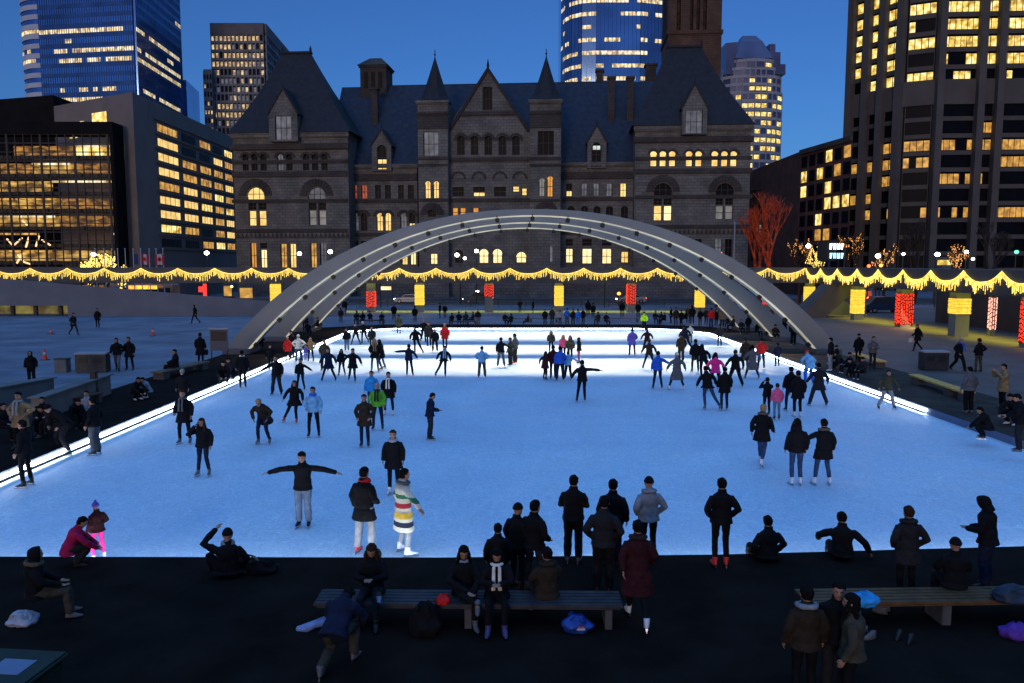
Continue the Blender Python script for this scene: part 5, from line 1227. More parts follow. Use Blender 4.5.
# ---- skaters on the ice: px, foot y, pixel height, pose, facing, jacket, trousers, head, cut, legs, skates, label
def at(px, py, z, hpx):
    p = PZ(px, py, z); return p, hpx*(p-V((0, 0, CH))).length/F*1.0
def sk(px, py, h, pk, rz, top, bot, hd, jk='s', tr='n', s='k', lab='', ex=(), z=0., grp=None, blade=True, fh=None):
    p, hh = at(px, py, z, h); hh = fh or max(1.05 if h < 24 and 'child' in lab or 'child' in lab else 1.5, min(1.95, hh))
    return person(p.x, p.y, z, hh, pk, rz, top, bot, hd, jk, tr, s, blade, lab, grp, ex, p.y > 48)
ICE = [
 (27, 487, 60, 'stand2', 90, 'K', 'K', 'short:k', 's', 'n', 'k', 'dark skater at the left kerb facing left, feet at the light strip end'),
 (65, 454, 60, 'leanf', 150, 'K', 'D', 'beanie:K', 's', 'w', 'w', 'dark skater with white skates stepping off the ice at the left kerb'),
 (96, 455, 51, 'stand', 80, 'K', 'G', 'short:k', 's', 'w', 'k', 'skater in black jacket and grey trousers beside the left light strip'),
 (185, 444, 60, 'stand2', 180, 'K', 'K', 'short:b', 'm', 'n', 'u', 'skater in long open black jacket standing face on near the left kerb', ('tails:G',)),
 (204, 476, 53, 'phone', 180, 'K', 'N', 'long:b', 's', 'n', 'u', 'long haired girl in short black dress touching her face'),
 (264, 444, 49, 'leanf', 180, 'B', 'N', 'bun:y', 'm', 'n', 'u', 'skater in brown plaid coat leaning forward with striped socks'),
 (295, 423, 41, 'stride', 180, 'K', 'K', 'long:b', 'm', 'n', 'r', 'woman in black coat striding left of the light blue jacket'),
 (314, 437, 48, 'stand2', 185, 'LB', 'K', 'short:b', 's', 'n', 'k', 'skater in pale blue jacket with blue scarf', ('scarf:BL',)),
 (277, 395, 40, 'handr', 180, 'K', 'D', 'short:b', 's', 'w', 'k', 'taller skater of the black dressed pair holding hands'),
 (301, 390, 30, 'handl', 180, 'K', 'K', 'short:k', 's', 'n', 'k', 'shorter skater of the black dressed pair holding hands'),
 (329, 381, 32, 'wide', 180, 'N', 'K', 'short:b', 'm', 'n', 'k', 'skater in dark teal coat with arms spread and legs apart'),
 (342, 376, 26, 'handl', 180, 'K', 'K', 'long:k', 's', 'n', 'k', 'small skater in black between two friends near the third arch leg'),
 (353, 382, 33, 'glide', 180, 'K', 'D', 'short:k', 'm', 'n', 'u', 'skater in black coat gliding at the right end of the friends'),
 (243, 388, 36, 'stand', 20, 'K', 'K', 'short:k', 's', 'n', 'k', 'man in black with pale collar at the left kerb under the arch foot', ('scarf:W',)),
 (288, 361, 23, 'stand', 180, 'R', 'K', 'short:y', 'm', 'n', 'k', 'small child in bright red coat at the foot of the second arch'),
 (299, 363, 27, 'hips', 180, 'W', 'J', 'beanie:W', 's', 'w', 'w', 'skater in cream jacket and hat holding a red child'),
 (311, 362, 23, 'hips', 180, 'TN', 'K', 'long:y', 's', 'n', 'k', 'blond skater in beige jacket and black vest'),
 (306, 361, 12, 'stand', 180, 'PU', 'PU', 'beanie:PU', 's', 'n', 'k', 'tiny child in purple snowsuit'),
 (325, 371, 30, 'stand2', 180, 'O', 'D', 'short:y', 's', 'w', 'k', 'blond skater in olive jacket behind the teal coat'),
 (292, 359, 27, 'stand', 150, 'K', 'K', 'short:b', 's', 'w', 'k', 'man in black turned to the child in red'),
 (347, 351, 22, 'stand', 180, 'K', 'LJ', 'short:b', 's', 'w', 'k', 'skater in black top and pale jeans near the far left corner'),
 (356, 345, 21, 'wide', 180, 'K', 'K', 'short:b', 's', 'n', 'k', 'black dressed skater with legs apart at the far left corner'),
 (364, 344, 22, 'glidel', 180, 'K', 'K', 'beanie:W', 's', 'n', 'k', 'black dressed skater in white hat at the far left'),
 (372, 349, 22, 'stand', 180, 'D', 'K', 'short:k', 'm', 'n', 'k', 'charcoal coated skater just behind the couple in scarves'),
 (375, 371, 34, 'stand2', 190, 'K', 'J', 'long:y', 'm', 'n', 'u', 'blond woman in black coat with pale tan scarf, arm in arm', ('tails:TN',)),
 (382, 370, 30, 'stride', 100, 'K', 'J', 'long:k', 'm', 'n', 'u', 'dark haired partner leaning on the blond scarf woman'),
 (399, 334, 19, 'stand', 0, 'O', 'D', 'short:k', 'm', 'n', 'k', 'person in olive coat at the far kerb of the rink'),
 (416, 354, 27, 'stride', 0, 'K', 'K', 'short:k', 's', 'n', 'k', 'skater in black striding away near the far end'),
 (409, 376, 31, 'pointl', 0, 'N', 'K', 'short:k', 's', 'n', 'k', 'skater in dark blue holding his left arm straight out'),
 (424, 343, 24, 'glide', 180, 'K', 'K', 'short:y', 's', 'n', 'k', 'blond skater in black gliding left of the red coat'),
 (429, 347, 25, 'stand', 180, 'D', 'K', 'short:b', 'm', 'n', 'k', 'skater in charcoal coat with arms crossed'),
 (435, 352, 23, 'stand2', 180, 'K', 'K', 'short:k', 's', 'w', 'k', 'skater in black between charcoal coat and red coat'),
 (445, 349, 29, 'stand', 180, 'R', 'D', 'short:y', 'm', 'n', 'u', 'woman in bright red coat and grey leggings'),
 (444, 377, 31, 'stride', 180, 'K', 'K', 'short:k', 's', 'n', 'k', 'man in open black jacket over pale blue shirt striding', ('tails:LB',)),
 (482, 378, 31, 'hips', 0, 'LB', 'KH', 'short:k', 's', 'w', 'k', 'skater in pale blue jacket and khaki trousers, hands on hips'),
 (501, 367, 29, 'handr', 0, 'K', 'G', 'short:k', 's', 'w', 'k', 'skater in black top and grey jeans facing a couple'),
 (510.5, 366, 28, 'stand', 60, 'O', 'D', 'short:b', 's', 'w', 'k', 'skater in dark olive coat, left of the couple hugging'),
 (515, 364, 30, 'stand', 60, 'G', 'B', 'short:k', 's', 'w', 'r', 'skater in grey jacket, right of the couple hugging'),
 (551, 353, 22, 'stand', 180, 'O', 'K', 'long:y', 's', 'n', 'k', 'woman in dark green jacket at the far kerb'),
 (545, 380, 28, 'glide', 330, 'MA', 'K', 'long:b', 'm', 'n', 'k', 'woman in flaring dark red coat at the left of the group'),
 (553, 379, 33, 'stand', 0, 'MA', 'K', 'short:k', 's', 'n', 'k', 'skater in maroon jacket between dark red coat and blue jacket'),
 (560, 381, 34, 'stand2', 0, 'BL', 'N', 'short:k', 's', 'w', 'k', 'skater in royal blue jacket in the middle of the group'),
 (568, 379, 27, 'handr', 0, 'LB', 'K', 'short:b', 's', 'w', 'k', 'skater in pale blue jacket at the right of the group'),
 (563, 360, 25, 'stand', 180, 'P', 'K', 'long:y', 's', 'n', 'k', 'skater in coral pink jacket behind the group'),
 (570, 362, 26, 'stand', 180, 'O', 'K', 'long:b', 's', 'n', 'k', 'long haired skater in dark jacket next to the coral pink jacket'),
 (579, 364, 26, 'stand', 90, 'K', 'P', 'long:b', 's', 'n', 'k', 'woman in black jacket and pink trousers seen side on'),
 (582, 402, 41, 'pointr', 0, 'K', 'K', 'short:k', 's', 'n', 'k', 'skater all in black with his right arm stretched out, seen from behind'),
 (430, 440, 46, 'read', 285, 'N', 'D', 'short:k', 's', 'w', 'k', 'skater in navy jacket looking down at his hands, side on'),
 (632, 356, 29, 'stand2', 0, 'PU', 'D', 'short:k', 'm', 'n', 'k', 'skater in purple jacket near the far kerb'),
 (644, 331, 19, 'stand', 0, 'NY', 'K', 'short:k', 's', 'w', 'k', 'rink guard in neon yellow vest at the far kerb'),
 (647, 353, 24, 'wide', 0, 'MA', 'K', 'short:k', 's', 'n', 'k', 'skater in dark maroon just below the neon vest'),
 (649, 369, 29, 'wide', 0, 'B', 'K', 'short:b', 's', 'n', 'k', 'skater in brown jacket with arms held low and wide'),
 (657.5, 389, 38, 'handr', 0, 'BL', 'N', 'short:k', 's', 'n', 'k', 'skater in bright blue jacket reaching to the woman in grey'),
 (676.5, 390, 36, 'wide', 0, 'G', 'D', 'beanie:W', 'l', 'n', 'w', 'woman in grey coat, white hat and white skates'),
 (681, 362, 28, 'stand', 0, 'B', 'B', 'short:k', 's', 'w', 'k', 'skater in dark brown standing with his back turned'),
 (685, 351, 25, 'stride', 0, 'N', 'N', 'short:k', 's', 'w', 'k', 'skater in dark navy beside the cream jacket'),
 (690, 344, 19, 'stand', 0, 'W', 'G', 'short:y', 's', 'w', 'k', 'skater in cream jacket near the far kerb'),
 (695, 372, 33, 'stand2', 0, 'K', 'D', 'short:k', 's', 'n', 'k', 'skater in black carrying a pale bag', ('bag:W',)),
 (703, 379, 39, 'stride', 0, 'K', 'K', 'long:k', 's', 'n', 'k', 'tall skater in black striding beside the pale bag'),
 (715, 391, 48, 'wide', 0, 'HP', 'K', 'long:k', 's', 'n', 'k', 'woman with long black hair over a magenta pink top'),
 (707, 410, 42, 'stride', 0, 'K', 'J', 'short:k', 's', 'n', 'u', 'man in black jacket and jeans skating beside a black coat'),
 (724, 410, 41, 'stand', 0, 'K', 'N', 'short:k', 'm', 'n', 'k', 'skater in knee length black coat at the right of the pair'),
 (735, 387, 38, 'wide', 0, 'K', 'K', 'short:b', 's', 'w', 'k', 'broad skater in wide black trousers seen from behind'),
 (745, 370, 32, 'stand', 0, 'B', 'B', 'short:b', 'l', 'n', 'k', 'skater in long brown coat'),
 (752, 379, 32, 'wide', 0, 'G', 'K', 'long:k', 'l', 'n', 'u', 'woman in grey flecked coat below the brown coat'),
 (761, 369, 29, 'stand2', 0, 'R', 'D', 'short:k', 's', 'n', 'k', 'skater in red jacket near the right kerb'),
 (766.5, 415, 35, 'photo', 0, 'K', 'K', 'short:k', 's', 'n', 'k', 'skater in black with both hands raised to his face'),
 (776.5, 420, 34, 'stand', 0, 'P', 'LJ', 'short:b', 's', 'n', 'k', 'girl in pink jacket and pale blue trousers'),
 (777, 367, 20, 'stand', 0, 'N', 'N', 'short:k', 's', 'n', 'k', 'small dark figure at the right kerb light'),
 (719.5, 347, 22, 'stand', 0, 'D', 'D', 'short:k', 's', 'n', 'k', 'dark skater at the far right corner of the ice'),
 (797, 417, 48, 'stand', 0, 'K', 'K', 'short:k', 'm', 'n', 'w', 'skater in black coat and white skates overlapping a friend'),
 (790, 411, 42, 'stand2', 0, 'K', 'N', 'short:k', 's', 'n', 'k', 'darker friend half hidden behind the black coat'),
 (818, 406, 41, 'wide', 0, 'D', 'D', 'short:k', 'm', 'w', 'k', 'skater in charcoal coat with wide trousers by the right kerb'),
 (809, 384, 40, 'leanf', 0, 'LB', 'BL', 'beanie:R', 's', 'w', 'k', 'skater in pale blue jacket and red hat leaning on the right kerb'),
 (886, 409, 35, 'wide', 180, 'O', 'LG', 'short:b', 's', 'w', 'k', 'skater in green and white jacket with legs apart at the strip end'),
 (761, 465, 58, 'walk', 330, 'K', 'J', 'bun:y', 'm', 'n', 'w', 'blond skater in black coat with fur hood and white skates', ('collar:fur',)),
 (795.5, 485, 63, 'stand', 0, 'K', 'J', 'long:k', 's', 'n', 'w', 'long haired woman in short black leather jacket and jeans'),
 (822, 485, 60, 'handl', 0, 'K', 'J', 'short:k', 'm', 'n', 'w', 'woman in long black coat with tan fur hood beside the leather jacket', ('collar:fur',)),
 (304, 527, 71, 'tpose', 180, 'K', 'LJ', 'short:k', 's', 'w', 'k', 'man in black jacket and pale jeans with both arms stretched wide'),
 (394, 494, 62, 'stand', 180, 'K', 'K', 'short:b', 'm', 'n', 'w', 'woman in black coat with thick grey scarf', ('scarf:LG',)),
 (365, 554, 83, 'stand2', 335, 'K', 'LG', 'short:k', 'm', 'w', 'r', 'man in black jacket, red scarf, pale trousers and red skates', ('scarf:R',)),
 (404, 554.5, 82, 'handr', 300, 'ST', 'LG', 'short:k', 'l', 'n', 'w', 'person in cream blanket coat with green, red, yellow and navy stripes', ('collar:G',)),
 (372, 412, 40, 'stand', 180, 'SB', 'J', 'short:k', 's', 'n', 'k', 'skater in sky blue jacket behind the green jacket'),
 (378, 430, 46, 'stand2', 180, 'GN', 'N', 'short:g', 's', 'n', 'k', 'skater in green jacket with lime sleeves', ('tails:D',)),
 (365, 447, 51, 'pocket', 180, 'B', 'N', 'short:b', 'm', 'n', 'k', 'skater in dark brown coat in front of the green jacket'),
 (389, 415, 42, 'stand2', 180, 'K', 'N', 'short:k', 'm', 'n', 'w', 'woman in black coat with white scarf', ('tails:W',)),
]
for r in ICE:
    lab = r[11]; ex = r[12] if len(r) > 12 else ()
    sk(*r[:11], lab=lab, ex=ex, fh=None)
# ---- people on the deck and the plaza
PL = [
 (22, 449, 50, 'hips', 180, 'TN', 'K', 'short:k', 'm', 'n', 'k', 'person in open tan coat and pale shirt with red belt bag on left deck', ('tails:LG',)),
 (184, 409, 37, 'stand', 180, 'K', 'K', 'beanie:LG', 's', 'n', 'k', 'dark figure with pale hat on the deck behind the left kerb'),
 (74, 335, 20, 'walk', 250, 'D', 'D', 'short:k', 'm', 'n', 'k', 'dark pedestrian on the left plaza, left of the thin one'),
 (98, 327.5, 17, 'stand', 180, 'K', 'K', 'short:k', 'm', 'n', 'k', 'thin dark pedestrian far back on the left plaza'),
 (195.5, 323.5, 19, 'walk', 90, 'K', 'K', 'short:k', 's', 'n', 'k', 'walker in black striding along the foot of the ramp'),
 (201, 364, 32, 'stand', 0, 'K', 'K', 'short:k', 'l', 'n', 'k', 'tall dark figure with a bag beside the information frame', ('bag:K',)),
 (118, 371, 33, 'walk', 200, 'K', 'G', 'short:k', 's', 'n', 'k', 'man of the strolling pair on the left plaza, grey trousers'),
 (130, 370, 30, 'stand2', 180, 'K', 'K', 'short:b', 'm', 'n', 'k', 'woman of the strolling pair on the left plaza, black coat'),
 (137, 400, 33, 'crouch', 240, 'K', 'K', 'short:k', 's', 'w', 'w', 'figure in black crouching to lace skates on the left plaza'),
 (147, 398, 30, 'crouch', 120, 'LG', 'K', 'short:k', 's', 'w', 'w', 'crouching figure in pale top facing the other lacer'),
 (176, 376, 36, 'sit', 120, 'K', 'K', 'short:k', 's', 'w', 'k', 'dark figure sitting on the small left bench'),
 (271, 370, 22, 'stand', 180, 'K', 'K', 'short:b', 's', 'n', 'k', 'dark figure on the deck between the first two arch feet'),
 (224, 384, 38, 'crouch', 200, 'K', 'K', 'short:k', 's', 'w', 'k', 'crouching dark figure on the kerb by the arch foot'),
 (232, 380, 38, 'crouch', 150, 'D', 'K', 'short:k', 's', 'w', 'w', 'second crouching figure closer to the arch foot, white skates'),
 (341, 323, 15, 'stand', 0, 'D', 'D', 'short:k', 's', 'n', 'k', 'small dark figure behind the third arch leg on the left'),
 (345, 315, 16, 'stand', 180, 'K', 'K', 'short:k', 'm', 'n', 'k', 'dark figure by the red column behind the left arch'),
 (394, 320, 16, 'stand', 180, 'K', 'K', 'short:k', 'm', 'n', 'k', 'dark pedestrian in front of the silver car'),
 (415, 322, 16, 'stand', 0, 'K', 'K', 'short:k', 'm', 'n', 'k', 'dark figure under the yellow column by the silver car'),
 (440, 318, 15, 'stand', 90, 'K', 'K', 'short:k', 's', 'n', 'k', 'left one of two dark figures behind the red coat'),
 (445, 318, 14, 'stand', 200, 'K', 'K', 'short:k', 's', 'n', 'k', 'right one of two dark figures behind the red coat'),
 (478, 326, 17, 'stand', 180, 'K', 'G', 'short:k', 's', 'w', 'k', 'figure in black and grey at the right end of the dark bench row'),
 (560, 325, 15, 'stand', 0, 'LG', 'K', 'short:k', 's', 'n', 'k', 'pale grey jacket among the waiting crowd behind the far kerb'),
 (567, 325, 17, 'stand', 0, 'BL', 'N', 'short:k', 's', 'n', 'k', 'blue jacket among the waiting crowd behind the far kerb'),
 (578, 326, 17, 'stand', 0, 'BL', 'BL', 'short:k', 's', 'n', 'k', 'figure with bright blue skirt at the far kerb'),
 (588, 316, 17, 'stand', 0, 'K', 'K', 'hood:K', 'm', 'n', 'k', 'tall hooded silhouette behind the far benches'),
 (593, 318, 15, 'stand', 0, 'K', 'K', 'short:k', 'm', 'n', 'k', 'broad silhouette right of the tall hooded one'),
 (622, 317, 16, 'stand', 0, 'K', 'K', 'short:k', 'm', 'n', 'k', 'silhouette left of the red column in the middle'),
 (638, 318, 16, 'stand', 180, 'K', 'K', 'short:k', 'm', 'n', 'k', 'silhouette right of the red column in the middle'),
 (711, 328, 21, 'stand', 0, 'R', 'J', 'short:k', 's', 'w', 'k', 'person in red jacket standing in the crowd by the far right corner'),
 (722, 327, 19, 'stand', 180, 'TN', 'D', 'short:b', 'm', 'w', 'k', 'person in tan coat in the crowd by the far right corner'),
 (692, 324, 26, 'stand', 0, 'K', 'K', 'hood:K', 'm', 'n', 'k', 'tallest dark silhouette in the crowd left of the right arches'),
 (688, 323, 17, 'stand', 180, 'O', 'D', 'short:b', 'm', 'n', 'k', 'olive coat beside the tallest silhouette'),
 (739, 318, 15, 'stand', 0, 'LB', 'D', 'short:k', 's', 'n', 'k', 'figure in pale blue jacket seen between the right arch legs'),
 (770, 326, 18, 'stand', 150, 'O', 'D', 'short:k', 's', 'n', 'k', 'figure in khaki jacket between the nearest right arch legs'),
 (784, 339, 24, 'stand', 100, 'K', 'K', 'short:k', 'm', 'n', 'k', 'dark figure left of the nearest right arch foot'),
 (793, 345, 25, 'stand', 180, 'D', 'K', 'short:k', 's', 'w', 'k', 'dark figure close behind the nearest right arch foot'),
 (830, 371, 32, 'stand', 60, 'K', 'LG', 'short:k', 's', 'w', 'w', 'person in black with pale trousers at the right kerb'),
 (858, 362, 26, 'stand', 0, 'K', 'K', 'beanie:K', 'm', 'n', 'k', 'dark figure sitting high behind the seated row at right'),
 (872, 369, 35, 'cross', 180, 'G', 'D', 'short:k', 's', 'n', 'k', 'man in grey jacket standing by the orange bench'),
 (917, 351, 24, 'walk', 100, 'K', 'K', 'short:k', 'm', 'n', 'k', 'walker in dark coat with white bag on the right plaza', ('bag:W',)),
 (958, 371, 36, 'walk', 200, 'K', 'K', 'short:g', 'm', 'w', 'k', 'man in black jacket over blue shirt walking on the right plaza', ('tails:BL',)),
 (978, 372, 33, 'hips', 20, 'K', 'KH', 'short:k', 's', 'n', 'k', 'person in black jacket and khaki trousers, elbow out, right plaza'),
 (968, 413, 53, 'stand', 10, 'G', 'K', 'short:k', 's', 'w', 'u', 'man in grey hooded jacket at the end of the wooden bench'),
 (1002, 409, 42, 'photo', 90, 'TN', 'K', 'short:k', 'm', 'n', 'k', 'person in beige coat holding up a camera at right'),
 (1018, 452, 58, 'read', 60, 'K', 'D', 'short:k', 's', 'w', 'u', 'person in dark jacket standing at the right kerb, picture edge'),
 (1012, 425, 55, 'crouch', 110, 'K', 'K', 'short:k', 's', 'w', 'w', 'dark figure crouching in front of the beige coat'),
]
for r in PL: sk(*r[:11], lab=r[11], ex=r[12] if len(r) > 12 else (), z=DK, blade=False)
# seated row on the right kerb and people sitting on the kerb at right
cols = ['K', 'D', 'N', 'K', 'D', 'B']
for i, (x, y, pk) in enumerate(((836, 366, 'sit'), (842, 371, 'sitb'), (849, 375, 'sit'), (856, 379, 'sitb'), (862, 381, 'sit'))):
    sk(x, y, 36, pk, 75+10*i, cols[i], 'K', 'short:k' if i % 2 else 'beanie:K', 's', 'n', 'w' if i % 2 == 0 else 'k', ['first', 'second', 'third', 'fourth', 'last'][i]+' of five dark people seated in a row at the right kerb, from the arch', z=DK-.12, blade=True, fh=1.7, grp='people lacing skates along the right kerb')
sk(984, 438, 50, 'crouch', 60, 'K', 'K', 'short:k', 's', 'w', 'k', 'dark person sitting low on the right kerb with feet over the ice', z=DK, fh=1.75)
# dark crowd behind the far kerb: silhouettes that nothing tells apart
cr = random.Random(5)
spots = [(452+7*i, 325, 'sit') for i in range(4)]+[(505, 325, 'sit'), (511, 326, 'sit'), (528, 326, 'sit')]+[(545, 325, 'stand'), (552, 325, 'stand'), (573, 326, 'stand'), (583, 325, 'stand'), (598, 325, 'sit'), (606, 326, 'sit')]
spots += [(655+5.2*i+cr.uniform(-1, 1), 326-cr.random()*3, 'stand' if cr.random() < .7 else 'sit') for i in range(7)]+[(700, 326, 'stand'), (706, 325, 'stand'), (716, 326, 'stand'), (728, 329, 'sit'), (733, 331, 'sit'), (741, 334, 'sit'), (748, 334, 'stand'), (757, 337, 'sit'), (765, 338, 'stand'), (775, 341, 'sit')]
spots += [(357, 324, 'sit'), (363, 324, 'sit'), (370, 323, 'sit'), (382, 324, 'sit'), (305, 332, 'stand'), (311, 329, 'stand'), (317, 326, 'stand'), (308, 336, 'sit'), (318, 331, 'sit'), (256, 352, 'sit'), (261, 350, 'sit'), (520, 312, 'stand'), (533, 313, 'stand')]
for i, (x, y, pk) in enumerate(spots):
    seat = pk == 'sit'
    sk(x, y, 15, pk, cr.choice((0, 20, 180, 200, 90)), cr.choice(('K', 'D', 'K', 'N', 'B')), 'K', cr.choice(('short:k', 'short:b', 'beanie:K')), cr.choice('sm'), 'n', 'k', 'dark silhouetted onlooker in the crowd around the far end of the rink', z=DK, blade=False, grp='dark onlookers around the far end of the rink', fh=cr.uniform(1.6, 1.82))
# ---- foreground
FG = [
 (99, 561, 60, 'stand2', 60, 'MA', 'HP', 'pompom:PU', 's', 'n', 'w', 'small child in dark coat, bobble hat and bright pink tights', (), 0, 1.28, True),
 (76, 566, 60, 'crouch', 300, 'CR', 'D', 'short:k', 's', 'w', 'k', 'adult in crimson jacket crouching beside the pink tights child', (), DK, 1.6, False),
 (229, 577, 60, 'ledgearm', 15, 'K', 'K', 'beanie:K', 's', 'w', 'k', 'person in black knit hat sitting on the near kerb, one arm raised', ('scarf:LG',), DK, 1.85, False),
 (768, 561, 60, 'ledge', 5, 'K', 'K', 'short:k', 's', 'w', 'k', 'person in black sitting on the near kerb with knee up, right of the red skates', (), DK, 1.8, False),
 (842, 560, 60, 'ledge2', 350, 'K', 'K', 'short:k', 's', 'w', 'k', 'broad shouldered person in black coat sitting on the near kerb', (), DK, 1.9, False),
 (720, 567, 107, 'pocket', 0, 'K', 'K', 'short:k', 's', 'n', 'r', 'tall man in black with orange red skates, back turned at the near kerb', (), DK, 1.82, True),
 (573, 563, 95, 'cross', 350, 'K', 'K', 'short:k', 's', 'w', 'u', 'man in black with arms folded, left of the standing group at the kerb', (), DK, 1.82, True),
 (603, 592, 105, 'pocket', 350, 'D', 'K', 'short:k', 's', 'w', 'k', 'broad man in charcoal jacket standing in front of the others', (), DK, 1.86, False),
 (612, 566, 95, 'stand', 350, 'K', 'K', 'short:k', 's', 'w', 'k', 'taller man half hidden behind the charcoal jacket', (), DK, 1.82, False),
 (648, 563, 90, 'pocket', 10, 'LG', 'K', 'beanie:K', 's', 'n', 'k', 'man in pale grey hooded sweatshirt and black cap at the near kerb', ('collar:LG',), DK, 1.78, True),
 (637, 624, 110, 'walk', 0, 'MA', 'K', 'short:k', 'l', 'n', 'w', 'woman in long dark maroon coat and white skates walking away', ('collar:B',), DK, 1.78, True),
 (534, 592, 100, 'stand2', 320, 'K', 'D', 'short:k', 's', 'n', 'k', 'man in black jacket with grey jeans stepping over the bench', (), DK, 1.78, False),
 (517, 588, 100, 'stand', 320, 'K', 'K', 'beanie:K', 's', 'n', 'k', 'dark figure with cap just left of the grey jeans man', (), DK, 1.66, False),
 (498, 600, 100, 'stand', 0, 'K', 'K', 'short:k', 's', 'n', 'k', 'dark figure standing right behind the white scarf woman', (), DK, 1.45, False),
 (547, 621, 60, 'sit', 20, 'B', 'D', 'short:k', 's', 'w', 'v', 'person in brown hooded jacket sitting on the bench, back turned', ('collar:B',), DK, 1.72, False),
 (464, 618, 60, 'sitx', 190, 'K', 'K', 'long:k', 's', 'n', 'u', 'woman in black on the bench with one leg crossed, hand on her boot', ('scarf:LG',), DK, 1.72, False),
 (497, 622, 60, 'sitphone', 180, 'K', 'K', 'long:k', 's', 'n', 'v', 'woman on the bench with long white scarf hanging down', ('tails:W',), DK, 1.74, False),
 (373, 617, 60, 'sitphone', 180, 'K', 'D', 'long:b', 's', 'n', 'k', 'woman with fur hood on the bench holding a pale blue cup', ('collar:fur',), DK, 1.75, False),
 (905, 598, 110, 'pocket', 0, 'D', 'K', 'short:b', 'm', 'n', 'k', 'person in dark grey parka looking down beyond the right bench', ('collar:D',), DK, 1.75, False),
 (952, 611, 60, 'sit', 350, 'K', 'D', 'beanie:K', 's', 'w', 'u', 'person in black and knit cap sitting on the right bench, grey skates', (), DK, 1.75, False),
 (985, 588, 105, 'read', 40, 'K', 'N', 'hood:K', 's', 'w', 'k', 'hooded person in black holding hands up near the right edge', (), DK, 1.8, False),
 (803, 705, 130, 'stand', 0, 'B', 'K', 'short:k', 's', 'n', 'k', 'man in brown quilted jacket with white collar, back turned', ('collar:LG',), DK, 1.74, False),
 (834, 700, 130, 'stand', 160, 'K', 'D', 'short:k', 's', 'w', 'k', 'man in black facing the two quilted jackets', (), DK, 1.76, False),
 (849, 716, 130, 'stand', 60, 'KH', 'K', 'long:k', 's', 'n', 'k', 'woman in beige quilted vest with black sleeves, side on', (), DK, 1.74, False),
 (38, 622, 60, 'sit', 300, 'K', 'KH', 'hood:K', 's', 'w', 'u', 'person in black fur hooded coat sitting at far left with pale boots', ('collar:fur',), DK, 1.75, False),
 (338, 668, 60, 'bend', 350, 'N', 'KH', 'short:k', 's', 'w', 'u', 'man in navy jacket and khaki trousers kneeling at the bench', (), DK, 1.8, True),
]
for x, y, h, pk, rz, top, bot, hd, jk, tr, s, lab, ex, z, fh, bl in FG:
    p = PZ(x, y, z); person(p.x, p.y, z, fh, pk, rz, top, bot, hd, jk, tr, s, bl, lab, None, ex)
# left deck, dim seated group
for i, (x, y, pk, rz, top, lab) in enumerate(((5, 440, 'sit', 250, 'K', 'dark seated person cut by the left picture edge'), (44, 432, 'sit', 200, 'K', 'dark seated person behind the tan coat'), (57, 436, 'sitb', 120, 'D', 'person bending over skates right of the tan coat'),
        (75, 428, 'sitb', 230, 'K', 'person seated by the dark ramp post with pale sleeves'), (88, 424, 'sit', 190, 'LG', 'seated person in pale top at the end of the left deck benches'), (32, 384, 'stand', 200, 'K', 'hooded dark figure leaning on the sloped left wall'))):
    sk(x, y, 50, pk, rz, top, 'K', 'hood:K' if i == 5 else 'short:k', 's', 'w', 'k', lab, z=DK, blade=False, fh=1.72)
finish_people()
from mathutils import noise as mnoise
# ================================================================ benches, bins, bags
wood = mat('bench_wood', (.10, .055, .024), .6, .35, 5, .2); wood_dark = mat('bench_wood_dark', (.035, .034, .04), .6, .35, 5, .2); legm = mat('bench_leg', (.075, .07, .068), .8, .2, 3)
def bench(p0, p1, dep, slats, m, label, h=.45, legs=(.04, .96), group='benches around the rink', lw=.1, lm=None):
    p0 = Vector((p0.x, p0.y, 0)); p1 = Vector((p1.x, p1.y, 0)); d = p1-p0; ln = d.length
    t = thing('bench', label, 'bench', ((p0.x+p1.x)/2, (p0.y+p1.y)/2, DK), math.atan2(d.y, d.x), group)
    q = MB(); w_ = dep/slats
    for i in range(slats): q.box(-ln/2, -dep/2+i*w_+.008, h-.05, ln/2, -dep/2+(i+1)*w_-.008, h)
    q.box(-ln/2+.05, -dep/2+.03, h-.09, ln/2-.05, dep/2-.03, h-.055)
    q.obj('seat', m, t, bevel=.006)
    for f in legs:
        x = -ln/2+ln*f; q = MB(); q.box(x-lw, -dep/2+.04, .0, x+lw, dep/2-.04, h-.093); q.obj('leg', lm or legm, t, bevel=.008)
bench(PZ(318, 596, .75), PZ(621, 598, .75), .62, 5, wood_dark, 'long dark slatted bench in front of the near kerb, left of centre', legs=(.055, .5, .955), lw=.06)
bench(PZ(801, 596, .75), PZ(1075, 592, .75), .62, 5, wood, 'long warm brown slatted bench at lower right', legs=(.05, .5, .95), lw=.08)
bench(PZ(914, 374, .75), PZ(969, 392, .75), .6, 3, mat('bench_wood_lit', (.75, .40, .10), .5, .3, 5, .2), 'bench with glowing orange wooden top on the right plaza', legs=(.1, .72, .97), lw=.28)  # yellow light falling on the top is put into this wood colour
bench(PZ(856, 353, .75), PZ(882, 361, .75), .6, 3, MATS['bench_wood_lit'], 'short orange topped bench behind the seated row at right', legs=(.1, .9), lw=.25)
bench(PZ(156, 372, .75), PZ(205, 361, .75), .7, 3, mat('bench_wood_pale', (.13, .10, .07), .6, .3, 5, .2), 'bench with pale top by the left kerb under a sitting figure', legs=(.1, .9), lw=.3)
bench(PZ(20, 413, .75), PZ(42, 408, .75), .7, 3, MATS['bench_wood_lit'], 'short yellow wooden bench behind the tan coat at left', legs=(.15, .85), lw=.1)
bench(PZ(70, 398, .75), PZ(98, 392, .75), .6, 3, wood, 'small brown bench below the sloped left wall', legs=(.1, .9), lw=.1)
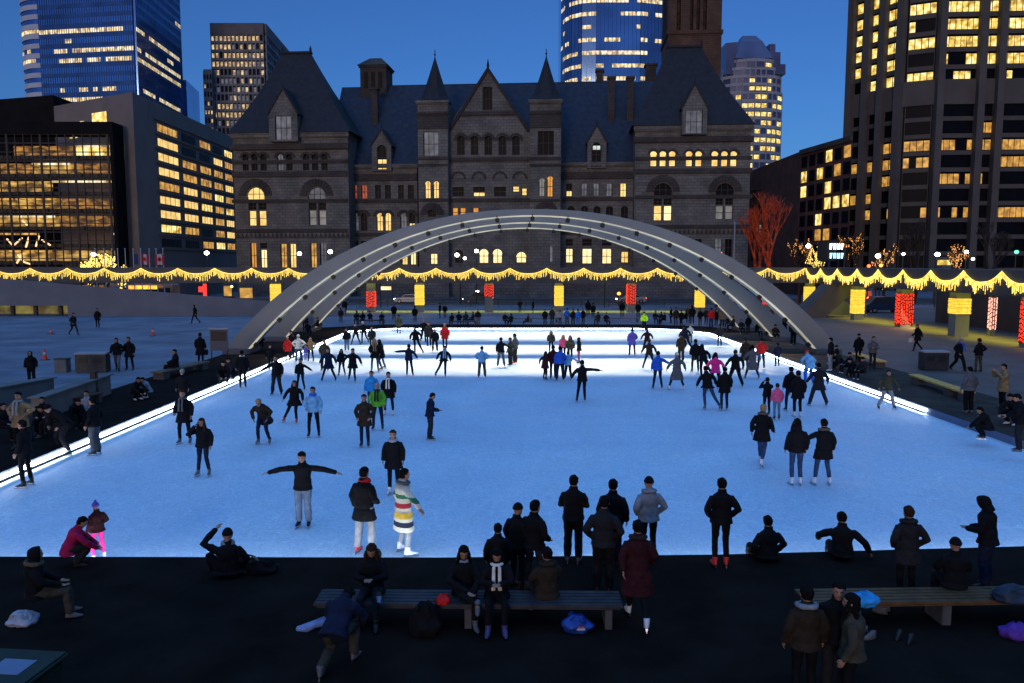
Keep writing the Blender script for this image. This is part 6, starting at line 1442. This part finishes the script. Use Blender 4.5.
bench(PZ(502, 318, .75), PZ(560, 318, .75), .6, 3, mat('bench_grey', (.12, .13, .14), .6, .2, 4), 'grey bench behind the far kerb, under the yellow column', legs=(.06, .5, .94), lw=.1)
bench(PZ(596, 318, .75), PZ(640, 318, .75), .6, 3, MATS['bench_grey'], 'grey bench behind the far kerb, left of the neon vest', legs=(.06, .94), lw=.1)
bench(PZ(450, 321, .75), PZ(477, 321, .75), .6, 3, wood_dark, 'dark bench full of people behind the far kerb', legs=(.06, .94), lw=.1)
bench(PZ(356, 320, .75), PZ(385, 320, .75), .6, 3, wood_dark, 'dark bench behind the left end of the far kerb', legs=(.06, .94), lw=.1)
def lowwall(a, b, label, h=.95):
    a = PZ(*a, DK+h); b = PZ(*b, DK+h); q = MB(); q.ebox((a.x, a.y), (b.x, b.y), 0, (b-a).length, DK, DK+h-.06, -.2, .2); q.ebox((a.x, a.y), (b.x, b.y), -.1, (b-a).length+.1, DK+h-.055, DK+h, -.3, .3)
    tag(q.obj('low_wall', mat('low_wall_concrete', (.15, .14, .13), .8, .2, .8, .2)), label, 'low wall')
lowwall((-30, 391), (50, 377), 'low concrete wall running to the left picture edge'); lowwall((36, 397), (106, 374), 'low concrete wall in front, ending at the dark post')
q = MB(); a = PZ(95, 399, DK); q.box(a.x-.12, a.y-.12, DK, a.x+.12, a.y+.12, DK+1.25); q.box(a.x-.15, a.y-.15, DK+1.25, a.x+.15, a.y+.15, DK+1.3); tag(q.obj('bollard', darkm), 'dark square post at the end of the low left wall', 'post')
# litter bins
binm = mat('bin_metal', (.030, .033, .038), .5, .3, 3, .1, .3)
def bin_(px, py, wpx, label, hh=1.1, rz=0.):
    p = PZ(px, py, DK); W_ = wpx*p.length/F/2; t = thing('litter_bin', label, 'bin', (p.x, p.y, DK), rz)
    q = MB(); q.box(-W_, -.35, .05, W_, .35, hh-.1); q.box(-W_*.96, -.32, 0, W_*.96, .32, .05); q.obj('body', binm, t, bevel=.02)
    q = MB(); q.box(-W_-.03, -.38, hh-.095, W_+.03, .38, hh); q.obj('lid', conc2, t, bevel=.02)
    for s in (-.48, .48): q = MB(); q.box(W_*s-W_*.3, -.37, hh*.5, W_*s+W_*.3, -.352, hh*.78); q.obj('opening', darkm, t)
bin_(93.5, 372, 26, 'double litter bin with pale lid on the left plaza', 1.15, .1); bin_(933, 370, 22, 'double litter bin with pale lid on the right plaza', 1.15)
# information frame
t = thing('information_frame', 'upright notice board on thin legs beside the left arch foot', 'notice board', PZ(220, 364, DK))
q = MB(); q.box(-.55, -.04, .85, .55, .04, 2.15); q.obj('board', conc, t); q = MB(); q.box(-.48, -.05, 1.45, .48, -.043, 2.05); q.obj('panel', darkm, t); q = MB(); q.box(-.62, -.10, 2.16, .62, .10, 2.26); q.obj('cap', conc2, t)
for s in (-.5, .5): q = MB(); q.tube([(s, 0, 0), (s, 0, .84)], .03, 6); q.obj('leg', darkm, t)
t = thing('metal_cage', 'small grey mesh box standing by the left bin', 'box', PZ(63, 372, DK)); q = MB(); q.box(-.35, -.25, 0, .35, .25, .75); q.obj('body', mat('grey_plastic', (.10, .11, .12), .6, .2, 3), t, bevel=.02); q = MB(); q.box(-.38, -.28, .755, .38, .28, .8); q.obj('lid', darkm, t)
# traffic cones
orange = mat('cone_orange', (.60, .08, .03), .6, .15, 4)
for (x, y, h, lb) in ((45, 360, .75, 'orange traffic cone on the left plaza, nearest of three'), (153, 336, .75, 'orange traffic cone on the left plaza, farthest right of three'), (51, 334, .45, 'low orange cone far back on the left plaza')):
    p = PZ(x, y, DK); t = thing('traffic_cone', lb, 'cone', p, 0, 'traffic cones on the left plaza')
    q = MB(); q.box(-.22, -.22, 0, .22, .22, .04); q.obj('base', darkm, t)
    q = MB(); q.tube([(0, 0, .04), (0, 0, h)], [.16, .035], 14, False); q.obj('cone', orange, t)
    q = MB(); q.tube([(0, 0, h*.5), (0, 0, h*.68)], [.108, .082], 14, False); q.obj('band', white_panel, t)
# foreground bags
def bag(px, py, z, r, m, label, name='bag', rz=0., seed=1, strap=True):
    p = PZ(px, py, z); t = thing(name, label, 'bag', p, rz); rn = random.Random(seed); q = MB(); rs = []
    off = Vector((seed*3.1, seed*1.7, 0))
    for k in range(13):
        f = k/12; s = (.82+.28*math.sin(min(1, f*2.2)*PI/2))*(1-f**3*.75)
        row = []
        for i in range(26):
            a = 2*PI*i/26; d = Vector((math.cos(a), math.sin(a), f*1.6)); nz = mnoise.noise(d*1.6+off)*.34+mnoise.noise(d*4.5+off)*.16; sq = 1/max(abs(math.cos(a)), abs(math.sin(a)))**.35
            row.append(Vector((r[0]*s*math.cos(a)*sq*(1+nz), r[1]*s*math.sin(a)*sq*(1+nz), r[2]*f*(1+.35*mnoise.noise(d*1.3-off)))))
        rs.append(row)
    q.rings(rs); q.obj('sack', m, t, smooth=True)
    if strap: q = MB(); q.tube([(-r[0]*.5, -r[1]*.5, r[2]*.8), (-r[0]*.2, -r[1]*.9, r[2]*1.12), (r[0]*.3, -r[1]*.8, r[2]*1.05), (r[0]*.6, -r[1]*.5, r[2]*.6)], .018, 6); q.obj('strap', m, t)
    return t
plas = lambda n, c: mat(n, c, .35, .15, 9, .3)
bag(23, 624, DK, (.24, .18, .22), plas('white_plastic', (.34, .36, .44)), 'white plastic bag on the dark deck at far left', 'carrier_bag', 0, 2)
t = bag(577, 630, DK, (.24, .18, .28), plas('blue_plastic', (.015, .055, .30)), 'blue plastic bag with red and white patch under the bench', 'carrier_bag', 0, 3)
q = MB(); q.box(-.02, -.185, .08, .12, -.178, .12); q.obj('white_patch', white_panel, t); q = MB(); q.box(0, -.187, .13, .10, -.18, .15); q.obj('red_patch', orange, t)
bag(262, 572, DK, (.32, .20, .26), CL['K'], 'black sports bag with strap loop beside the photographer on the kerb', 'sports_bag', 0, 4)
q = MB(); pp = PZ(251, 571, DK); q.tube([(pp.x+.20*math.cos(a*PI/10), pp.y-.12, DK+.20+.18*math.sin(a*PI/10)) for a in range(20)], .022, 6); tag(q.obj('rubber_ring', mat('ring_tan', (.16, .14, .12), .7, .2, 5)), 'pale ring shaped handle leaning on the black sports bag', 'ring')
bag(425, 634, DK, (.26, .20, .52), CL['K'], 'large black rucksack standing in front of the left bench', 'rucksack', 0, 5)
bag(443, 603, DK+.45, (.13, .12, .16), CL['R'], 'small red bag on the bench beside the rucksack', 'small_bag', 0, 6, False)
bag(863, 604, DK+.45, (.24, .18, .20), CL['SB'], 'bright blue bag on the right bench behind the quilted vest', 'bag', 0, 7, False)
bag(1011, 600, DK+.45, (.36, .22, .26), mat('striped_bag', (.025, .035, .06), .6, .4, 3, .2), 'black and blue striped bag on the right bench at the picture edge', 'sports_bag', .2, 8)
bag(1016, 637, DK, (.24, .18, .24), mat('violet_cloth', (.10, .03, .28), .8, .2, 8, .3), 'bright violet bag on the deck at the right edge', 'bag', 0, 9, False)
q = MB(); pa = [PZ(x, y, DK+.02+h) for x, y, h in ((298, 629, 0), (306, 628, .03), (315, 624, .05), (325, 621, .07), (336, 617, .05), (345, 612, .03))]; q.tube(pa, [.05, .08, .07, .09, .07, .05], 8); tag(q.obj('scarf', plas('pale_blue_cloth', (.16, .26, .52)), smooth=True), 'pale blue scarf lying on the deck by the left end of the bench', 'scarf')
def cup(px, py, z, m, label):
    p = PZ(px, py, z); t = thing('paper_cup', label, 'cup', p); q = MB(); q.tube([(0, 0, 0), (0, 0, .12)], [.032, .042], 12, False); q.obj('cup', m, t); q = MB(); q.tube([(0, 0, .12), (0, 0, .135)], [.045, .043], 12); q.obj('lid', darkm, t)
cup(379, 602, DK+.66, plas('cup_blue', (.30, .45, .75)), 'pale blue paper cup held by the fur hooded woman')
cup(996, 596, DK+.45, white_panel, 'white paper cup standing on the right bench')
def shoes(px, py, m, label, rz):
    p = PZ(px, py, DK); t = thing('shoe_pair', label, 'shoes', p, rz)
    for s in (-.09, .09):
        q = MB(); X, Y_ = Vector((1, 0, 0)), Vector((0, 1, 0)); q.rings([ell(Vector((s, .05, .0)), X, Y_, .045, .14, 10), ell(Vector((s, .05, .05)), X, Y_, .044, .13, 10), ell(Vector((s, 0, .10)), X, Y_, .04, .07, 10), ell(Vector((s, -.02, .13)), X, Y_, .035, .05, 10)]); q.obj('shoe', m, t, smooth=True)
shoes(884, 612, boot['u'], 'grey empty shoes on the deck before the right bench', .9); shoes(868, 636, boot['u'], 'pale trainers on the deck near the quilted vest', 1.9); shoes(905, 640, boot['k'], 'dark shoes lying on the deck right of the trainers', 2.4)
# green container at lower left
t = thing('storage_bin', 'dark green container with a pale paper on its lid at the bottom left corner', 'container', PZ(2, 726, DK), -.10)
gm = mat('bin_green', (.016, .028, .02), .6, .2, 3, .1)
X = .62; q = MB(); q.rings([[(-X*.9, -.4, 0), (X*.9, -.4, 0), (X*.9, .4, 0), (-X*.9, .4, 0)], [(-X, -.45, .75), (X, -.45, .75), (X, .45, .75), (-X, .45, .75)]]); q.obj('body', gm, t, bevel=.03)
q = MB(); q.box(-X-.05, -.5, .755, X+.05, .5, .84); q.obj('lid', gm, t, bevel=.03); q = MB(); q.box(-.05, -.18, .842, .42, .2, .848); q.obj('paper', mat('paper', (.16, .20, .30), .7, .1, 4), t)
for s in (-.5, .5): q = MB(); q.tube([(s-.03, -.43, .06), (s+.03, -.43, .06)], .07, 10); q.obj('wheel', darkm, t)
# tripod or strap line by the bench
# ================================================================ street: cars, lamps, flags, trees
carglass = mat('car_glass', (.015, .018, .022), .2, .2, 3, 0, 0, .5); tyre = mat('tyre', (.012, .012, .012), .8, .2, 5); rimm = mat('rim', (.3, .3, .32), .35, .1, 3, 0, .8)
def car(px, py, Y, kind, paint, label, face=-1, lights=True, z=None):
    p = PY(px, py, Y); t = thing('parked_car' if not lights else 'car', label, 'car', (p.x, Y, DK+.012), 0 if face > 0 else PI)
    L_, H_, W_, prof, gl = {'sedan': (4.6, 1.45, .88, [(-2.3, .28), (2.28, .28), (2.3, .62), (2.1, .80), (1.15, .90), (.55, 1.40), (-.75, 1.43), (-1.55, .98), (-2.25, .92)], [(1.0, .93), (.50, 1.34), (-.72, 1.37), (-1.42, .97)]),
        'suv': (4.7, 1.8, .92, [(-2.3, .38), (2.3, .38), (2.32, .9), (2.2, 1.05), (1.15, 1.12), (.6, 1.74), (-2.0, 1.78), (-2.3, 1.1)], [(1.02, 1.15), (.55, 1.66), (-1.9, 1.70), (-2.15, 1.15)]),
        'van': (5.2, 2.1, .98, [(-2.6, .35), (2.6, .35), (2.62, .95), (2.2, 1.2), (1.5, 2.0), (-2.55, 2.1), (-2.6, 1.1)], [(2.0, 1.25), (1.4, 1.88), (-.4, 1.93), (-.4, 1.22)]),
        'bus': (11.0, 3.1, 1.25, [(-5.5, .4), (5.5, .4), (5.5, 2.9), (5.2, 3.1), (-5.3, 3.1), (-5.5, 2.9)], [(5.0, 1.3), (5.0, 2.5), (-5.0, 2.5), (-5.0, 1.3)])}[kind]
    q = MB(); q.slab(prof, -W_, W_); q.obj('body', paint, t, bevel=.05)
    for s in (-1, 1): q = MB(); q.slab(gl, s*(W_+.004)-.006, s*(W_+.004)+.006); q.obj('side_window', carglass, t)
    wx = L_*.31
    for x in (-wx, wx):
        for s in (-1, 1):
            q = MB(); q.tube([(x, s*(W_-.12), .33), (x, s*(W_+.04), .33)], .34, 16, False); wl = q.obj('wheel', tyre, t); q = MB(); q.tube([(x, s*(W_+.03), .33), (x, s*(W_+.06), .33)], .19, 12, False); q.obj('rim', rimm, wl)
    for s in (-1, 1):
        q = MB(); q.ball((L_/2+.0, s*W_*.72, .68), (.07, .17, .11), 10, 6); q.obj('headlight', LAMPY if lights else rimm, t)
        q = MB(); q.ball((-L_/2, s*W_*.8, .82), (.05, .12, .10), 10, 6); q.obj('tail_light', LAMPR if lights else CL['R'], t)
    return t
pc = lambda n, c: mat(n, c, .3, .08, 1, 0, .4, .5)
car(409, 297, 124, 'sedan', pc('silver_paint', (.32, .34, .40)), 'silver saloon car with headlights on behind the left arches', -1)
t = car(478, 297, 124, 'suv', pc('dark_paint', (.05, .06, .07)), 'dark off-road car with a white roof light beside the red column', -1)
q = MB(); q.ball((.1, 0, 1.9), (.25, .2, .12), 10, 6); q.obj('roof_light', LAMPW, t)
t = car(631, 299, 124, 'sedan', pc('pale_paint', (.42, .40, .36)), 'pale taxi with bright headlights behind the middle red column', -1)
q = MB(); q.box(-.25, -.12, 1.44, .25, .12, 1.56); q.obj('roof_sign', LAMPY, t)
car(728, 297, 124, 'sedan', pc('white_paint', (.5, .5, .52)), 'white car seen between the right arch legs', 1)
car(884, 305, 100, 'van', pc('blue_paint', (.02, .03, .06)), 'dark blue van beyond the columns of the right walkway', -1, False)
car(142, 288, 124, 'bus', pc('bus_paint', (.25, .20, .18)), 'city bus half hidden behind the left ramp with amber sign', 1)
q = MB(); p = PY(142, 287.6, 121.5); q.box(p.x-2.2, 121.7, p.z-.25, p.x+2.2, 121.8, p.z+.3); tag(q.obj('amber_sign', emit('amber_sign_light', (1, .55, .06), 2.2, col2=(.8, .2, .03), scale=2)), 'glowing amber sign panel above the left ramp', 'sign')
def lamp(px, py, Y, label, m=LAMPW, arm=0, r=.33, name='street_lamp', two=None):
    p = PY(px, py, Y); t = thing(name, label, 'street lamp' if name == 'street_lamp' else 'traffic light', (p.x, Y, DK)); h = p.z-DK
    q = MB(); q.tube([(arm, 0, 0), (arm, 0, h*.5), (arm, 0, h+.1)], [.11, .08, .06], 8); 
    if arm: q.tube([(arm, 0, h+.05), (0, 0, h+.28)], .05, 6)
    q.obj('pole', railm, t)
    q = MB(); q.ball((0, -.12, h), (r, r, r*.85), 12, 8); q.obj('lamp_head', m, t, smooth=True)
    q = MB(); q.box(-r*.7, -.1, h+r*.84, r*.7, r, h+r*.84+.08); q.obj('hood', darkm, t)
    if two: q = MB(); q.ball((two, -.12, h-.5), (r*.7, r*.7, r*.6), 10, 8); q.obj('lamp_head', m, t, smooth=True); q = MB(); q.tube([(arm, 0, h-.2), (two, -.05, h-.45)], .04, 6); q.obj('bracket', railm, t)
for x, y, Y, lb, kw in ((94, 254.5, 116, 'street lamp with white glare among the golden branch lights', {}), (207, 253, 116, 'white street lamp in front of the amber office block', {}), (299.7, 253.7, 122, 'white street lamp left of the pair before the left pavilion', {}), (330.5, 251.7, 122, 'brighter right hand lamp before the left pavilion', {'r': .36}),
        (457, 255, 120, 'double headed street lamp under the arches', {'arm': .5, 'two': 1.2}), (476.5, 251, 120, 'single street lamp beside the two arched windows', {'r': .3}), (808, 246, 112, 'pinkish street lamp left of the lit shop sign', {}), (877.5, 256, 112, 'wide white street lamp over the right swags', {'r': .34}),
        (903, 254, 112, 'small mauve street lamp above the third right swag', {'r': .2}), (937, 254.5, 112, 'bright bluish street lamp in front of the big tower', {'r': .34}), (966, 252, 112, 'pinkish lamp beside the orange lit twigs', {'r': .27}), (972.5, 259, 112, 'faint round lamp below the orange lit twigs', {'r': .2})): lamp(x, y, Y, lb, **kw)
lamp(868.5, 266, 110, 'red traffic light, left of two above the right swags', LAMPR, 0, .24, 'traffic_light'); lamp(880.5, 265.5, 110, 'red traffic light, right of two above the right swags', LAMPO, 0, .24, 'traffic_light')
lamp(1016, 252, 112, 'green traffic light near the right picture edge', LAMPG, 0, .28, 'traffic_light'); lamp(618.8, 293.5, 116, 'orange red traffic light above the pale taxi', LAMPO, 0, .26, 'traffic_light'); lamp(721, 253, 130, 'tiny orange lamp before the right pavilion', LAMPO, 0, .16)
lamp(232, 286.5, 112, 'greenish lamp glowing under the left walkway', emit('green_lamp', (.7, .8, .2), 3), 0, .2); lamp(868, 298, 108, 'red lamp under the right walkway', LAMPR, 0, .2, 'traffic_light')
q = MB(); p = PY(205, 290, 112); q.box(p.x-.25, 111.9, p.z-1.6, p.x+.25, 112, p.z+.9); q.box(p.x-.9, 111.9, p.z-.3, p.x+.2, 112, p.z+.5); tag(q.obj('red_sign', emit('red_sign_light', (.9, .04, .03), 1.6)), 'red lit sign under the left walkway beside the bus', 'sign')
# poles with blue banners
for x, y0, lb in ((605, 268, 'pole with blue banner above the swags, right of centre'), (380, 262, 'pole with dark banner between the first swags')):
    p = PY(x, y0, 112); t = thing('banner_pole', lb, 'banner pole', (p.x, 112, DK)); q = MB(); q.tube([(0, 0, 0), (0, 0, p.z)], .08, 6); q.obj('pole', railm, t); q = MB(); q.box(.1, -.02, p.z-2.3, .8, .02, p.z-.4); q.obj('banner', mat('banner_blue', (.02, .03, .12), .7, .2, 3), t)
# flags
redf = mat('flag_red', (.35, .015, .03), .8, .15, 3); whf = mat('flag_white', (.45, .42, .45), .8, .1, 3)
for i, x in enumerate((95, 104, 111.5, 117.5, 125, 133, 140.5, 149, 156, 162.8)):
    p = PY(x, 249.5, 113); t = thing('flagpole', ords[i]+' white flagpole from the left, before the office block', 'flagpole', (p.x, 113, DK), 0, 'flagpoles before the office block'); h = p.z-DK
    q = MB(); q.tube([(0, 0, 0), (0, 0, h)], [.09, .05], 8); q.ball((0, 0, h+.08), .1, 8, 6); q.obj('pole', white_panel, t)
    if i in (6, 8, 9, 5):
        s = 1 if i != 9 else -1; w_ = 1.15; z1 = h-.6; z0 = z1-1.5
        def strip_(a, b, m):
            q = MB(); k = 4
            for j in range(k):
                u0, u1 = a+(b-a)*j/k, a+(b-a)*(j+1)/k; f = lambda u: .10*math.sin(u*5)
                q.rings([[(s*u0, f(u0), z0-.12*u0), (s*u0, f(u0)+.02, z0-.12*u0), (s*u0, f(u0)+.02, z1-.12*u0), (s*u0, f(u0), z1-.12*u0)], [(s*u1, f(u1), z0-.12*u1), (s*u1, f(u1)+.02, z0-.12*u1), (s*u1, f(u1)+.02, z1-.12*u1), (s*u1, f(u1), z1-.12*u1)]])
            return q.obj('flag', m, t)
        if i == 5: strip_(.05, .7, mat('banner_blue', (.02, .03, .12)))
        else:
            strip_(.05, w_*.3, redf); strip_(w_*.3, w_*.72, whf); strip_(w_*.72, w_, redf)
            c = s*w_*.51; zc = (z0+z1)/2-.06; q = MB(); lf = [(0, -.42), (.05, -.2), (.28, -.22), (.22, -.05), (.36, .1), (.2, .12), (.18, .3), (.08, .2), (0, .42), (-.08, .2), (-.18, .3), (-.2, .12), (-.36, .1), (-.22, -.05), (-.28, -.22), (-.05, -.2)]
            q.slab([(c+a*.6, zc+b) for a, b in lf], -.16, -.13); q.obj('maple_leaf', redf, t)
# trees
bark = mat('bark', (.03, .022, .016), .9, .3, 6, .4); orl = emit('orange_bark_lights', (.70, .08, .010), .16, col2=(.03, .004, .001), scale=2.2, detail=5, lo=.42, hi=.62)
goldl = emit('gold_twig_lights', (1.0, .68, .15), 2.2); warmd = emit('warm_twig_lights', (1.0, .42, .10), 1.6)
def tree(x, y, h, seed, label, lit=None, density=.25, depth=5, spread=.5, light_r=.05, barkm=None, cat='tree', z0=DK, name='bare_tree'):
    rn = random.Random(seed); t = thing(name, label, cat, (x, y, z0)); q = MB(); tw = MB(); g = MB()
    def grow(p, d, ln, r, k):
        e = p+d*ln; m = (p+e)/2+Vector((rn.uniform(-1, 1), rn.uniform(-1, 1), rn.uniform(-.3, .6)))*ln*.08
        (q if k > depth-2 else tw).tube([p, m, e], [r, r*.85, r*.68], 6 if k > 2 else 4, False)
        if lit and rn.random() < density*(1 if k < 4 else .8):
            for f in (.2, .5, .8):
                c = p+(e-p)*f+Vector((rn.uniform(-.1, .1),)*3); g.ball(c, light_r*rn.uniform(.7, 1.3), 5, 4)
        if k == 0: return
        for i in range(3 if k > 1 else 4):
            a = rn.uniform(0, 2*PI); s = rn.uniform(.25, 1)*spread; u = Vector((math.cos(a)*s, math.sin(a)*s, rn.uniform(.25, .8))); nd = (d*.75+u).normalized()
            grow(e if i else m.lerp(e, .6), nd, ln*rn.uniform(.62, .84), r*.60, k-1)
    grow(Vector((0, 0, 0)), Vector((rn.uniform(-.05, .05), 0, 1)), h*.27, h*.022+.03, depth)
    q.obj('trunk', barkm or bark, t); tw.obj('crown', barkm or bark, t)
    if lit: g.obj('string_lights', lit, t)
def tat(px, Y): return PY(px, 264, Y).x
tree(tat(771, 122), 122, 19, 3, 'bare tree flooded with orange light beside the brick block', None, .2, 5, .62, .05, orl); tree(tat(758, 125), 125, 17, 8, 'second orange lit bare tree against the stone hall corner', None, .2, 5, .55, .05, orl)
for i, (x, Y, h, lit, dn, lb) in enumerate(((800, 120, 12, warmd, .10, 'dark bare tree with few lamps left of the lit shop sign'), (822, 118, 9.5, goldl, .28, 'bare tree strung with gold lights, directly left of the shop sign'), (851, 122, 12, warmd, .16, 'dark bare tree right of the lit shop sign'), (884, 118, 10, warmd, .16, 'bare tree with orange twigs above the red traffic lights'),
        (915, 122, 15, None, 0, 'unlit bare tree in front of the corner of the big tower'), (958, 115, 10, warmd, .22, 'bare tree with pinkish orange twigs near the right edge'), (990, 122, 15, None, 0, 'unlit bare tree nearest the right picture edge'))):
    tree(tat(x, Y), Y, h, 20+i, lb, lit, dn, 5, .55, .06)
for i, (x, h, lb) in enumerate(((90, 8.5, 'bright golden lit tree under the lamp by the glass hall'), (107, 9.0, 'tallest golden lit tree between glass hall and flagpoles'), (124, 7.5, 'low golden lit tree behind the first flagpoles'))):
    tree(tat(x, 116), 116, h, 40+i, lb, goldl, .55, 4, .65, .10)
q = MB(); p = PY(812, 262, 111); 
for s in (-1, 1): 
    for k in range(9): q.ball((p.x+s*k*.11, 111, p.z+1.9-k*.24), .07, 5, 4)
for k in range(7): q.ball((p.x-.9+k*.3, 111, p.z-.15), .07, 5, 4)
tag(q.obj('light_pyramid', goldl), 'little triangle of yellow lights left of the shop sign', 'light ornament')
ld = bpy.data.lights.new('tree_uplight', 'POINT'); ld.energy = 650; ld.color = (1, .20, .04); ld.shadow_soft_size = .3; lo = link('tree_uplight', ld); lo.location = (tat(774, 121), 121, 1.2)
# lit shop sign: two rows of characters too blurred to read, built as plain strokes
sg = thing('shop_sign', 'glowing white and pale blue two line shop sign among the trees', 'sign', (0, 110.8, 0)); wl = emit('sign_white', (.85, .92, 1), 3.0); bl = emit('sign_blue', (.45, .80, .95), 2.2)
for row, (y0, y1, m) in enumerate(((243.5, 249.5, wl), (253, 258.5, bl))):
    a = PY(829.5, y1, 110.8); b = PY(844.5, y0, 110.8); w_ = (b.x-a.x)/4; h = b.z-a.z
    for i, st_k in enumerate(((0, 1, 2), (0, 3, 1), (2, 0, 3), (1, 2, 0))):
        q = MB(); x = a.x+i*w_
        for k in st_k:
            if k == 0: q.box(x+.06, 0, a.z, x+.17, .1, b.z)
            if k == 1: q.box(x+.06, .01, b.z-.13, x+w_*.75, .11, b.z)
            if k == 2: q.slab([(x+.17, a.z), (x+.29, a.z), (x+w_*.8, b.z), (x+w_*.64, b.z)], .02, .12)
            if k == 3: q.box(x+w_*.64, .03, a.z, x+w_*.8, .13, b.z)
        q.obj('glyph', m, sg)
q = MB(); q.box(PY(827, 0, 111).x, .2, PY(0, 261, 111).z, PY(847, 0, 111).x, .3, PY(0, 241.5, 111).z); q.obj('backing', darkm, sg)
for x in (829, 845): q = MB(); X = tat(x, 111); q.box(X-.08, .3, DK, X+.08, .45, PY(0, 242, 111).z); q.obj('post', railm, sg)
# low shopfront glow right of centre under the big tower and behind the walkway
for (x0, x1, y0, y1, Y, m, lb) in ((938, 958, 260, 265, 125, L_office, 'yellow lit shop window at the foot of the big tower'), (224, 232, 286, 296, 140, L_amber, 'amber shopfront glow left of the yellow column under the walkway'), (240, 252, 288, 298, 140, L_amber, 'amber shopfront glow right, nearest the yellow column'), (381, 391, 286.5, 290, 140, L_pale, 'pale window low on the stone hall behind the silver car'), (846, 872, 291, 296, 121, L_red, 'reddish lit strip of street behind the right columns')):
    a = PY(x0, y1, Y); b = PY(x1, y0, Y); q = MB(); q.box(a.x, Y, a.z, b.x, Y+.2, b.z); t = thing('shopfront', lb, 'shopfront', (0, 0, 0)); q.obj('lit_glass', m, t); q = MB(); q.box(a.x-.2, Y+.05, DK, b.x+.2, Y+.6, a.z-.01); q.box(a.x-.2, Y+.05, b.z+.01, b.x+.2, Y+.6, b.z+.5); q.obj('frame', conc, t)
